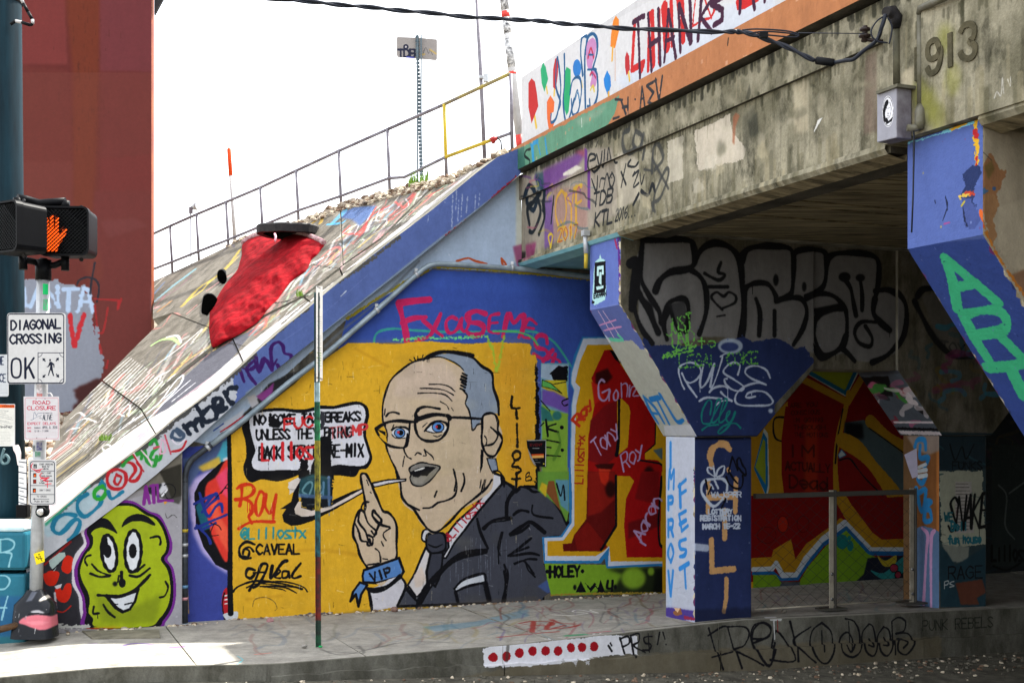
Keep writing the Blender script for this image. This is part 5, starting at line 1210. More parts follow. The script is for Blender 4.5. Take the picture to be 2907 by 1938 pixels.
# face outline left
c.line('320,900 345,980 335,1100 380,1230 430,1330 445,1440', 15, K)
c.S(700, 1338, 800)
c.line('1110,0 1140,80 1150,180 1190,240 1240,280 1300,370 1350,430 1395,450 1440,430 1510,370 1600,270 1700,190 1780,120 1820,60', 15, K); c.line('1190,240 1280,285', 12, K)
c.line('1310,270 1370,265 1420,230 1480,215 1540,180 1560,110 1540,0', 12, K); c.line('1410,145 1395,185', 10, K)
c.line('1610,15 1615,80 1590,145', 11, K); c.line('1740,60 1730,120', 7, K); c.line('1765,60 1750,130', 7, K)
c.S(1000, 950, 600)
for q, w_ in (('760,490 880,490 960,515 1015,560', 10), ('670,530 770,530 900,545 1000,595', 10), ('650,578 800,575 920,595 985,655', 10), ('870,660 930,695 955,740', 8), ('980,720 998,750', 7)): c.line(q, w_, K)
c.line('335,805 360,775 410,765 460,780', 16, K); c.line('325,735 318,790', 9, K)
c.line('640,810 635,770 670,725 740,712 865,732', 20, K); c.line('632,815 625,780 650,740', 30, K)
# glasses
c.line('235,930 330,870 450,850 560,860 640,860', 26, K); c.line('630,840 800,790 940,800 960,830', 34, K, sm=True)
c.line('950,815 1100,820 1270,830', 20, K); c.line('235,930 260,990 340,1080 420,1110 520,1110 550,1040 570,860', 20, K); c.fill('240,930 330,960 330,1000 270,960', K); c.line('250,910 330,890', 10, K)
c.line('620,850 625,930 660,1010 740,1050 850,1040 910,990 945,920 955,830', 22, K)
c.fill('265,1000 330,1000 345,1070 300,1040', YW); 
# eyes
c.fill('400,950 450,920 540,940 555,980 510,1020 430,1015 395,980', 'd9dbe0', sm=True); c.ell(468, 970, 52, 46, '5f8fcb', ol=7); c.ell(480, 968, 24, 26, K); c.ell(455, 965, 13, 14, 'cf2a35')
c.line('390,940 440,912 520,915 560,940', 16, K); c.line('390,985 430,1020 520,1020', 8, K); c.line('395,930 410,890', 8, K)
c.fill('720,945 800,890 890,885 930,920 900,960 800,965', 'd9dbe0', sm=True); c.ell(848, 912, 58, 50, '5b8ccc', ol=7); c.ell(855, 910, 27, 27, K); c.ell(833, 909, 12, 13, 'cf2a35')
c.line('715,950 780,880 850,850 920,870 940,900', 18, K); c.line('720,948 800,968 890,960', 8, K); c.line('695,910 740,870', 7, K); c.line('800,995 840,1008 880,990', 8, K)
# nose, cheek, mouth
c.line('545,980 525,1080 510,1130 540,1200 580,1225', 12, K); c.line('515,1200 498,1300', 9, K); c.line('620,1190 645,1165 680,1180', 11, K); c.line('700,1195 730,1190 712,1135 740,1160 790,1200 805,1235', 10, K)
c.fill('560,1330 600,1290 680,1262 760,1275 865,1303 830,1370 760,1450 680,1495 600,1480 570,1420 580,1380', '837f78', ol=12, sm=True)
c.fill('575,1355 640,1320 720,1300 800,1305 830,1310 760,1370 740,1395 680,1390 650,1410 600,1400', K); c.fill('610,1340 700,1308 720,1312 700,1330 620,1350', 'dddcd8'); c.fill('590,1420 650,1412 690,1400 740,1410 690,1470 620,1470', '9a958d', soft=4)
c.line('1000,1330 1025,1430 1010,1540', 14, K); c.line('1095,1370 1110,1430 1080,1545', 12, K)
# straw end, ear
c.fill('200,1465 330,1440 530,1430 500,1448 210,1490', 'd8d4d6', ol=10)
c.fill('1290,810 1350,775 1410,790 1440,860 1440,950 1475,1010 1480,1060 1440,1150 1400,1200 1340,1190 1300,1130 1280,1050 1285,920', SK, sm=True, ol=20)
c.line('1370,915 1400,940 1440,990 1410,1060 1370,1085 1310,1095', 16, K); c.line('1310,1000 1330,1040 1320,1095', 10, K); c.line('1285,970 1270,1000 1275,1030', 7, K)
c.fill('1270,1130 1300,1140 1290,1300 1262,1370', K); c.fill('1330,1220 1420,1225 1440,1330 1390,1370 1360,1310', HR, ol=10); c.line('1400,1350 1450,1350 1500,1420 1500,1500', 16, K)
c.line('1270,1568 1290,1480', 8, K); c.line('1300,1540 1320,1430', 8, K)
# hand
c.S(700, 1338, 800)
c.fill('850,20 880,15 905,50 935,120 975,210 1010,290 1060,310 1110,390 1112,540 1110,640 1050,690 930,730 880,690 840,620 820,540 790,470 800,370 835,290 870,290 880,240 860,120 848,60', SK, ol=15, sm=True)
c.fill('930,85 1050,60 1180,55 1180,68 1060,88 945,115', 'd8d4d6', ol=10)
for q, w_ in (('870,300 850,270 870,230 905,225', 12), ('840,300 830,370 880,440 900,500 930,540 935,490 900,470', 13), ('800,380 830,440 850,510 890,520 900,545 930,545', 13), ('870,290 900,380 960,440 950,470 925,440', 12), ('945,480 980,400 1000,360 960,310 940,290 935,330 990,390 1060,410', 16), ('905,500 915,500 920,520', 8), ('1065,420 1020,450 1015,480 1035,510', 8), ('1000,520 1015,550', 8), ('955,570 985,600 992,670', 9), ('1010,645 1045,650', 7), ('890,60 905,100', 7), ('915,150 925,160', 6), ('810,340 825,310', 7), ('980,680 900,690', 9)): c.line(q, w_, K)
# wrist band, cuff
c.fill('870,730 900,720 1130,640 1165,740 1140,780 960,825 865,820 860,770', '5684c2', ol=15)
c.text('VIP', (930, 815), (1075, 770), 62, 14, '101018', gap=.3)
c.fill('840,820 895,840 850,910 830,1000 810,910 770,960 790,890', '5684c2', ol=14)
c.fill('905,870 970,850 1050,800 1140,770 1185,850 1110,1000 940,1035 915,960', 'd2cfd6'); c.line('900,870 960,880 1050,850 1140,775', 30, K); c.line('905,880 920,960 930,1035', 18, K); c.line('1140,775 1180,850 1120,990', 16, K); c.fill('960,830 1050,805 1000,850', SK)
c.S()
for i in range(420):  # wrinkle glints and shade over the whole mural, drawn as strokes
    x, y = rs.uniform(665, 1515), rs.uniform(985, 1725); a = rs.random() < .7; L_ = rs.uniform(5, 26)
    c.line([(x, y), (x + (rs.uniform(-3, 3) if a else L_), y + (L_ if a else rs.uniform(-5, 5)))], rs.uniform(.9, 1.6), rs.choice(['ffffff', '000000', 'ffe9b0']), alpha=rs.uniform(.12, .4), rough=1.5)
for i in range(60):
    x, y = rs.uniform(665, 1515), rs.uniform(985, 1725); c.ell(x, y, rs.uniform(8, 50), rs.uniform(5, 20), rs.choice(['8a7a4a', 'f0d890', '5a5440']), alpha=.08, soft=14)
c.fill('650,1765 900,1745 1526,1690 1526,1712 900,1770 650,1790', '5a5248', alpha=.45, soft=5, rough=5)
# ---------- right of the man: green patch, R letter --------------------
c.S(1400, 950, 600)
c.fill('470,280 750,280 740,600 730,1568 480,1568', '6f9fb0'); c.fill('480,290 740,300 700,470 560,450 470,420', '9fb4c8'); c.fill('560,380 650,300 740,310 730,460 600,450', K, rough=4)
c.fill('480,450 720,450 740,640 640,620 480,520', 'c4b52c'); c.fill('485,445 570,480 680,580 600,540 480,510', '5fb357', ol=6); c.line('590,490 720,465', 8, K)
c.fill('480,540 600,560 750,640 740,780 600,720 480,680', '6f52a8', soft=14); c.fill('480,680 560,740 640,760 740,780 730,1568 480,1568', '7fa83a', soft=8); c.ell(630, 800, 45, 45, '2f6f6a', soft=3); c.fill('470,700 560,760 600,850 480,850', '2f6f6a', soft=6)
c.line('470,650 560,750', 7, K); c.line('735,690 700,700 680,660 740,630', 10, K); c.line('520,840 540,1000', 16, K); c.line('620,880 530,920 640,960', 15, K); c.line('470,900 500,870', 10, K); c.ell(678, 916, 20, 20, K)
c.line('530,1040 660,1065', 13, K); c.line('530,1110 570,1115', 10, K); c.line('520,1190 665,1200', 14, K); c.ell(682, 1140, 17, 17, K); c.line('640,960 660,1080 600,1230', 26, '4d7a2a', soft=8, alpha=.6)
c.fill('480,1480 600,1440 690,1400 735,1480 735,1568 480,1568', '5f9a8c', soft=10); c.fill('535,1568 560,1450 600,1450 640,1568', '8a4f26'); c.fill('610,1440 700,1410 735,1500 640,1500', 'c0b82c', soft=4); c.line('640,1500 660,1568', 9, K); c.line('680,1500 700,1568', 9, K)
c.S(1400, 1338, 800)
c.fill('330,0 560,0 560,350 540,380 500,280 400,190 330,140', '6c9c3c', soft=4); c.fill('390,150 410,70 450,70 500,290', '85502a'); c.fill('360,80 400,100 390,190 340,130', 'd2b52a', soft=4); c.fill('460,60 560,60 560,300 500,250', '5f94a8', soft=8); c.line('470,90 500,180 520,100 530,210', 9, K); c.line('505,300 545,380 560,310', 6, K)
# green under the R
c.fill('380,680 830,690 1300,720 1300,905 900,910 430,920 400,800', '7aa329'); c.fill('830,720 1300,700 1300,905 700,910 900,860 960,760', '222b16', soft=22); c.ell(1040, 790, 90, 80, '86ad2f', soft=22); c.ell(1170, 740, 24, 30, '86ad2f', soft=10); c.fill('1210,720 1300,740 1300,905 1180,905', '0e120c', soft=22)
c.text('HOLEY', (420, 780), (640, 775), 75, 17, K, up=(0, -1), gap=.25); c.ell(400, 740, 13, 15, K); c.ell(662, 738, 13, 15, K)
c.fill('610,895 650,810 690,895', K); c.fill('680,815 720,895 760,850 790,890 760,815 720,860', K, rough=3); c.fill('770,895 795,800 830,895', K); c.line('850,810 845,860 880,860 885,810 880,890', 15, K); c.ell(605, 858, 12, 20, K, soft=3); c.ell(905, 855, 12, 18, K, soft=3)
c.line('430,915 700,905 1290,900', 10, '9a8230', rough=4)
# R outline layers
WB, BL, RY, RR, RDK = 'c9d0de', '2a7ab5', 'd09c17', 'a3110f', '5f0d0b'
def Rpoly(): pass
R_out = '560,0 575,360 500,475 365,485 375,675 800,680 830,640 845,720 1230,700 1290,790'
c.S(1400, 550, 800)
outer = '700,1070 660,1120 610,1260 590,1400 600,1450 575,1480 575,1568'
c.S(1400, 950, 600)
c.fill('880,20 1300,20 1750,900 1760,1568 760,1568 755,1100 770,700 800,560 760,500 760,380 800,200', BL, soft=5)
c.fill('890,35 1300,30 1750,900 1760,1568 760,1568 775,700 800,545 770,480 775,380 830,200', WB, soft=2)
c.fill('930,100 1300,95 1750,900 1760,1568 790,1568 820,700 860,520 810,470 860,260', RY)
c.S(1400, 1338, 800)
c.fill('560,-30 1300,-30 1300,710 1230,700 840,715 825,640 800,680 375,680 362,485 500,475 565,380', BL)
c.fill('575,-30 1300,-30 1300,690 1240,680 850,700 860,560 800,630 780,660 385,660 378,492 510,487 580,380 585,200', WB)
c.fill('600,-30 1300,-30 1300,665 870,665 860,550 820,590 760,625 400,625 400,515 520,510 600,400', RY)
c.S(1400, 950, 600)
c.fill('1100,150 1180,150 1250,280 1400,500 1600,830 1600,1080 1500,1170 1640,1250 1680,1300 1690,1568 930,1568 940,1000 1000,700 1000,500 970,430', RR)
c.fill('1010,380 1130,330 1180,420 1120,480 1010,490', '3a0a0a', soft=20); c.fill('1150,150 1200,160 1260,290 1200,240', K); c.fill('970,460 1040,500 1100,620 1000,690', 'c42418', soft=8)
c.fill('960,850 1100,700 1240,640 1240,1180 1100,1300 940,1240', '7c1216', soft=10); c.fill('1040,1320 1170,1320 1090,1480', 'd03a22', soft=3); c.fill('1000,1280 1200,1270 1170,1330 1030,1320', '3c0c0a', soft=12)
c.fill('1225,650 1270,630 1340,700 1355,760 1330,1110 1230,1190 1225,1180', RY); c.line('1245,650 1240,1000 1222,1190', 26, K); c.ell(1218, 1185, 18, 24, K)
c.fill('1220,1400 1350,1395 1390,1440 1380,1568 1220,1568', RY); c.line('1212,1400 1212,1568', 30, K)
c.line('1605,870 1600,1080 1500,1170', 13, K, sm=False); c.line('1450,1240 1640,1270', 13, K); c.line('1650,1275 1690,1330 1690,1568', 20, K); c.fill('1610,870 1730,980 1760,1250 1700,1290 1640,1240 1500,1230 1500,1170 1610,1090', RY); c.fill('1580,1140 1740,1100 1740,1280 1660,1230', '56696c', soft=6)
c.ell(1540, 1370, 50, 70, '2a0808', soft=20); c.ell(1560, 1500, 24, 30, '2a0808', soft=10); c.fill('1060,1420 1150,1420 1180,1568 1060,1568', '3c0c0a', soft=14)
c.S(1400, 1338, 800)
c.fill('700,0 900,0 905,400 800,590 520,590 515,535 580,530 600,470 690,350', RDK); c.fill('700,0 900,0 905,200 800,300 700,330', '8c1a12', soft=14); c.fill('780,0 860,0 850,120 800,80', 'c82c18', soft=6); c.ell(870, 130, 40, 60, '2b0806', soft=18); c.fill('600,470 700,370 850,560 800,590 620,580', '7b130d', soft=8)
c.fill('920,30 1010,35 1040,80 1000,140 970,330 980,630 870,660 880,560 920,400', RY); c.line('910,30 912,400 800,580', 18, K, sm=False)
c.fill('1040,80 1100,0 1250,0 1240,540 1300,545 1300,635 990,635 970,400 985,200', 'a20f12'); c.fill('1100,0 1230,0 1230,250 1050,200', '7c1012', soft=12); c.fill('1000,380 1240,300 1240,400 1000,500', '6e0e12', soft=12)
c.fill('1250,0 1300,0 1300,545 1240,545 1245,200', RY); c.line('1250,40 1225,380 1240,545 1300,550', 15, K)
# tags on the R
LV = 'b99ac6'
c.S(1400, 950, 600)
c.line('1100,465 1070,445 1040,500 1050,620 1100,650 1140,600 1150,540 1080,570', 17, LV, soft=2); c.line('1150,540 1145,650', 14, LV); c.line('1215,545 1190,590 1195,640 1225,640 1235,580 1215,545', 14, LV); c.line('1265,480 1270,620', 14, LV); c.line('1265,500 1310,480 1330,520 1320,610', 13, LV); c.line('1350,500 1345,610 1370,520 1420,520 1380,600 1440,600', 13, LV)
c.text('Tony', (1040, 1215), (1265, 985), 170, 13, LV, gap=.15, up=(-.45, -.9), soft=2); c.text('Roy', (1290, 1350), (1490, 1200), 160, 13, LV, gap=.15, up=(-.2, -1), soft=2)
c.text('Lillost+x', (885, 1470), (905, 1000), 80, 12, 'a8251c', gap=.2)
c.S(1400, 950, 600)
c.text('Roy', (850, 900), (1000, 690), 100, 22, 'c8341a', gap=.1, up=(-.7, -.6), soft=2)
c.S(1400, 1338, 800)
c.text('Aaron', (1100, 520), (1250, 215), 85, 12, LV, gap=.12, up=(-.8, -.6), soft=2); c.line('1090,520 1130,545', 14, LV)
# ---------- wall inside the underpass (seen between the columns) -------
c.S()
c.fill('1880,1040 2150,1040 2150,1690 1880,1690', RY)
c.S(2107, 1000, 800)
IR, ID = '7d100e', '5c0e0c'; RY = 'b5851a'  # underpass paints are darker copies that carry the shade inside
c.fill('-500,-100 2200,-100 2200,1700 -500,1700', IR, rough=0); c.fill('1200,200 2200,200 2200,1700 1200,1700', '2a2f30', soft=10); c.scrib(50, ['5a4a2a', '2c4a58', '4a2a44'], (1250, 0, 2150, 1500), 120, 14, 4)
c.fill('-500,560 70,600 340,360 330,420 200,530 60,700 200,1060 -500,1060', RY)
c.fill('480,140 850,140 770,310', '9aa42a'); c.line('485,145 765,310 850,145', 34, 'c2c8b8', sm=False); c.line('500,150 765,300 835,150', 24, '1d6a8c', sm=False); c.fill('520,140 825,140 765,275', '9aa42a')
c.line('430,190 780,370 880,200', 44, RY, sm=False)
c.fill('340,400 330,370 190,520 60,700 70,1060 150,1060 310,1050 290,900 290,650 310,480', RY); c.line('310,480 240,490 230,580 250,640 300,660', 12, K)
c.fill('160,560 190,600 200,1000 180,1080 90,870 130,700', 'c2c8b8'); c.fill('155,590 185,640 190,980 175,1060 85,860', '1d6a9c'); c.fill('155,640 170,660 172,980 95,850', '8f9f2a')
c.fill('320,400 700,380 750,430 690,650 680,1060 310,1060 290,900 290,640', IR); c.line('480,500 460,1060', 22, '7a1a0c', soft=6)
c.fill('470,500 560,520 560,1050 465,1050', 'b03a14', alpha=.6, soft=20)
for i, st in enumerate(('ARE YOU', 'CONSCIOUS', 'IM GOING', 'THROUGH', 'THE MOTIONS')): c.text(st, (355 + i * 8, 410 + i * 54), (555 + i * 20, 400 + i * 57), 32, 6, '26100c', up=(0, -1), alpha=.55, soft=2)
c.text('IM', (330, 770), (530, 770), 80, 15, '1c0a08', up=(0, -1), alpha=.55, soft=2); c.text('ACTUALLY', (320, 870), (650, 890), 60, 12, '1c0a08', up=(0, -1), alpha=.55, soft=2); c.text('Dead', (350, 1000), (630, 1020), 90, 14, '1c0a08', up=(0, -1), alpha=.55, soft=2)
c.line('790,300 770,400 720,600 690,800 700,1060', 40, RY); c.line('745,420 705,650 690,820', 12, K)
c.fill('760,520 900,500 1200,700 1250,1060 1160,1060 1000,850 860,700 750,630', '4f5f62'); c.fill('760,520 890,530 900,640 760,640', K, soft=20)
c.line('950,510 1080,620 1230,720', 70, RY); c.line('940,560 1220,760', 10, K)
c.line('740,650 860,720 1000,880 1160,1100 1160,1130', 90, RY); c.line('720,800 800,790 880,900 1040,1060', 12, K); c.fill('710,820 800,800 1000,1050 1100,1150 720,1050', IR)
c.fill('710,760 735,720 770,760 720,785', 'c2d0d0', ol=6, oc='1d6a9c')
c.S(2107, 1338, 800)
c.fill('70,190 700,190 720,260 740,330 600,480 400,680 380,640 360,500 230,580 210,660 80,655', IR); c.fill('700,220 1240,180 1240,520 1050,520 900,400 760,230', IR)
c.ell(180, 470, 70, 60, '7a100e', ol=4, oc='4a0a08'); c.ell(300, 390, 40, 60, 'a82410', ol=5, oc='4a0a08'); c.ell(450, 390, 45, 60, '7a100e', ol=4, oc='4a0a08')
c.line('80,680 250,670 300,710 400,700 500,560 650,450 730,380', 60, RY, sm=False); c.fill('210,660 230,580 360,500 400,680 390,740 280,700', RY)
c.line('730,200 790,300 940,500 1020,560 1240,550', 80, RY, sm=False)
c.line('80,725 220,720 250,680 300,770 400,770 470,650 600,500 760,380 950,580 1240,580', 36, 'c9d0d6', sm=False)
c.line('80,755 230,750 290,800 410,795 480,690 600,540 770,420 940,605 1240,608', 24, '1d63a0', sm=False)
c.fill('80,765 250,765 290,825 280,850 80,870', '76a022'); c.fill('430,800 490,700 620,550 770,435 930,610 1010,640 1060,700 900,830 700,850 420,850', '76a022')
c.fill('280,830 430,820 420,850 280,850', '4c5560', soft=4)
c.ell(740, 520, 45, 55, '1f7a78'); c.ell(800, 550, 24, 40, '1f7a78'); c.ell(793, 492, 14, 18, '1f7a78')
c.fill('930,640 1240,620 1240,835 820,835 900,760', '1b2030', soft=8); c.fill('1000,620 1060,660 1140,620 1130,690 1050,700', 'b8a52a', sm=True); c.fill('950,730 1050,750 1180,640 1240,630 1180,760 1050,800', '2f8a8a', sm=True); c.ell(1125, 715, 30, 30, 'a8324a', ol=6); c.ell(1155, 765, 24, 26, 'a8324a', ol=6)
c.line('80,875 1240,835', 10, '45453c', rough=4)
c.fill('1850,-200 2200,-200 2200,700 1850,700', '2f3836'); c.line('1900,100 1960,180 1950,400 2020,500', 12, '8a9490', alpha=.5); c.line('2091,80 1980,160', 10, '8a9490', alpha=.5); c.text('Lillost', (1850, 660), (2120, 660), 110, 16, '101210', up=(0, -1)); c.line('1860,700 1960,730 2060,680', 12, '101210')
c.done()
# ---------- green face panel ------------------------------------------
c = cWA; c.S()
c.fill('-40,1300 530,1240 530,1790 -40,1800', '8f8c8e'); c.S(0, 1338, 800)
c.fill('1050,100 1180,0 1345,-100 1345,200 1280,330 1100,220', '4a4846', soft=12); c.fill('880,230 1100,160 1345,250 1345,1160 1150,1160 1200,600', '9c9aa0', soft=10); c.speck(500, ['c8c6cc', '6f6d70', 'b9b7bd'], (1, 2), 9)
c.fill('1130,0 1200,0 1240,60 1240,130 1190,170 1150,100', 'c8c8d0', soft=3); c.line('1160,5 1230,50 1245,120 1200,180', 10, 'e4e4ea'); c.fill('1080,30 1170,20 1200,100 1150,180 1080,150', '23242c', soft=3)
c.fill('240,-40 1345,-260 1345,40 900,180 600,420 330,640', '6b665c', soft=4)
c.fill('1180,0 1345,-60 1345,180 1270,200 1240,120', '2f2d26', soft=10); c.line('1215,100 1250,90 1290,110 1300,150 1280,190 1240,200 1220,160', 5, K); c.line('1225,310 1240,345 1280,320 1310,340', 4, '3a3a3a')
c.text('ATL', (1065, 240), (1215, 215), 125, 20, '7c2a86', up=(-.05, -1), gap=.25); c.line('1170,215 1280,215', 14, '7c2a86'); c.fill('1212,220 1240,222 1220,245', 'd9952a')
c.fill('300,640 640,420 660,470 640,560 580,640 560,780 600,920 640,1130 640,1160 100,1160 200,900', '2b2a30', soft=3)
c.line('330,690 420,610 520,520', 14, '8f1a1c'); c.fill('360,660 440,600 480,600 490,640 430,690 400,740 370,700', 'a9bdb9'); c.line('390,730 430,690 480,640', 8, K)
for q in ('455,720 470,650 500,620 540,640 545,690 515,750 480,750', '320,760 340,750 370,735 435,745 430,800 400,845 350,840 325,800', '405,880 440,855 460,880 490,830 525,835 528,900 500,960 460,970 420,940'): c.fill(q, 'c92410', sm=True)
c.line('415,1030 470,1040 525,995', 8, 'b81f12'); c.fill('400,850 460,830 450,860 420,870', 'cfcad0'); c.line('405,900 415,1010', 14, 'b9b4ba', soft=2)
c.line('625,440 640,530 585,620 555,720 560,820 600,900 610,1000 640,1120', 42, 'cfc9d2', soft=4)
c.fill('860,225 930,212 1000,225 1100,290 1180,320 1230,400 1275,520 1270,600 1240,650 1285,720 1305,860 1290,1000 1230,1110 1150,1160 640,1160 615,1040 605,930 560,830 550,720 590,620 640,540 625,440 700,350 770,290', '6d2584', sm=True)
c.fill('860,240 930,232 1000,245 1090,300 1170,340 1220,410 1255,520 1245,600 1215,650 1265,720 1285,860 1270,1000 1210,1100 1130,1160 670,1160 640,1040 625,930 585,830 575,720 610,620 665,530 640,440 700,370 780,300', '101014', sm=True)
GR = '9fb01a'
c.fill('850,262 930,252 1000,265 1080,320 1150,350 1200,420 1232,520 1225,590 1190,650 1240,730 1262,860 1245,990 1180,1090 1090,1150 720,1150 690,1090 655,1040 665,960 650,890 605,800 595,720 630,620 680,560 690,490 660,430 720,380 790,310', GR, sm=True)
c.fill('900,270 1050,330 1150,380 1100,500 900,420 700,500', '93a31f', alpha=.6, soft=30); c.fill('700,900 1000,1000 1200,900 1150,1120 750,1120', '78871a', alpha=.6, soft=30)
c.fill('650,430 680,380 730,345 800,355 850,420 870,460 830,440 760,415 700,430 660,470', K, sm=True); c.fill('900,410 930,350 1000,315 1080,325 1145,380 1140,400 1060,370 980,370 930,395', K, sm=True)
c.ell(808, 605, 55, 135, 'd5d8de', ol=20, rot=-.12); c.ell(985, 590, 60, 155, 'd5d8de', ol=20, rot=.03); c.fill('760,470 790,460 800,540 820,560 815,620 790,640 755,600', K); c.ell(798, 590, 28, 50, K); c.ell(983, 588, 29, 55, K)
c.line('670,620 640,630 628,660 645,695', 12, K); c.line('680,685 720,730 770,755 815,770', 12, K); c.line('670,755 740,780 810,770', 16, K, soft=3)
c.line('1015,740 1070,690', 14, K); c.line('960,770 1030,775 1110,715', 16, K); c.line('1115,490 1170,480 1190,510 1185,540', 14, K); c.line('1225,815 1245,860 1220,920 1185,932', 12, K)
c.ell(852, 832, 18, 18, K, soft=2); c.line('880,770 872,820', 12, K); c.line('900,745 900,800', 18, K); c.ell(905, 825, 26, 34, K)
c.fill('790,920 900,925 1000,890 1025,870 1000,960 960,1020 910,1040 860,1010 810,950', 'd3d7dd', ol=20); c.line('725,915 790,920 880,925 990,880 1060,820 1110,765', 20, K); c.line('830,985 870,982', 8, K); c.line('925,985 975,972', 8, K)
c.line('765,985 800,1040 850,1080', 14, K, soft=3); c.line('695,1000 690,1050 730,1050', 14, K, soft=3); c.fill('690,1150 850,1145 1000,1160 700,1165', 'b8a61c', soft=6)
c.line('400,1145 520,1150 650,1150', 26, 'b4b4ae', rough=6); c.line('640,1162 850,1165', 6, '9a2418')
c.done()
# ---------- coping ------------------------------------------------------
c = cC; c.S()
c.fill('40,1640 40,1480 130,1440 420,1210 640,1050 662,1075 672,1128 640,1180 420,1385 130,1600', 'b9bcc4', rough=3)
c.fill('700,1165 1500,520 1500,560 700,1200', '7f8a9a', soft=3)
c.S(700, 550, 800); c.line('0,1480 400,1180 800,850 1270,470 1860,10', 22, '76869c', soft=4)
c.S(700, 0, 800); c.line('1500,1760 1720,1580 1860,1440 2000,1310', 16, '8f1f2c', rough=5); c.S(700, 550, 800); c.line('1480,310 1600,220 1760,110 1880,10', 12, '8f1f2c', rough=5)
for x, y0, y1 in ((1530, 10, 260), (1575, 50, 210), (1600, 0, 170), (1640, 20, 140), (1700, 10, 130), (1730, 0, 90), (1350, 170, 215), (1560, -60, 120), (1480, -20, 60)): c.line([(x, y0), (x - 8, y1)], 7, 'a9b4d0', alpha=.7, rough=3)
c.line('700,760 740,720', 7, 'c4cbd8'); c.line('200,1140 600,860 900,600', 4, '6b7ab4', alpha=.7)
PU = '38175c'
c.line('110,1300 50,1240 0,1240', 1, PU)
c.line('-50,1240 40,1180 60,1230 0,1300 70,1410', 22, PU); c.line('60,1240 90,1310 130,1220 190,1310 180,1150 230,1100 270,1130 280,1180 330,1200 320,1250 250,1290 230,1270', 24, PU)
c.S(100, 1000, 700); c.line('1720,130 1770,250 1740,150', 20, PU); c.line('1720,120 1830,150 1880,100 1800,170 1870,270', 18, PU); c.line('1880,40 1900,170 1960,60 2000,130 2050,60', 18, PU)
# dark aggregate line along the top edge
c.line('180,1375 500,1100 870,840 1190,580 1500,320 1700,170', 46, '4b4a4a', rough=6); c.line('1700,170 1860,20', 30, '4b4a4a', rough=6)
c.S(700, 550, 800); c.line('0,1200 150,1090 330,950 450,850', 22, '55534f', rough=6); c.line('690,650 850,540 1000,430 1130,320', 24, '55534f', rough=6)
c.S(100, 1000, 700)
c.fill('80,1450 130,1400 300,1250 450,1100 470,1130 280,1300 90,1480', '3aa07f', soft=3); c.fill('250,1290 330,1210 430,1120 440,1150 300,1290', '2f8fa0', soft=4); c.fill('60,1500 300,1300 500,1150 560,1230 300,1500 100,1568', 'a9bfca', soft=8)
TE = '1f7596'
c.line('340,1380 250,1370 170,1420 150,1500 220,1530 330,1420 380,1440 340,1540 280,1590', 34, TE, soft=3); c.line('440,1200 370,1250 360,1330 420,1390 520,1320 560,1260 530,1220', 32, TE, soft=3); c.fill('520,1150 560,1070 600,1110 600,1170', TE); c.line('570,1130 510,1170 505,1230 560,1240 600,1180 570,1130', 30, '2c9a34', soft=2); c.line('620,1180 650,1240 740,1180', 30, TE)
RE = 'b3232b'
c.line('700,990 630,1010 610,1090 650,1150 730,1150 770,1090 760,1020 700,990', 26, RE, soft=2); c.line('690,1030 670,1090 700,1120 730,1060 690,1040', 20, RE); c.line('740,930 820,940 850,1000 800,1080 860,1080 900,1000 870,930', 26, RE); c.line('740,960 800,900 900,850 900,900', 30, '2b8f38', soft=4); c.line('820,830 860,900 920,970', 14, 'd8c4cc'); c.line('820,850 870,930 920,1010', 12, RE)
c.line('930,840 950,930 1010,960 1030,880', 26, '2b8f38', soft=3); c.line('970,780 1010,740 1040,800 1000,840 980,900 1050,910 1070,850', 24, '2b8f38', soft=3); c.line('900,830 960,900 990,960', 12, 'e0c8d4'); c.line('1010,810 1060,800 1060,860', 16, 'c2475a'); c.line('1070,740 1100,760 1100,840 1060,850 1070,760', 14, 'd9aac0'); c.line('1100,700 1150,860', 16, 'c2475a'); c.line('1160,840 1240,820 1280,750', 18, RE)
c.line('1230,700 1180,660 1160,720 1230,740 1260,700 1200,650', 28, '3f5066', soft=3); c.line('1160,740 1210,780 1270,740', 12, 'dcd3e0')
DK = '1a2230'
for q in ('1260,620 1310,690', '1270,640 1330,600 1370,660', '1350,600 1390,560 1420,620', '1360,440 1440,590', '1420,520 1480,460 1530,490 1530,560 1450,590', '1530,470 1580,440 1570,390 1520,400 1520,460 1560,500 1620,470', '1610,340 1640,410 1670,430', '1620,370 1640,310 1700,300'): c.line(q, 40, DK, rough=2)
c.done()
# ---------- sloped bank -------------------------------------------------
c = cS; c.S()
rs = random.Random(9)
def along(x, y, L_, dy=-.97): return [(x, y), (x + L_, y + L_ * dy)]
for i in range(300):
    x = rs.uniform(120, 1250); y = 1300 - (x - 120) * .78 + rs.uniform(-140, 60); L_ = rs.uniform(20, 90)
    c.line(along(x, y, L_, -.88), rs.uniform(1.5, 4), rs.choice(['6d675e', '86807a', 'bab4a8', '5c574f']), alpha=rs.uniform(.15, .5), soft=2)
for i in range(300):
    x = rs.uniform(150, 1300); lo = 1500 - x * .8; y = rs.uniform(1230 - (x - 150) * .68, 1390 - (x - 150) * .77); L_ = rs.uniform(12, 60)
    p = [(x, y)]
    for k in range(rs.randint(1, 3)): p.append((p[-1][0] + L_ * rs.uniform(.3, 1), p[-1][1] - L_ * rs.uniform(.3, 1.1)))
    c.line(p, rs.uniform(3, 11), rs.choice(['d9d3cc', 'c98f8c', 'cfc8c0', '7fa9bd', 'b9534f', '5a5a66', 'a8b99a', '4c4a4c', 'e0dcd6', 'c9b06a']), alpha=rs.uniform(.25, .7), soft=4, rough=5)
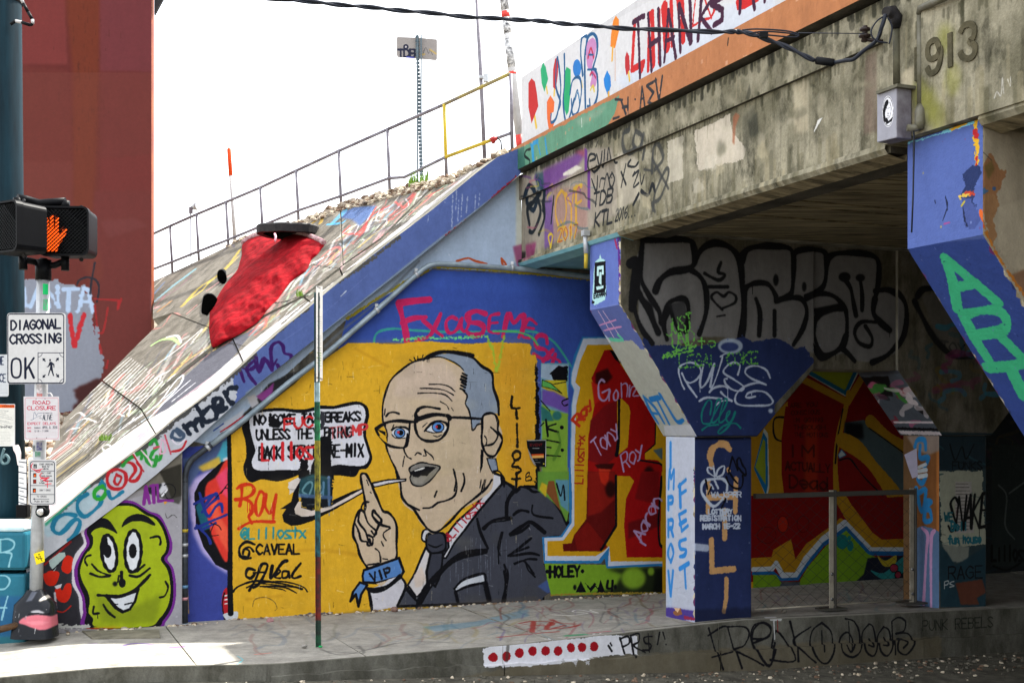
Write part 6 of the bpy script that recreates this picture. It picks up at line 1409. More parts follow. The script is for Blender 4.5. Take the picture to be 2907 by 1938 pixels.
# white strip at the lower edge, dark patched strip
c.fill('150,1400 197,1345 401,1198 559,1094 649,1018 760,930 900,830 1050,712 1200,592 1330,490 1448,424 1448,430 1381,470 1235,596 1006,770 719,1010 669,1062 495,1196 388,1283 267,1370 130,1490 80,1520', 'c6c0bd', rough=3)
for i in range(60):
    x = rs.uniform(180, 1400); y = float(np.interp(x, [130, 495, 1006, 1440], [1470, 1178, 750, 428])) - rs.uniform(2, 34); c.line([(x, y), (x + rs.uniform(8, 40), y - rs.uniform(6, 34))], rs.uniform(3, 12), rs.choice(['c9a3a8', 'a89f98', '8d8780', 'b8c9b4', 'dcd6d2', '9a8f9c']), alpha=.5, soft=4, rough=4)
c.fill('430,1180 520,1065 597,995 690,945 730,925 650,1018 559,1096 480,1150', '5c5c64', rough=3)
c.line('140,1478 267,1365 388,1278 495,1191 590,1122', 12, '4a4a4c', rough=5); c.line('800,915 900,830 1006,752', 9, '5a564e', rough=5)
c.fill('70,1520 130,1430 230,1345 260,1370 130,1490', '7fb8c4', soft=4); c.line('110,1500 180,1430 235,1385', 14, '4fb58c', soft=4); c.fill('200,1350 300,1290 330,1300 250,1365', 'c9a9ae', soft=5, alpha=.7)
c.S(100, 1000, 700)
c.line('980,600 1070,520 1180,430', 36, 'a9d4b4', soft=10, alpha=.7); c.line('430,1000 560,900 700,790', 30, 'd8b8c2', soft=10, alpha=.6); c.line('1200,400 1380,270 1500,180', 16, 'd5b0b8', soft=6, alpha=.7)
# long white stripes
for i in range(17):
    f = i / 16; x0 = 470 + f * 90 - i * 3; y0 = 500 + f * 70
    a = (380 + i * 22, 420 + i * 17); b_ = (800 + i * 19, 50 + i * 12 + (25 if i > 8 else 0))
    st = 1 if i < 12 else .72
    a2 = (b_[0] + (a[0] - b_[0]) * st, b_[1] + (a[1] - b_[1]) * st)
    c.line([a2, b_], 10, 'dedad4', sm=False, rough=2, alpha=.92)
for i in range(15):
    a = (150 + i * 22, 850 + (i % 5) * 16 - i * 4); L_ = 190 + (i * 37 % 90); c.line([a, (a[0] + L_, a[1] - L_ * .98)], 8, 'cfcbc5', sm=False, rough=3, alpha=.75)
for q in ('300,560 370,510 420,540', '330,600 420,560 520,590', '240,700 300,650 380,640', '200,800 260,770 330,760', '1000,270 1060,200 1110,180', '1010,240 1150,160', '860,400 950,350', '880,420 990,360', '700,500 800,440 790,540', '760,540 700,520', '1060,240 1080,190'): c.line(q, 12, 'd0ccc6', rough=3, alpha=.85)
for q, w_ in (('940,500 1050,400 1180,230 1240,180 1230,240 1130,360 960,540', 16), ('1100,400 1300,225', 14), ('1150,400 1345,245', 13), ('1060,400 1180,290', 10), ('640,700 780,600 900,520', 12), ('560,760 700,640 860,540', 10), ('700,720 830,620 940,545', 9), ('620,760 650,720', 8)): c.line(q, w_, 'dcdcdf', rough=2, sm=True)
c.line('640,790 600,770 560,800 600,840', 10, 'd6d2d2')
c.line('270,1045 340,960 540,780 880,490 980,390 1260,150 1450,0', 12, '24222c', rough=4)
c.S(0, 550, 800)
c.line('1130,1130 1200,1090 1280,1080 1340,1120', 17, 'a9d084', soft=5); c.line('1240,1070 1320,1060 1350,1110', 12, 'd8d6cc', soft=3); c.line('1200,1250 1350,1140 1500,1010', 12, 'd6d2cc', soft=4); c.line('1100,1330 1200,1250', 10, 'd6d2cc', soft=3)
c.fill('1420,1150 1560,1010 1540,1120 1440,1200', '8b8984', alpha=.6, soft=6)
for q, w_, cc in (('1150,800 1280,690 1440,570', 34, '86b9c4'), ('1150,740 1220,660', 16, '5b7fae'), ('1160,790 1300,720 1420,610', 9, '8a4a70'), ('1150,840 1230,760', 9, 'b55a68'), ('1360,830 1480,700 1600,620 1700,530 1780,420', 30, 'ccb040'), ('1400,790 1500,720 1560,650', 20, 'e0c24a'), ('1560,660 1680,560 1770,470', 16, 'c8b054'), ('1180,870 1270,800', 26, 'c08a52'), ('1150,850 1180,840', 20, 'd89aa0'), ('1540,720 1650,640 1720,600', 16, 'd89a96'), ('1390,890 1460,830', 14, 'cc8e88'), ('1170,960 1290,890 1340,910', 12, 'd08a84'), ('1270,900 1210,990 1130,1010', 10, 'c88078'), ('1480,600 1530,570 1500,610', 12, '4a4640'), ('1580,510 1620,470', 12, '4a4640'), ('1650,440 1720,380 1740,400', 12, '4e4a5a'), ('1500,560 1620,490', 8, '5a564e'), ('1150,690 1240,600', 16, 'c9bfb0')): c.line(q, w_, cc, soft=8, alpha=.6, rough=4)
c.ell(1648, 610, 32, 52, K, rot=.25); c.line('1635,650 1632,670', 6, K); c.fill('1510,760 1540,740 1580,745 1612,780 1590,850 1550,870 1530,900 1495,880 1500,820', K, sm=True)
c.S(700, 550, 800)
for q, w_, cc in (('1060,90 960,140 900,190 860,290 800,300', 16, 'c8433f'), ('960,100 900,200 820,290 720,290 760,240', 14, 'c8433f'), ('940,90 900,190 860,230', 9, 'e6e2e2'), ('700,310 760,260 830,230 800,300', 9, 'e6e2e2'), ('870,350 930,300 990,230', 8, 'd6d2d2'), ('990,110 960,200 1040,190 1000,260 930,300', 8, 'dadada'), ('1040,200 1030,240 960,300', 7, 'd2cfcf'), ('560,470 620,420 680,400 700,430 640,490', 17, 'd06660'), ('520,540 580,480 650,440', 12, 'd2726c'), ('440,610 500,540', 14, 'cf6c66'), ('690,370 720,390 690,440', 6, 'e2dede'), ('1100,60 1180,100 1230,10', 14, 'c9524c'), ('1250,0 1200,60 1120,130 1060,160', 15, 'c9524c'), ('1180,40 1200,90 1100,160', 7, 'ded8d8'), ('1380,0 1290,80 1210,150', 12, 'cc5c55'), ('1330,20 1450,-40', 14, 'cc5c55'), ('20,1040 100,950 140,920 130,980 60,1040', 14, 'c9625a'), ('0,1020 80,960', 12, 'c9625a'), ('800,390 850,340 870,350 820,400', 6, 'dcd8d8')): c.line(q, w_, cc, soft=5, alpha=.7, rough=3)
c.fill('700,150 800,100 960,90 900,180 840,240 780,190 700,180', '3e5f96', soft=14, alpha=.8); c.line('640,220 700,160 740,110', 40, '5a9ec0', soft=14, alpha=.8); c.line('490,220 560,180 550,220', 22, 'c4a044', soft=8, alpha=.8); c.line('600,230 700,220 730,200', 16, '4f9cc0', soft=5)
c.line('800,400 980,260 1240,20', 6, '4a463e', rough=3); c.line('1030,300 1150,200 1340,10', 7, '3a3630', rough=3); c.line('480,525 620,550 700,556', 5, '3a3630', rough=4); c.line('190,815 300,800 380,770 440,755', 12, '24221e', rough=5)
c.S(0, 550, 800); c.line('1280,890 1380,930 1480,970 1550,990', 6, '24221e', rough=3); c.line('1690,1095 1810,1125', 5, '33302c', rough=3)
c.done()
# ---------- parapet ---------------------------------------------------
c = cP; c.S(1400, 0, 800)
c.fill('230,540 600,330 1000,100 2091,-500 2091,100 910,720 200,1110 190,1110', 'd9d9dc', alpha=.4)
c.fill('900,600 1300,300 1900,-40 2091,-100 2091,90 1500,400 1000,670', 'c3cad8', soft=30, alpha=.7)
def pop(x, y, rx, ry, cc, rot=0, stick=True):
    if stick: c.line([(x + 6, y + ry), (x + 16, y + ry * 1.35)], 17, 'd8b43a', sm=False)
    c.ell(x, y, rx, ry, cc, rot=rot)
c.line('308,870 320,945', 20, 'd8b43a', sm=False); c.fill('262,620 285,585 310,610 325,700 335,790 285,918 262,800', 'b8201e', sm=False)
c.line('395,650 402,695', 10, 'd8b43a'); c.fill('352,520 370,468 390,500 408,590 380,685 360,620', '1f9d68')
c.line('455,670 452,710', 12, 'd8b43a'); c.fill('445,520 460,440 485,430 480,560 465,670 445,650', 'b52226')
c.fill('398,760 425,710 455,760 450,830 425,850 425,900 460,890 440,960 415,980 400,880', 'd8642a'); 
c.fill('525,560 545,500 575,520 575,680 560,830 545,860 525,800', '1c9c62'); c.ell(622, 510, 30, 66, '1f6fb8'); c.line('655,610 660,650', 14, 'd8b43a')
B2 = '12507e'
for q, w_ in (('430,850 430,910 470,870 500,700 495,560 475,430 465,640 500,760 480,830', 12), ('528,410 530,600 520,760 540,910 570,860 600,740', 13), ('570,700 590,600 640,580 655,680 630,830 590,850 580,740', 12), ('665,560 650,400 660,280 700,290 680,420 685,830', 14), ('690,400 700,290 740,255 770,300 770,400 740,520 770,560 775,700 740,800 700,790', 16), ('600,760 625,670 640,770', 7), ('715,740 720,800', 10)): c.line(q, w_, B2)
c.fill('700,320 740,285 765,330 755,420 735,500 765,560 760,640 720,640 735,540 700,500 690,400', 'b87fae', sm=True); c.line('705,430 725,360 745,430', 12, 'b02a48'); c.line('710,410 742,410', 8, B2); c.line('700,520 765,520 730,520 735,560', 10, B2); c.line('720,560 735,540 760,580', 10, 'b02a58'); c.line('610,740 628,690 640,750', 8, '2f6f9c'); c.line('722,670 740,640 750,680', 12, 'c9b44a')
c.fill('820,590 845,525 870,570 875,640 850,710 825,640', '1a78c4'); c.line('856,690 858,740', 18, 'd8a43a')
c.fill('890,160 910,122 933,150 932,240 905,362 870,350 875,260', 'de7f22'); c.line('888,355 882,450', 12, 'dca53a'); c.line('905,370 905,600', 5, 'c2622a', alpha=.7)
c.fill('978,430 992,385 1010,420 1015,520 990,565 978,500', 'b0242a'); c.line('1005,540 1012,600', 12, 'd8b43a')
RL, DP = 'bf1f1f', '3a1230'
for q, w_ in (('1050,160 1030,520 1115,470 1100,520', 28), ('1160,110 1150,520', 20), ('1180,100 1190,480', 40), ('1230,90 1235,460', 26), ('1270,60 1290,350', 46), ('1320,10 1330,330', 36), ('1400,-20 1410,300', 44), ('1500,0 1480,200 1560,150 1610,140 1640,90', 9), ('1370,0 1380,80', 30), ('1660,-30 1640,80', 20), ('1570,0 1620,140', 10)): c.line(q, w_, RL, sm=False, rough=2)
for q, w_ in (('1040,170 1100,130 1120,125', 28), ('1075,150 1090,575', 24), ('1150,110 1175,530', 22), ('1225,75 1240,480', 22), ('1160,340 1235,290', 20), ('1300,80 1270,460', 20), ('1300,80 1355,430', 24), ('1280,310 1340,280', 18), ('1375,40 1390,385', 22), ('1380,40 1465,320', 24), ('1460,0 1470,310', 22), ('1545,0 1520,300', 22), ('1620,0 1540,130 1620,240', 26), ('1700,-20 1620,30 1700,80 1700,150 1640,190', 32)): c.line(q, w_, DP, sm=False, rough=2)
c.S(1400, 0, 800)
c.fill('1800,20 1830,-60 1980,-60 1970,10 1900,50 1870,70 1810,80', RL); c.line('1835,-20 1830,95', 20, DP); c.line('1920,-60 1940,70', 18, DP); c.line('2010,-60 2015,15', 18, DP)
c.line('190,1115 900,725 1750,270 2200,40 2600,-170', 10, 'a79bc4')
c.fill('340,1020 380,980 370,1060 250,1100', 'd9a9a4', soft=10, alpha=.6)
c.done()
c = cO; c.S(1400, 0, 800)
c.fill('100,1200 185,1110 250,1075 650,860 935,715 905,840 850,930 700,1010 450,1150 200,1320', '5f9276', rough=3); c.fill('600,900 700,850 850,780 800,850 650,940', '8aa08a', soft=16, alpha=.6)
c.line('280,1080 310,1060 330,1050', 18, '2b8fc0'); c.line('290,1090 300,1220', 22, '2b8fc0'); c.line('330,1060 350,1150', 10, '2b8fc0'); c.line('385,1030 400,1150', 16, '2b8fc0'); c.fill('150,1120 230,1090 240,1300 190,1320', '3f6f60', soft=8)
c.line('275,1110 245,1120 235,1160 270,1190 265,1230 235,1240', 11, '12201c')
for q in ('905,740 960,745', '890,885 935,870', '950,750 985,850', '1000,730 1000,845', '960,800 1000,790', '1090,820 1105,650 1125,790', '1095,740 1120,730', '1210,600 1140,640 1190,690 1150,760 1190,780', '1205,590 1230,760 1255,570'): c.line(q, 12, '26282e', sm=False)
c.ell(1054, 740, 6, 8, '26282e')
c.line('1745,290 1740,340', 8, '33281e'); c.speck(400, ['c98a62', 'a86a44', 'd0a080'], (1, 3), 4); c.line('655,880 658,945', 4, 'e0e4dc')
for i in range(60):
    x = rs.uniform(950, 2600); y = 700 - (x - 950) * .5 + rs.uniform(0, 60); c.line([(x, y), (x, y + rs.uniform(20, 70))], 3, '7d5138', alpha=.3, soft=2)
c.done()
# ---------- bridge face ------------------------------------------------
c = cF; c.T = 'uv'; rs = random.Random(31)
for i in range(420):
    x = rs.uniform(-2.3, 6); c.line([(x, 4.36), (x + rs.uniform(-.02, .02), 4.33 - rs.uniform(.0, .09))], rs.uniform(.02, .05), rs.choice(['25261a', '33331f', '2c2c22']), alpha=.6, soft=2)
    if i % 2: c.line([(x, 4.09), (x, 4.06 - rs.uniform(0, .09))], rs.uniform(.015, .03), '34331f', alpha=.5, soft=2)
    if i % 3 == 0: c.line([(x, 3.5 + rs.uniform(0, .2)), (x, 3.42)], rs.uniform(.02, .06), rs.choice(['4a4834', 'a89c7c', '6a6448']), alpha=.35, soft=3)
    if i % 3 == 1: c.line([(x, rs.uniform(3.7, 4.3)), (x + rs.uniform(-.01, .01), rs.uniform(3.45, 3.7))], rs.uniform(.01, .05), rs.choice(['2f2e20', '3f3d2a', 'b5aa8b', '55523a']), alpha=rs.uniform(.08, .3), soft=3)
c.S(1400, 0, 800)
c.fill('200,1330 380,1260 720,1110 900,1100 930,1250 920,1600 220,1900', 'a89d90', alpha=.7, soft=14)
c.fill('390,1270 660,1130 710,1140 640,1250 400,1440 380,1500', '6e3a8c', soft=22, alpha=.85); c.fill('380,1500 440,1450 450,1800 380,1850', '6f4a94', soft=12, alpha=.8); c.fill('700,1100 720,1120 720,1560 700,1540', '6e3a8c', soft=6); c.fill('620,1130 700,1110 700,1170', 'b04a5a', soft=14, alpha=.6)
c.fill('1490,980 1760,850 1780,1000 1880,1100 1860,1180 1520,1270', 'cfc4b2', rough=4, alpha=.9); c.fill('1290,1050 1410,1010 1410,1330 1300,1360', 'c8c0ae', rough=3, alpha=.8); c.fill('900,1180 1000,1120 1080,1200 1090,1480 940,1550', 'bdb4a2', soft=10, alpha=.8)
c.fill('1780,870 1800,840 1830,860 1800,940 1790,1080 1775,1060', '9c5a3c', soft=8, alpha=.7); c.fill('1890,900 1960,830 1970,1000 1900,1020', '35362c', soft=14, alpha=.7); c.fill('1900,740 1930,620 1940,700 1920,760', '2f3026', soft=6, alpha=.7)
c.fill('540,1290 640,1230 680,1250 600,1300 540,1310', 'd8d2c4', soft=6)
LT = '1c1f22'
for q, w_ in (('740,1200 780,1180 770,1150 735,1160 725,1240 750,1280 790,1240', 12), ('790,1150 815,1240 830,1130', 11), ('845,1200 850,1120', 9), ('870,1190 880,1100 900,1200 920,1210', 9), ('785,1095 800,1050', 8), ('730,1330 765,1420 775,1310', 10), ('790,1390 800,1330 830,1330', 8), ('820,1400 845,1290 870,1400', 9), ('880,1290 860,1340 880,1390 900,1330 880,1280', 9), ('950,1390 985,1220', 10), ('950,1280 985,1370', 10), ('1020,1190 1000,1230 1050,1240 1075,1210', 11), ('1050,1280 1035,1310 1080,1270 1040,1390 1080,1360', 9), ('1090,1290 1100,1370 1120,1300', 9), ('1100,1420 1150,1450 1180,1370 1200,1420', 18), ('1040,1520 1080,1440 1060,1480', 14), ('880,1320', 8)): c.line(q, w_, LT)
for q, w_ in (('1030,970 990,1000 985,1080 1010,1140 1070,1110', 22), ('1080,980 1060,1070 1100,1110 1130,1020 1080,980', 18), ('1140,1000 1110,1180', 18), ('1180,1280 1190,1100 1230,1080 1260,1180 1200,1260', 20), ('1180,1180 1300,1400', 18), ('1190,1560 1200,1440 1280,1260 1300,1300 1240,1470 1180,1510 1200,1570', 16), ('1120,1260 1180,1270', 12)): c.line(q, w_, '3a3c3c', soft=4, alpha=.85)
for q, w_ in (('265,1420 250,1500 300,1560 330,1440 290,1380 265,1430', 26), ('340,1330 380,1380 370,1560', 24), ('320,1400 340,1500', 20)): c.line(q, w_, '1e2b38', soft=3)
c.fill('330,1290 390,1280 400,1400 350,1420', '2a4a5c', soft=12, alpha=.8)
YL = 'd2b43c'
for q, w_ in (('505,1420 470,1480 465,1600 500,1700 540,1600 535,1460 505,1415', 14), ('500,1640 550,1740', 14), ('540,1440 580,1520 600,1400', 14), ('580,1520 580,1740', 14), ('615,1390 615,1660', 18), ('610,1400 655,1380', 18), ('615,1520 655,1490', 16)): c.line(q, w_, YL, soft=1.5)
c.fill('440,1440 450,1400 560,1400 700,1360 700,1700 450,1780', 'b0454a', alpha=.22, soft=26)
c.S(1400, 550, 800)
for q, w_ in (('270,230 255,100 330,60 350,150 300,280 270,280', 20), ('260,110 350,0', 20), ('370,60 380,180 340,300', 22), ('430,220 450,20', 14)): c.line(q, w_, '20262c', soft=3)
c.text('2017', (480, 355), (625, 320), 95, 12, 'c9a23a', up=(0, -1)); c.line('425,390 410,320 430,300 440,320 425,400', 12, YL); c.text('2017', (484, 358), (629, 323), 95, 4, 'a83a3a', up=(0, -1))
c.text('TDB', (740, 100), (880, 60), 100, 11, LT, up=(.1, -1)); c.text('KTL', (750, 250), (880, 215), 105, 12, LT, up=(.1, -1)); c.text('2016...', (905, 205), (1060, 160), 85, 9, LT, up=(.1, -1))
c.fill('240,380 320,360 300,480 245,500', '9a2f6a', soft=12, alpha=.7); c.fill('180,430 240,430 240,530 190,530', '33302c', soft=8)
c.S(2107, 0, 800)
for x, y, x2, y2 in ((440, 640, 470, 1000), (1290, 560, 1310, 700)): c.fill([(x - 60, y), (x2 + 20, y - 60), (x2 + 20, y2 - 30), (x - 50, y2)], 'c3b79c', soft=18, alpha=.6)
c.fill('0,860 100,800 130,1000 60,1050 20,1200', '3a3a2e', soft=24, alpha=.6); c.fill('915,420 1000,380 1000,980 900,1000', '665048', soft=16, alpha=.6); c.fill('530,980 560,890 600,870 560,940 535,985', 'e2e0da', rough=2)
for i, (x, y) in enumerate(((1450, 780), (1560, 300), (1620, 600), (1380, 720), (1500, 880))): c.ell(x, y, 60, 120, '8a8a3a', soft=40, alpha=.6)
c.line('1930,740 1950,690 1980,720 1990,590 2000,700', 5, 'c8c4b8'); c.line('2030,600 2050,650 2050,580', 5, 'c8c4b8')
for i in range(200):
    x = rs.uniform(-700, 2000); y = 700 - x * .32 + rs.uniform(-330, 380); c.line([(x, y), (x + rs.uniform(-5, 5), y + rs.uniform(40, 190))], rs.uniform(4, 14), rs.choice(['3c3a2c', '4a4736', 'b8ab8c', 'c2b79e', '5a5744', '2e2d22']), alpha=rs.uniform(.05, .25), soft=6)
for i in range(90):
    x = rs.uniform(-700, 2000); y = 700 - x * .32 + rs.uniform(-330, 380); c.ell(x, y, rs.uniform(10, 50), rs.uniform(10, 60), rs.choice(['4a4a3a', 'c9c0a8', '6a6a52', 'bdb59c', '3a3a2e']), alpha=rs.uniform(.15, .4), soft=16, rough=6)
c.S(1400, 0, 800)
c.scrib(16, ['6a3a8c', '2a5a6c', 'b04a6a', 'c9b03a', '20262c'], (250, 1300, 700, 1800), 60, 9, 15, alpha=.6, soft=2)
for x, y in ((1560, 1180), (1650, 1230), (1960, 1080), (1100, 1450), (880, 1500), (1480, 1350)): c.fill([(x, y), (x + rs.uniform(40, 110), y - rs.uniform(20, 60)), (x + rs.uniform(60, 120), y + rs.uniform(40, 120)), (x + 10, y + 90)], rs.choice(['c6bda8', 'bdb294', 'd0c8b6']), alpha=.45, soft=6, rough=4)
c.done()
# ---------- arcade face ------------------------------------------------
c = cA; c.S(1400, 550, 800)
c.fill('1080,700 1060,480 1110,360 1200,330 1450,340 1490,400 1500,520 1560,420 1650,370 1770,400 1830,560 1880,420 2000,385 2091,390 2091,1130 1980,1160 1830,1080 1700,1060 1560,1060 1300,1140 1180,1130 1080,1000', '777574', soft=3)
c.S(2107, 550, 800)
c.fill('0,420 350,400 380,460 420,420 620,430 650,470 700,440 960,450 1030,500 1040,700 1120,700 1220,800 1220,1000 1150,1180 1000,1250 880,1240 760,1180 640,1220 560,1190 400,1140 0,1150', '777574', soft=3)
BK = '1a1a1c'
c.S(1400, 550, 800)
for q, w_ in (('1020,520 1060,500 1050,700 1030,850', 60), ('1110,345 1095,500 1100,640 1160,760 1230,870 1250,960 1310,840', 34), ('1110,345 1280,335 1450,345 1490,400 1495,510 1440,560 1320,580 1240,640 1205,720', 42), ('1460,560 1540,620 1580,720 1580,880 1530,1040', 36), ('1290,1080 1265,960 1300,820 1370,780 1430,790 1450,880 1430,1020', 34), ('1310,840 1350,960 1390,1040', 26), ('1060,700 1150,870 1225,1030', 40), ('1060,720 1050,850 1100,1000 1180,1110', 34), ('1500,480 1560,400 1650,365 1760,400 1830,500 1850,700 1860,900 1830,1080', 42), ('1850,500 1880,420 2000,385 2120,390', 36), ('1870,720 1900,680 1970,660 2050,680 2100,760', 30), ('1690,510 1670,580 1720,600 1680,640 1620,620 1570,590', 20), ('1600,690 1740,690', 20), ('1700,860 1640,800 1620,760 1660,730 1710,760 1750,730 1800,760 1790,810 1700,850', 16), ('1950,780 1980,880 1975,1050', 30), ('1870,720 1870,940 1850,1060', 28), ('1660,910 1720,900', 10)): c.line(q, w_, BK, soft=6)
c.fill('1080,740 1180,820 1230,1040 1150,900', BK, soft=6); c.fill('1300,820 1420,790 1440,900 1400,1060 1360,940', '2a2a2c', soft=8, alpha=.7)
c.S(2107, 550, 800)
for q, w_ in (('0,450 60,400 200,390 340,400 380,460 380,600 370,720 340,760 250,790', 34), ('380,500 400,430 500,410 620,425 640,500 630,650 580,720 470,760', 34), ('640,540 660,470 720,440 850,435 980,455 1030,520 1020,700 990,800', 36), ('20,690 100,660 190,670 240,740 250,790', 26), ('250,800 380,770 450,790 480,880 450,1000 380,1120', 32), ('460,790 560,740 680,750 760,820 790,900 790,1050 760,1150', 32), ('1000,720 1100,710 1180,760 1220,860 1200,1050 1100,1190 980,1250', 36), ('1000,780 990,880 1040,950 1110,1010', 40), ('1010,950 900,950 850,1020 880,1100 960,1130 980,1070 930,980', 24), ('0,620 20,900 0,1100', 24), ('560,940 640,870 760,860', 20), ('560,920 550,1050 600,1180 660,1190 740,1140 780,1050', 28), ('110,800 130,900 120,1050', 24), ('240,870 240,1050', 28), ('540,1120 600,1220 700,1180 760,1150 850,1240', 30)): c.line(q, w_, BK, soft=6)
c.line('770,620 820,700 840,800 860,900', 30, BK, soft=3); c.ell(775, 615, 44, 36, BK, soft=3); c.line('890,630 905,740 905,860', 28, BK, soft=3); c.ell(892, 620, 34, 28, BK, soft=3); c.ell(460, 690, 16, 36, BK, soft=3); c.ell(250, 640, 20, 44, BK, soft=3); c.fill('540,850 740,810 760,850 620,900 560,930', BK, soft=4)
c.line('1300,760 1340,710 1420,700', 40, BK, soft=8); c.line('1280,800 1330,900 1420,1060 1560,1200 1700,1200', 40, BK, soft=12); c.text('TOY', (1480, 1160), (1650, 1190), 70, 12, BK, up=(0, -1)); c.fill('1330,760 1460,720 1640,1100 1600,1210 1440,1060', '6a6865', soft=12, alpha=.6)
c.scrib(26, ['2a7a94', '7a2a5a', '23545f', '6a5a2a'], (1180, 950, 1900, 1500), 70, 26, 8, alpha=.7, soft=6)
# blue lower part of the bracket and column
BU = '28345f'
c.S(1400, 550, 800)
c.fill('1120,1060 1180,1130 1300,1120 1500,1130 1640,1110 1780,1080 1860,1060 1990,1140 2091,1150 2091,1900 1000,1900 1100,1100', BU, rough=3)
c.S(2107, 550, 800); c.fill('-100,1120 120,1090 250,1070 340,1110 390,1150 460,1135 540,1245 300,1500 -50,1900 -400,1900', BU, rough=3)
c.S(1800, 1200, 400); c.fill('900,180 1900,180 1850,2091 1800,3100 900,3100', '27325a', rough=1); c.fill('900,190 1850,190 1850,240 920,250', '10142a', soft=8)  # dark band at the column top paints the shade under the head
c.S(1400, 1338, 800); c.fill('1515,480 1930,470 1935,1100 1510,1110', '2a3560', alpha=.6, soft=6); c.line('1515,560 1600,570', 44, 'aab4cc', soft=10)
# letters and tags
TN = 'd0a06a'
c.S(1800, 1200, 400)
c.line('1450,390 1380,320 1280,320 1190,400 1160,520 1190,650', 84, TN, rough=2.5); c.line('1430,690 1440,720', 60, TN); c.line('1135,860 1125,1330', 78, TN, sm=False, rough=2); c.line('1545,830 1535,1320', 80, TN, sm=False, rough=2); c.line('1140,1110 1540,1090', 70, TN, sm=False, rough=2)
c.S(1400, 1338, 800); c.line('1735,290 1733,500', 40, TN, sm=False, rough=2); c.line('1635,510 1640,740 1800,725', 38, TN, sm=False, rough=2); c.line('1748,800 1745,940 1728,1040', 38, TN, sm=False, rough=2)
c.S(1800, 1200, 400)
WH = 'c6cfe0'
c.line('1240,830 1080,860 1030,960 1060,1080 1210,1240 1350,1130', 36, WH, soft=8); c.line('1240,830 1340,830 1410,900 1410,1000', 34, WH, soft=8); c.line('1160,900 1210,980', 30, WH, soft=6); c.line('1230,860 1280,970', 30, WH, soft=6)
c.fill('1150,660 1260,650 1370,630 1360,760 1280,800 1160,790 1120,700', WH, alpha=.0); c.line('1230,800 1130,730 1130,660 1210,690 1230,790', 22, WH, soft=4); c.line('1250,790 1280,690 1370,640 1350,760 1260,800', 24, WH, soft=4); c.line('1210,640 1235,780', 20, WH, soft=4)
c.text('WAJCPRR', (1180, 1105), (1620, 1100), 75, 17, WH, up=(0, -1), gap=.2, soft=2)
c.text('LOTTERY', (1135, 1355), (1490, 1350), 68, 22, WH, up=(0, -1), gap=.22); c.text('REGISTRATION', (1020, 1450), (1615, 1450), 72, 22, WH, up=(0, -1), gap=.25); c.text('MARCH 15-22', (1055, 1575), (1600, 1565), 70, 22, WH, up=(0, -1), gap=.25)
for q in ('1430,760 1480,540 1500,520 1570,700 1560,560 1600,520 1640,620 1690,700 1680,780 1580,660', '1430,700 1500,820 1570,900', '1400,800 1440,900 1530,970 1620,960 1650,860 1640,780', '1180,950 1130,1060', '1390,1130 1330,1260', '1095,850 1120,980'): c.line(q, 24, '0c0c12')
c.S(1800, 1000, 400)
for q, w_ in (('745,540 700,440 660,260 720,180 850,150 960,200 990,300 930,400 840,450 780,440', 24), ('710,310 780,450 870,580 930,660', 26), ('1030,180 980,420 1000,520 1090,420 1190,170 1160,330 1130,510', 28), ('1370,10 1280,60 1310,80 1210,400 1120,590', 22), ('1120,590 1200,520 1320,500 1390,530', 26), ('1540,330 1570,190 1480,150 1380,200 1330,300 1480,400 1620,500 1600,560 1480,560 1370,480 1340,400 1380,390', 24), ('2020,380 1960,260 1820,200 1690,220 1650,300 1750,390 1960,480 1830,450 1650,500 1530,600 1500,720 1580,780 1800,790 2000,780 2060,720 1960,600 1830,570 1700,600 1660,660 1720,670 1800,650', 24), ('970,720 1080,670 1300,685', 26), ('1290,590 1350,650 1450,720', 26), ('1220,780 1300,720 1450,710', 20)): c.line(q, w_, 'b9c3d8', soft=3)
c.ell(2027, 865, 34, 34, 'b9c3d8', soft=14)
c.S(1400, 550, 800); c.ell(1760, 1130, 92, 58, 'a9b8cc', soft=4); c.ell(1755, 1135, 66, 34, '39477a', soft=4)
c.S(1800, 1000, 400)
for q in ('1130,920 1150,740 1090,720 1010,880 1010,1030 1070,1060 1150,1020 1230,720 1280,740 1150,1000 1200,1030 1300,900 1380,730 1340,700 1260,1000 1310,1030 1400,930 1420,870 1380,900 1370,1000 1430,1030 1500,880 1480,960 1400,1100 1280,1200 1250,1170 1350,1080 1500,1050 1580,1120', '1010,1150 1100,1090 1250,1070'): c.line(q, 22, '1c7f78', soft=5)
GC = '74c455'
c.S(1400, 550, 800)
c.text('JUST', (1290, 1060), (1480, 990), 110, 8, GC, up=(-.1, -1), rough=4); c.text('UND', (1330, 1150), (1490, 1120), 110, 8, GC, up=(0, -1), rough=4); c.text('to', (1520, 1140), (1650, 1140), 70, 8, GC, up=(0, -1), rough=4); c.line('1255,1215 1400,1160 1500,1130 1300,1180 1280,1210 1480,1160', 12, GC, rough=6); c.text('LEGAL COKE', (1380, 1290), (1960, 1260), 90, 7, '67b84e', up=(0, -1), rough=5)
c.S(1400, 1338, 800); c.fill('1505,1030 1940,1010 1945,1120 1505,1130', '15182a', alpha=.45, soft=14, rough=4); c.speck(260, ['4a5a94', '1a2246', '8a93ac'], (1, 2), 14, (int(c.w * .1), 0, int(c.w * .45), int(c.h * .75)), alpha=.5)
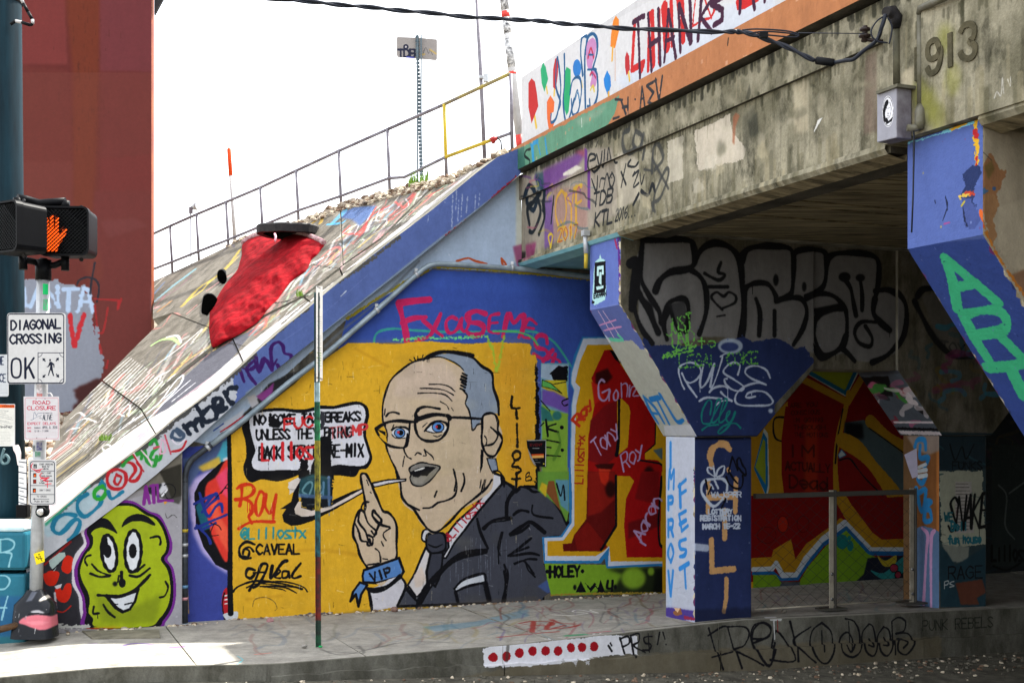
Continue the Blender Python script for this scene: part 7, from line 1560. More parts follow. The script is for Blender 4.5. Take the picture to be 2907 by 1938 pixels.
# third column
c.S(2107, 1000, 800)
c.fill('1150,590 1500,590 1900,600 1900,1700 1400,1700', '33454a', soft=4); c.fill('1480,880 1800,880 1830,1420 1600,1450 1500,1420', 'aeb09c', rough=4); c.fill('1480,600 1900,600 1850,860 1480,880', '22333c', soft=10)
c.fill('1600,960 1720,960 1740,1340 1600,1340', 'b8b0ae', alpha=.8); 
for i in range(14): c.line([(1605, 975 + i * 26), (1605 + 90 + (i * 37 % 30), 975 + i * 26)], 5, '55504e', alpha=.7)
c.text('SNAKE', (1545, 1330), (1835, 1290), 250, 17, '101012', gap=.05, up=(.1, -1), soft=2); c.scrib(14, ['1a3a44', '101418', '5a2f2c', '2f5a64'], (1480, 620, 1900, 1500), 50, 7, 31, alpha=.7, soft=2)
c.text('WE', (1520, 1250), (1580, 1250), 60, 12, '1c5a66', up=(0, -1)); c.text('Bell', (1570, 1320), (1690, 1320), 60, 13, '256a78', up=(0, -1)); c.text('fun house', (1550, 1420), (1790, 1410), 55, 13, '256a78', up=(0, -1)); c.text('FUNKS', (1580, 870), (1800, 870), 60, 8, '101418', up=(0, -1)); c.line('1560,680 1600,800 1650,700 1680,790 1740,680', 9, '101418')
c.S(2107, 1338, 800); c.fill('1500,540 1700,560 1690,680 1550,670', '8d9288', soft=5, rough=3); c.fill('1490,560 1540,600 1600,700 1850,540 1850,1010 1490,1010', '26424e', soft=8); c.fill('1600,830 1800,800 1830,900 1760,940 1780,990 1640,990 1620,900', '6c3f30', soft=5); c.text('RAGE', (1550, 800), (1800, 790), 90, 9, '14161a', up=(0, -1)); c.text('Ps', (1520, 870), (1590, 850), 50, 7, 'b8c0c0', up=(0, -1))
c.done()
# ---------- bracket tips, haunches, column sides ------------------------
c = cB1; c.S(1400, 550, 800)
c.line('720,310 800,290 905,262', 22, '6a2a7c', rough=5); c.line('760,290 870,262', 10, 'c8962c', rough=5); c.line('930,340 935,480 945,820', 20, '5a2a86', rough=5); c.line('905,340 920,400', 12, '9a2a5a', rough=4)
c.fill('750,560 760,500 790,480 795,440 805,480 830,500 840,700 830,790 750,830 735,790', 'a9d4d6', rough=3); c.fill('755,510 835,500 838,700 825,730 750,740', K, rough=1); c.fill('772,540 820,530 822,600 805,600 810,560 785,565 785,610 770,610', 'b9dcdc'); c.fill('790,580 805,580 805,680 785,660', 'b9dcdc'); c.fill('765,690 820,680 820,700 770,715', 'b9dcdc')
c.text('EVERMAN', (748, 775), (840, 755), 34, 6, K, up=(0, -1), gap=.15); c.fill('735,790 755,800 750,815 732,815', K)
c.line('715,850 800,850 900,830 945,835', 10, '6877b4', rough=3); c.speck(10, ['8a2a6a', 'c9c9d8'], (1, 2), 5)
c.T = 'uv'
for i in range(44):
    e = rs.choice([0, 1]); x = ((-.64,-.01,2.8,3.4)[0], (-.64,-.01,2.8,3.4)[1])[e]; y = rs.uniform((-.64,-.01,2.8,3.4)[2], (-.64,-.01,2.8,3.4)[3]); r_ = rs.uniform(.006, .03); c.fill([(x - r_, y), (x, y + r_ * 1.8), (x + r_, y + r_ * .3), (x + r_ * .2, y - r_ * 1.5)], rs.choice(['b3a88e', '8d8168', '6a2f5c', '2a3560', 'c9bfa8']), rough=2)
c.done()
c = cB2; c.S(2107, 0, 800)
c.fill('1205,1065 1480,990 1500,930 1680,870 1740,880 1740,910 1560,975 1220,1075', '7cc4dc', rough=4); c.fill('1540,950 1660,900 1680,915 1560,975', 'e0a832', rough=3)
c.line('1735,900 1730,1000 1745,1100 1740,1240', 24, 'd8a82c', rough=7); c.line('1725,980 1740,1010', 20, 'b0242c', rough=5); c.line('1742,1170 1738,1230', 12, 'b0242c', rough=5)
c.fill('1640,1290 1700,1240 1760,1230 1770,1290 1720,1400 1740,1568 1640,1568 1620,1450 1660,1380', '24325e', rough=5); c.line('1620,1460 1690,1440', 18, 'd8b44a', rough=6); c.line('1660,1430 1720,1440', 12, 'b8402c', rough=5)
for q in ('1270,1060 1270,1400 1262,1568', '1510,1460 1525,1560', '1430,1490 1436,1510'): c.line(q, 5, '1c2444')
c.S(2107, 550, 800); c.line('1510,30 1525,90 1490,200', 5, '141c34'); c.fill('1630,30 1700,40 1780,180 1730,260 1680,270 1640,180', '44538e', rough=4); c.line('1770,130 1790,190', 26, 'd2622a', rough=4); c.line('1630,90 1650,60', 10, 'b8a83a'); c.line('1500,225 1540,215', 8, '9a4a8a'); c.line('1640,90 1650,180 1670,240', 7, '1c2444', rough=3); c.speck(40, ['8a2a4a', 'c9b03a', '7a88c0'], (1, 2), 6)
c.done()
c = cN; c.S(2107, 0, 800)
c.fill('1740,880 2091,700 2200,640 2200,1000 1900,960 1760,940', '5c5640', soft=20, alpha=.7)
c.fill('1830,1130 1880,1200 1900,1240 1960,1270 1970,1300 1930,1340 1900,1420 1880,1568 1800,1568 1780,1400 1770,1290 1790,1220', '8a6242', rough=4)
c.fill('1790,1240 1850,1190 1870,1260 1820,1340', '6f5a34', soft=6, rough=3); c.fill('1770,1400 1800,1390 1830,1420 1790,1440', '3f5f80', rough=3); c.ell(1870, 1400, 14, 16, '3c5478')
c.line('1790,1000 1770,1100 1810,1150 1850,1190', 5, '3c382e'); c.line('1745,930 1750,1100 1745,1240', 16, '2f3e70', rough=5)
c.S(2107, 550, 800)
c.fill('1770,0 1880,0 1900,80 1870,180 1890,300 1860,380 1820,300 1800,180', '8f6a48', rough=4); c.fill('2000,600 2091,560 2300,700 2300,1000 2091,760', '7d5f48', soft=12); c.line('1780,200 1850,370 1960,560 2060,700 2200,900', 14, 'b5702c', rough=5); c.line('1770,180 1790,240', 22, 'c9582a', rough=4)
c.fill('1900,100 2200,0 2200,560 2020,560 1900,400', 'a79c86', soft=14, alpha=.7)
c.done()
c = cL1; c.S(1400, 550, 800)
for q in ('780,870 910,1090', '815,870 950,1070'): c.line(q, 6, 'c9b0d0', rough=2)
for q in ('790,975 910,935', '820,1015 950,985 850,1000'): c.line(q, 6, 'c98fc0', rough=2)
c.fill('840,1070 1040,1090 1090,1150 1160,1160 1500,1800 1100,1800', 'a5a79e', rough=4); c.line('930,1050 960,1085 870,1080', 16, '5fbfa0', rough=3)
c.line('835,1060 860,1090', 16, 'b9c6d8', soft=3)
c.S(1400, 950, 600)
for q, w_ in (('1490,610 1560,760 1630,870', 26), ('1500,620 1600,720 1690,870', 24), ('1560,770 1620,780', 16), ('1560,640 1640,620', 30), ('1620,640 1740,880', 18), ('1650,590 1730,720 1820,860 1880,840', 26)): c.line(q, w_, '1f6cae', soft=5)
c.fill('1690,900 2000,880 2020,1000 1700,1000', 'b9bcc2', soft=6); c.scrib(12, ['8a8d86', 'b9bbb2', '6f7068'], (1250, 150, 1900, 800), 30, 4, 3, alpha=.4)
c.T = 'uv'
for i in range(44):
    e = rs.choice([0, 1]); x = ((-.6,-.0,-1.3,0)[0], (-.6,-.0,-1.3,0)[1])[e]; y = rs.uniform((-.6,-.0,-1.3,0)[2], (-.6,-.0,-1.3,0)[3]); r_ = rs.uniform(.006, .03); c.fill([(x - r_, y), (x, y + r_ * 1.8), (x + r_, y + r_ * .3), (x + r_ * .2, y - r_ * 1.5)], rs.choice(['b3a88e', '8d8168', '6a2f5c', '2a3560', 'c9bfa8']), rough=2)
c.done()
c = cI; c.S(1400, 950, 600)
c.fill('1650,960 2040,960 2040,2800 1650,2800', 'b2b7c6')
c.fill('1720,1000 1780,1000 1770,2750 1720,2750', 'a6b8d2', soft=16, alpha=.6)
IB = '2f7ec6'
c.line('1755,1070 1755,1310', 20, IB, soft=3)
c.line('1735,1520 1745,1330 1760,1420 1790,1330 1785,1520', 18, IB, soft=3)
c.S(1400, 1338, 800)
for ch, y0, y1 in (('P', 280, 190), ('R', 480, 360), ('O', 670, 540), ('V', 920, 740)): c.text(ch, (1300, y0), (1335, y0 - 4), (y0 - y1), 15, IB, up=(0, -1), soft=3)
for q in ('1385,100 1390,260', '1375,110 1430,60', '1385,170 1430,140'): c.line(q, 18, IB, soft=4)
for q in ('1380,320 1400,440', '1380,320 1430,290', '1385,390 1430,360', '1400,440 1445,400', '1430,500 1385,520 1390,570 1430,580 1420,620 1385,630', '1385,720 1450,680', '1420,700 1430,860'): c.line(q, 17, IB, soft=4)
c.line('1290,1040 1400,1060 1510,1060', 40, '4a3a86', soft=8); c.fill('1330,1040 1390,1010 1400,1060 1350,1070', '8a5a3a', rough=3); c.line('1420,1080 1500,1095', 14, '8a2a4a', rough=4); c.fill('1340,1010 1385,1015 1370,1045', 'd8b28a', rough=2)
c.scrib(16, ['8e92a4', 'c6cad6'], (1370, 750, 1500, 960), 16, 3, 4)
c.T = 'uv'
for i in range(44):
    e = rs.choice([0, 1]); x = ((-.56,-.04,0,1.6)[0], (-.56,-.04,0,1.6)[1])[e]; y = rs.uniform((-.56,-.04,0,1.6)[2], (-.56,-.04,0,1.6)[3]); r_ = rs.uniform(.006, .03); c.fill([(x - r_, y), (x, y + r_ * 1.8), (x + r_, y + r_ * .3), (x + r_ * .2, y - r_ * 1.5)], rs.choice(['b3a88e', '8d8168', '6a2f5c', '2a3560', 'c9bfa8']), rough=2)
c.done()
c = cL2; c.S(2107, 550, 800)
c.fill('1215,330 1300,320 1640,280 1780,250 1830,330 1500,360 1240,390', '50629f', soft=8)
AR = '3fb382'
def rib(q, w_): c.line(q, w_, AR, sm=False, rough=2)
rib('1505,480 1560,640 1600,860', 50); rib('1510,480 1700,640 1890,800', 50); rib('1575,700 1740,660', 42)
rib('1640,900 1730,1080 1820,1220', 52); c.line('1640,900 1760,870 1900,870 1960,940 1930,1010 1740,1050', 50, AR, rough=2); rib('1900,1040 2050,1190', 50)
c.line('1820,1290 1960,1280 2140,1250', 66, AR, sm=False, rough=2); rib('1990,1290 2091,1500', 58)
c.line('1780,250 1830,330 1900,450', 14, 'c87a2c', rough=5)
for i in range(60):
    x = rs.uniform(1300, 2100); y = rs.uniform(350, 1500); c.line([(x, y), (x + rs.uniform(-10, 10), y + rs.uniform(-8, 12))], 5, rs.choice(['6a7ab8', '1c2a5c', '7a88b8']), alpha=.5)
c.T = 'uv'
for i in range(44):
    e = rs.choice([0, 1]); x = ((-.6,-.0,-1.3,0)[0], (-.6,-.0,-1.3,0)[1])[e]; y = rs.uniform((-.6,-.0,-1.3,0)[2], (-.6,-.0,-1.3,0)[3]); r_ = rs.uniform(.006, .03); c.fill([(x - r_, y), (x, y + r_ * 1.8), (x + r_, y + r_ * .3), (x + r_ * .2, y - r_ * 1.5)], rs.choice(['b3a88e', '8d8168', '6a2f5c', '2a3560', 'c9bfa8']), rough=2)
c.done()
c = cL3; c.S(2107, 1000, 800)
c.fill('850,140 1500,100 1500,620 1150,620', '5b6470'); c.fill('860,150 1130,140 1150,300 960,280', '1a1a1e', soft=4, rough=3); c.scrib(26, ['d86a9c', 'e8dfe6', 'b02a3c', '4f9a4a', 'e8dfe6', '1a1a1e'], (960, 180, 1380, 600), 60, 22, 12, alpha=1, soft=2)
c.line('1140,510 1440,510', 14, 'e8dfe6'); c.line('1180,590 1470,600', 18, 'e8dfe6', rough=4); c.line('1150,560 1480,570', 14, '141418', rough=4)
c.done()
c = cI3; c.S(2107, 1000, 800)
c.fill('1280,560 1600,560 1600,2000 1280,2000', '8a5a34'); c.fill('1440,700 1490,700 1490,1350 1440,1330', 'b8743c', soft=3); c.fill('1220,620 1500,600 1480,720 1380,760 1280,720', '9a8a80', soft=8)
for q in ('1280,700 1300,650 1350,650 1360,720', '1320,690 1320,780 1380,780 1350,860', '1300,940 1330,970 1360,930', '1290,1010 1330,1180 1360,1020 1300,1050', '1370,1100 1350,1240 1400,1240 1390,1170 1360,1160 1400,1110 1370,1100'): c.line(q, 20, '2f86c8', soft=3)
for q in ('1310,850 1360,830', '1310,880 1365,870', '1310,920 1365,910'): c.line(q, 16, 'd9e4ec')
c.S(2107, 1338, 800); c.fill('1290,420 1340,400 1440,430 1490,470 1490,1010 1290,1010', '5f7ba0', rough=2)
for q in ('1335,420 1375,470 1365,600 1345,980', '1425,440 1400,520 1400,1000'): c.line(q, 17, 'c89ac6')
c.done()
# ---------- kerb, pavement ----------------------------------------------
c = cK; c.S(1400, 1338, 800)
for i in range(120):
    x = rs.uniform(-5, 5); T_ = c.T; c.T = 'uv'; c.line([(x, rs.uniform(-.35, .04)), (x + rs.uniform(-.2, .2), rs.uniform(-.5, .0))], rs.uniform(.01, .05), rs.choice(['3a3934', '55534a', '8a877c']), alpha=.12, soft=2); c.T = T_
c.S(1400, 1338, 800); c.fill('-900,1640 100,1450 200,1400 900,1370 2000,1290 2800,1240 3300,1220 3300,1500 200,1700', '6f6652', alpha=.7, soft=5, rough=4)
c.S(700, 1338, 800); c.fill('1755,1310 1900,1280 2091,1270 2400,1240 2700,1210 2900,1215 2910,1350 2700,1360 2500,1390 2200,1430 1760,1445', 'e2e2e8', rough=3)
c.S(1400, 1338, 800)
for x, y in ((5, 1375), (97, 1370), (195, 1345), (293, 1330), (390, 1328), (482, 1328), (577, 1305), (660, 1300), (750, 1296)): c.ell(x, y, 31, 35, 'a31722', rough=1)
c.S(700, 1338, 800); c.ell(1823, 1378, 31, 28, 'a31722')
c.S(1400, 1338, 800); c.line('110,1290 100,1400', 26, '44403a', soft=8, alpha=.6)
c.fill('490,1395 520,1390 510,1420', 'b9b9bc', rough=2); c.fill('580,1400 610,1395 600,1440', 'b9b9bc', rough=2); c.fill('670,1400 700,1395 690,1440', 'b9b9bc', rough=2)
for q, w_ in (('940,1230 975,1350', 13), ('940,1240 1000,1220 1010,1270 960,1300', 12), ('1020,1215 1045,1370', 12), ('1020,1215 1080,1200 1080,1260 1040,1290 1130,1340', 12), ('1180,1220 1120,1230 1130,1270 1170,1280 1160,1320 1110,1320', 12), ('1150,1200 1160,1340', 8), ('1235,1190 1220,1280', 12), ('1260,1190 1275,1240', 12), ('1283,1280', 12), ('870,1270 880,1290', 12), ('855,1290 880,1330', 12)): c.line(q, w_, '17171a')
FR = '15151a'
for q, w_ in (('1600,1160 1640,1300 1690,1460', 13), ('1595,1215 1700,1150 1740,1150', 13), ('1610,1370 1760,1330', 12), ('1740,1150 1780,1300 1830,1450', 13), ('1740,1150 1860,1150 1900,1200 1860,1290 1790,1320 1900,1380 1990,1430', 13), ('1930,1270 2040,1220 2060,1150 1990,1120 1930,1180 1930,1290 2030,1440 2091,1270', 14)): c.line(q, w_, FR, soft=3)
c.S(2107, 1338, 800)
for q, w_ in (('80,1240 190,1230 210,1160 150,1120 80,1150 75,1270 190,1430 250,1180 380,1390 190,1390', 13), ('355,1110 390,1260 400,1400', 14), ('510,1150 380,1250 460,1350 530,1410', 13), ('590,1120 520,1180 505,1300 560,1400 620,1410 665,1320 660,1190 590,1120', 13), ('590,1180 595,1330', 10), ('765,1090 830,1110 870,1200 860,1320 800,1370 730,1330 725,1240 780,1190 820,1260 790,1330 760,1280', 13), ('790,1110 800,1330', 10), ('940,1130 890,1200 900,1320 960,1360 990,1260 970,1150 940,1130', 13), ('940,1240 960,1290 920,1280', 12), ('1050,1150 1005,1220 1010,1320 1060,1360 1100,1290 1090,1180 1050,1150', 13), ('1050,1230 1070,1280 1030,1280', 12), ('1110,1110 1120,1350', 13), ('1110,1110 1160,1080 1210,1110 1200,1180 1140,1200 1230,1200 1260,1270 1200,1350 1140,1320 1150,1240 1210,1260 1180,1300', 13)): c.line(q, w_, FR, soft=3)
c.text('PUNK REBELS', (1340, 1180), (1860, 1150), 75, 8, '1a2218', up=(0, -1), alpha=.8)
c.line('215,1095 285,1095', 16, 'c9c9c8'); c.line('235,1100 240,1240', 8, 'c9c9c8'); c.line('262,1100 265,1190', 8, '8a1a1a')
c.done()
c = cG; c.S(700, 1338, 800)
c.scrib(46, ['8a7a34', '5a6a7a', '7a4a44', '6a6a5a', '4a5a68'], (0, 1080, 2000, 1250), 90, 12, 3, alpha=.45, soft=5)
c.fill('1300,1120 1700,1080 2091,990 2091,1050 1700,1120 1400,1160', '4f7f94', soft=14, alpha=.55)
for q in ('560,1300 700,1340 900,1300 1100,1250', '600,1310 860,1330 830,1270', '800,1290 950,1290 1000,1240', '1000,1280 1200,1240 1500,1250'): c.line(q, 12, '4a4a48', alpha=.6, soft=3)
c.S(1400, 1338, 800)
c.scrib(70, ['7a2f2c', '5a4a7a', '3f6a7a', '8a3a4a', '4a4a48', '6a5a34'], (0, 930, 1500, 1180), 90, 9, 6, alpha=.6, soft=4)
RG = '8e2b26'
for q in ('40,1210 300,1190 480,1180', '200,1105 300,1090 430,1100 420,1130 280,1120', '300,1090 290,1180', '430,1080 500,1110 600,1120', '380,1160 560,1150 640,1130', '430,1100 400,1160 530,1130'): c.line(q, 18, RG, alpha=.85)
c.line('420,1030 560,1045 700,1030 590,1015 640,1000 780,1030 720,1000 860,1005', 7, 'd5d2cc'); c.line('440,1040 620,1050', 6, 'd5d2cc'); c.line('550,1215 680,1210', 26, '3f8a62', soft=6); c.line('700,1200 870,1190', 12, 'b03a4a', soft=4)
c.S(0, 1338, 800)
for q, w_, cc in (('920,1255 1000,1240 1150,1250', 12, '6a4a9a'), ('1270,1270 1360,1268', 16, '9a4aa0'), ('1760,1340 1800,1370 1760,1400', 6, '5fa8b0'), ('1890,1330 2010,1320', 10, 'c06a5a'), ('1840,1260 2000,1270', 10, '8a8a80'), ('660,1240 720,1240', 8, '8a6aaa')): c.line(q, w_, cc, soft=3)
c.S(2107, 1338, 800); c.scrib(30, ['7a3f34', '4f7a80', '6a5a7a'], (100, 880, 1200, 960), 80, 8, 6, alpha=.5, soft=2)
c.done()
# ---------- pier ---------------------------------------------------------
c = cR; c.S(0, 0, 800)
c.fill('-100,-100 480,-100 500,480 160,480 -100,480', '84403f', soft=3); c.fill('480,-100 750,-100 740,520 700,1568 540,1568 540,520', '7c3d22', soft=30); c.fill('740,-100 1180,-100 1180,540 740,530', '7a4048', soft=8)
c.fill('160,485 500,520 540,1200 160,1200', '743631', soft=4); c.fill('740,530 1150,540 1150,1150 740,1180', '733635', soft=4); c.fill('160,1200 540,1200 540,1600 160,1600', '7c3f3a', soft=6); c.fill('740,1180 1180,1140 1180,1700 740,1700', '7a3436', soft=6)
for i in range(90): x = rs.gauss(640, 90); y = rs.uniform(0, 1100); c.line([(x, y), (x + rs.uniform(-3, 3), y + rs.uniform(10, 70))], rs.uniform(3, 8), '4a2418', alpha=.3, soft=3)
c.S(0, 550, 800)
c.fill('700,-20 1150,-20 1150,1100 740,1500 650,900', '75393a', soft=20); c.fill('500,300 700,250 760,600 700,700', '7f4538', soft=30, alpha=.7); c.fill('740,200 1000,180 1100,240 800,330', '84505a', soft=20, alpha=.6)
c.rgb *= np.array([.8, .66, .62], np.float32)
c.fill('-200,-900 1300,-900 1300,1700 -200,1700', '6a362d', alpha=.4)
c.fill('60,620 380,640 480,660 640,690 690,820 705,960 740,1100 755,1300 740,1380 640,1450 570,1600 60,1700', '828794', rough=4)
LA = 'a7bcd8'
c.line('180,700 185,830 215,830', 26, LA, sm=False); c.line('225,840 290,680 330,690 370,840', 26, LA, sm=False); c.line('250,780 350,780', 20, LA); c.line('350,700 350,690 430,840 430,690', 26, LA, sm=False, rough=3); c.line('340,720 345,850', 26, LA); c.line('470,710 580,705', 34, LA, sm=False); c.line('510,720 505,865', 30, LA); c.line('580,865 620,710 660,720 680,870', 34, LA, sm=False, rough=3); c.line('600,800 670,805', 28, LA)
c.line('520,900 550,1130 620,900', 38, 'b3262e', sm=False, rough=2); c.line('190,900 200,990', 26, 'b3262e', alpha=.9)
c.line('570,680 590,640 650,620 710,640 735,700 720,800', 13, '23232c', soft=5); c.line('705,510 680,640 670,740', 13, '23232c', soft=5)
for q in ('700,780 880,790', '705,830 720,980', '800,850 780,960 760,1030 730,1030', '880,800 880,850', '900,780 870,860', '740,1120 750,1180', '800,1240 790,1290'): c.line(q, 16, '9c2426', soft=4, alpha=.8)
c.fill('690,900 710,980 690,1000 700,1060', '6f1c20', rough=3); c.fill('1125,680 1145,720 1140,900 1128,880', '9a8a98', soft=4); c.fill('560,1440 740,1370 760,1500 560,1620', '3f1c1c', soft=10, rough=5)
c.done()
# ---------- signs and small surfaces --------------------------------------
c = cSg; c.S(700, 0, 800)
c.text('TDB', (1125, 425), (1250, 425), 55, 15, '25283a', up=(0, -1), gap=.15, soft=2); c.ell(1182, 350, 20, 20, '25283a'); c.ell(1182, 350, 7, 7, 'b5aeb0'); c.line('1190,425 1240,430', 10, '3a3f9a'); c.line('1310,400 1330,355 1350,400 1360,370 1380,410', 3, '4a4a4a'); c.line('1360,370 1405,400', 14, 'b59a5a', soft=4, alpha=.8); c.line('1290,410 1320,405', 14, 'b59a5a', soft=4, alpha=.7)
c.done()
c = cM; c.S(2107, 0, 800)
c.fill('1000,700 1145,640 1145,1040 1000,1055', '9a9aa4', soft=2); c.ell(1082, 828, 42, 116, 'e4e4ea'); c.line([(1082 + 38 * math.cos(a), 828 + 107 * math.sin(a)) for a in np.linspace(0, 6.28, 24)], 3, K)
c.fill('1060,760 1080,740 1085,770 1070,800 1060,850 1070,900 1050,900 1045,830', K, sm=True); c.fill('1060,890 1075,870 1085,900 1115,870 1110,900 1070,925', K); c.line('1070,800 1075,808', 4, K); c.line('1085,805 1095,802', 4, K); c.line('1078,840 1082,850 1088,840', 3, K); c.line('1075,860 1088,862', 4, K); c.line('1095,760 1105,800 1100,850 1085,880', 3, K)
c.done()
c = cN1; c.S(0, 1000, 400)
TX = '26304a'; c.text('VE', (-22, 180), (48, 180), 115, 16, TX, up=(0, -1)); c.text('CE', (-5, 435), (80, 440), 115, 16, TX, up=(0, -1)); c.line('-60,600 120,600', 4, '9aa0a8')
c.fill('-300,770 215,775 212,820 -300,822', 'd8591f'); c.text('HORNER', (40, 810), (200, 812), 28, 5, '7a2a10', up=(0, -1)); c.fill('-300,822 215,822 210,1400 -300,1400', 'd8d4cc')
for i in range(8): c.line([(rs.uniform(-100, 40), 860 + i * 26), (rs.uniform(80, 190), 870 + i * 30), (rs.uniform(60, 200), 880 + i * 30)], 4, '45454a', alpha=.6)
for i in range(9): c.line([(-60, 1180 + i * 22), (150, 1182 + i * 22)], 4, '8a8682', alpha=.6, sm=False)
c.text('BookFest', (10, 1120), (180, 1120), 34, 5, '3a3a3e', up=(0, -1)); c.done()
c = cD; c.S(0, 550, 800)
BD = '15192c'
rr = [(x, y) for x, y in rrect(58, 893, 472, 1405, 20)]; c.line(rr, 8, BD, sm=False, closed=True)
c.text('DIAGONAL', (82, 1010), (447, 998), 66, 14, BD, up=(0, -1), gap=.28, rough=0); c.text('CROSSING', (76, 1113), (450, 1103), 66, 14, BD, up=(0, -1), gap=.28, rough=0)
c.S(0, 1000, 400)
c.line('240,90 185,120 170,230 185,345 240,375 295,345 310,230 295,120 240,90', 30, BD, rough=0); c.line('375,90 375,380', 36, BD, sm=False, rough=0); c.line('500,85 385,260', 30, BD, sm=False, rough=0); c.line('425,210 500,375', 36, BD, sm=False, rough=0)
c.line('563,5 563,460', 9, BD, sm=False, rough=0); c.line('563,8 940,8', 9, BD, sm=False, rough=0)
for x, y, a0 in ((568, 12, 0), (940, 12, 90), (940, 455, 180), (568, 455, 270)):
    c.line([(x + 56 * math.cos(math.radians(a)), y + 56 * math.sin(math.radians(a))) for a in range(a0, a0 + 91, 15)], 7, BD, rough=0)
for x0, y0, x1, y1 in ((668, 130, 628, 85), (832, 125, 872, 78), (668, 335, 628, 378), (835, 325, 876, 375)):
    dx, dy = x1 - x0, y1 - y0; c.line([(x0, y0), (x0 + dx * .5, y0 + dy * .5)], 17, BD, sm=False, rough=0); c.fill([(x1, y1), (x0 + dx * .35 - dy * .45, y0 + dy * .35 + dx * .45), (x0 + dx * .35 + dy * .45, y0 + dy * .35 - dx * .45)], BD)
c.ell(741, 116, 14, 17, BD); c.fill('735,140 765,140 785,160 805,175 805,225 793,228 790,190 775,185 780,235 785,280 802,350 785,350 765,290 750,260 735,300 722,345 708,345 725,280 740,235 742,190 720,215 692,220 690,210 712,202 725,165', BD)
c.done()
c = cRC; c.S(0, 1000, 400)
RC = 'b51f3c'; rr = rrect(372, 675, 865, 1280, 25); c.line(rr, 5, 'c95a6c', sm=False, closed=True, rough=0)
c.text('ROAD', (490, 770), (740, 770), 52, 10, RC, up=(0, -1), gap=.3, rough=0); c.text('CLOSURE', (405, 850), (825, 850), 52, 10, RC, up=(0, -1), gap=.25, rough=0); c.text('EXPECT DELAYS', (410, 1072), (830, 1070), 34, 6, RC, up=(0, -1), gap=.25, rough=0)
c.text('STREETS', (640, 908), (775, 908), 14, 3, '2a3340', up=(0, -1), rough=0); c.text('ALIVE', (635, 1000), (775, 1000), 75, 8, '2a3340', up=(0, -1), gap=.2, rough=0); c.line('455,1000 490,990 505,900 520,890 540,940 560,905 630,900', 5, '2a4a66', rough=0); c.line('480,1000 540,960 620,930', 4, '2a4a66', rough=0); c.line('600,950 590,975 620,980', 5, '2a3340')
c.text('DATE:', (405, 1130), (475, 1130), 22, 4, RC, up=(0, -1), rough=0); c.text('SUNDAY,', (510, 1128), (615, 1128), 20, 4, '3a3a44', up=(0, -1), rough=0); c.text('APRIL 8, 2018', (630, 1128), (848, 1126), 34, 5, '3a3a44', up=(0, -1), gap=.2, rough=0); c.text('TIME:', (405, 1178), (475, 1178), 22, 4, RC, up=(0, -1), rough=0); c.text('12:30 - 7:30PM', (510, 1178), (715, 1176), 24, 4, '3a3a44', up=(0, -1), rough=0)
for y in (1138, 1188, 1220): c.line([(470, y), (830, y)], 2.5, 'c9a0a8', sm=False)
for x, y in ((535, 690), (668, 688), (545, 1266), (690, 1266)): c.ell(x, y, 7, 7, '3a3a3e')
c.done()
c = cPB; c.S(0, 1240, 400)
BD = '15192c'; rr = rrect(450, 362, 808, 990, 38); c.line(rr, 11, BD, sm=False, closed=True, rough=0)
for y in (500, 718, 850): c.line([(450, y), (805, y + 2)], 8, BD, sm=False, rough=0)
for x, y, cc in ((522, 432, '10141c'), (516, 566, '1a1010'), (515, 658, '4a1510'), (510, 792, '1a1010')): c.fill([(x - 24, y - 32), (x + 24, y - 32), (x + 24, y + 32), (x - 24, y + 32)], cc)
c.line('522,410', 10, 'd8d8d8'); c.line('522,420 518,440 530,455', 6, 'd8d8d8'); c.line('522,436 512,456', 5, 'd8d8d8')
for x, y in ((516, 568), (512, 795)): c.ell(x, y + 6, 15, 17, 'e0581a'); [c.line([(x - 10 + i * 7, y), (x - 10 + i * 7, y - 18)], 5, 'e0581a') for i in range(4)]
c.text('28', (500, 675), (530, 675), 34, 5, 'a83020', up=(0, -1))
for st, x0, x1, y in (('START CROSSING', 585, 785, 415), ('Watch for', 625, 735, 448), ('vehicles', 640, 720, 480), ("DON'T START", 605, 760, 545), ('Finish crossing', 600, 765, 585), ('if started', 620, 730, 612), ('TIME REMAINING', 600, 780, 662), ('to finish', 585, 660, 692), ("DON'T CROSS", 590, 750, 800), ('TO CROSS', 545, 690, 892), ('PUSH BUTTON', 512, 722, 966)): c.text(st, (x0, y), (x1, y), 24, 4, '26262c', up=(0, -1), gap=.25, rough=0)
c.line('500,918 725,918', 7, BD, sm=False); c.fill('487,918 515,902 515,934', BD)
for q in ('490,390 465,420 470,460 520,490', '510,480 560,490 600,480 630,470', '530,510 580,520 600,490', '620,540 590,560 610,600 660,600', '600,620 730,600 640,640 720,650', '700,650 705,750', '670,700 760,690', '640,640 700,620'): c.line(q, 12, 'cf2038', rough=1)
c.done()
c = cPS; c.T = 'uv'
w1 = .32
for y in (-.01, -.375): pass
c.fill([(-.05, -.6), (.4, -.6), (.4, .1), (-.05, .1)], 'dedcdb')
for y in (-.11, -.24, -.31, -.02, -.37): c.line([(-.05, y), (.4, y)], .008, '15192c', sm=False)
for y in (-.06, -.16, -.2, -.27, -.335): c.line([(.02, y), (.22, y)], .012, '55555c', sm=False, alpha=.7)
c.done()
c = cPk; c.S(700, 550, 800)
c.line('522,690 545,700', 6, '33333a'); c.line('540,760 542,830 538,860', 5, '33333a', rough=3)
for y0, y1, cc in ((910, 1010, '8a8a8a'), (1050, 1130, '8a8a8a'), (1140, 1250, '55604a'), (1180, 1290, '6a8a3a')):
    for i in range(6): y = y0 + (y1 - y0) * i / 6; c.line([(520 + (i % 2) * 8, y), (552, y + 4)], 5, cc, alpha=.7)
c.line('520,1362 560,1375', 10, '7a6a5a'); c.line('548,1300 548,1310', 6, 'b02a30')
c.done()
c = cT; c.S(0, 1500, 400)
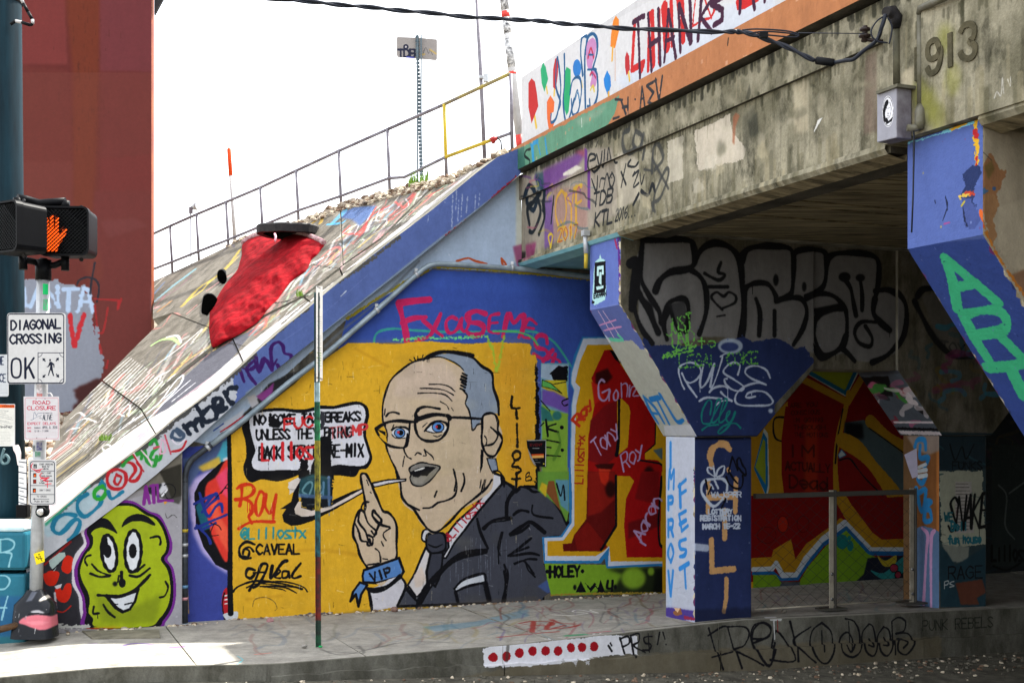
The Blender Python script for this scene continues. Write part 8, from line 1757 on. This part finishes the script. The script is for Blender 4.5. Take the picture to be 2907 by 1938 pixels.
c.fill('-600,40 400,40 400,1600 -600,1600', '2b6c80'); c.fill('-600,1000 400,1000 400,1600 -600,1600', '2a5f86', soft=40); c.line('-100,600 400,590', 20, '1f4d56', soft=6)
for q in ('10,160 10,350', '0,160 120,150 210,200 190,290 90,340 10,350', '90,350 170,370 150,470 130,560', '0,690 90,700 140,780 80,880 0,900', '110,1000 60,1170 20,1350', '0,1170 90,1170'): c.line(q, 26, '8fc0cc', soft=6, alpha=.9)
c.done()
c = cBC; c.S(0, 1500, 400)
c.fill('260,1400 320,1330 450,1290 600,1290 720,1330 770,1400 720,1480 600,1510 450,1470 350,1430', 'cf6f7c', sm=True, soft=8); c.fill('430,1240 500,1215 560,1215 630,1260 530,1270', 'a9a6ac', sm=True, soft=6); c.line('400,1275 520,1262 680,1280', 14, '0a0a0e', soft=4); c.fill('350,1390 560,1370 700,1400 600,1440 450,1430', 'e08f98', soft=14, alpha=.6)
c.fill('530,1080 590,1010 640,1020 620,1070 570,1090', 'd8d0c4', soft=3, rough=3); c.fill('340,1100 400,950 480,960 430,1080', '8a90a0', soft=20, alpha=.5); c.line('510,1480 500,1560', 8, 'e2e2e4'); c.speck(60, ['7a7d86', 'c9c9cc'], (1, 2), 7); c.line('262,1270 255,1330', 8, 'b8b8bc', alpha=.7); c.line('265,1490 262,1540', 8, 'b8b8bc', alpha=.6)
c.done()
c = cst; c.S(0, 1500, 400); c.ell(545, 422, 10, 10, K); c.line('560,430 600,440 625,480', 9, K); c.line('570,400 600,410 590,440', 8, K); c.line('590,375 570,380', 8, K); c.line('600,440 630,435', 7, K); c.line('560,440 575,455', 8, K); c.done()
c = cPo; c.S(1000, 950, 600)
c.fill('1780,1190 1895,1185 1895,1215 1775,1220', 'e0a85a', soft=3); c.fill('1770,1180 1895,1175 1895,1190 1775,1195', 'c8481c', soft=3); c.text('EVENT', (1760, 1100), (1880, 1098), 22, 4, '7a1c1c', up=(0, -1)); c.line('1785,1122 1850,1121', 3.5, 'b8b8b8'); c.line('1810,1235 1835,1235', 3, '9a9a9a'); c.line('1805,1260 1860,1262', 3, '9a9a9a'); c.ell(1895, 1275, 8, 6, 'd8c83a'); c.line('1735,1045 1915,1042', 5, 'dedede', sm=False); c.line('1917,1042 1912,1300', 5, 'dedede', sm=False)
c.done()
for c in [v for v in list(globals().values()) if isinstance(v, Canvas)]:
    if c.rgb is not None: c.done()
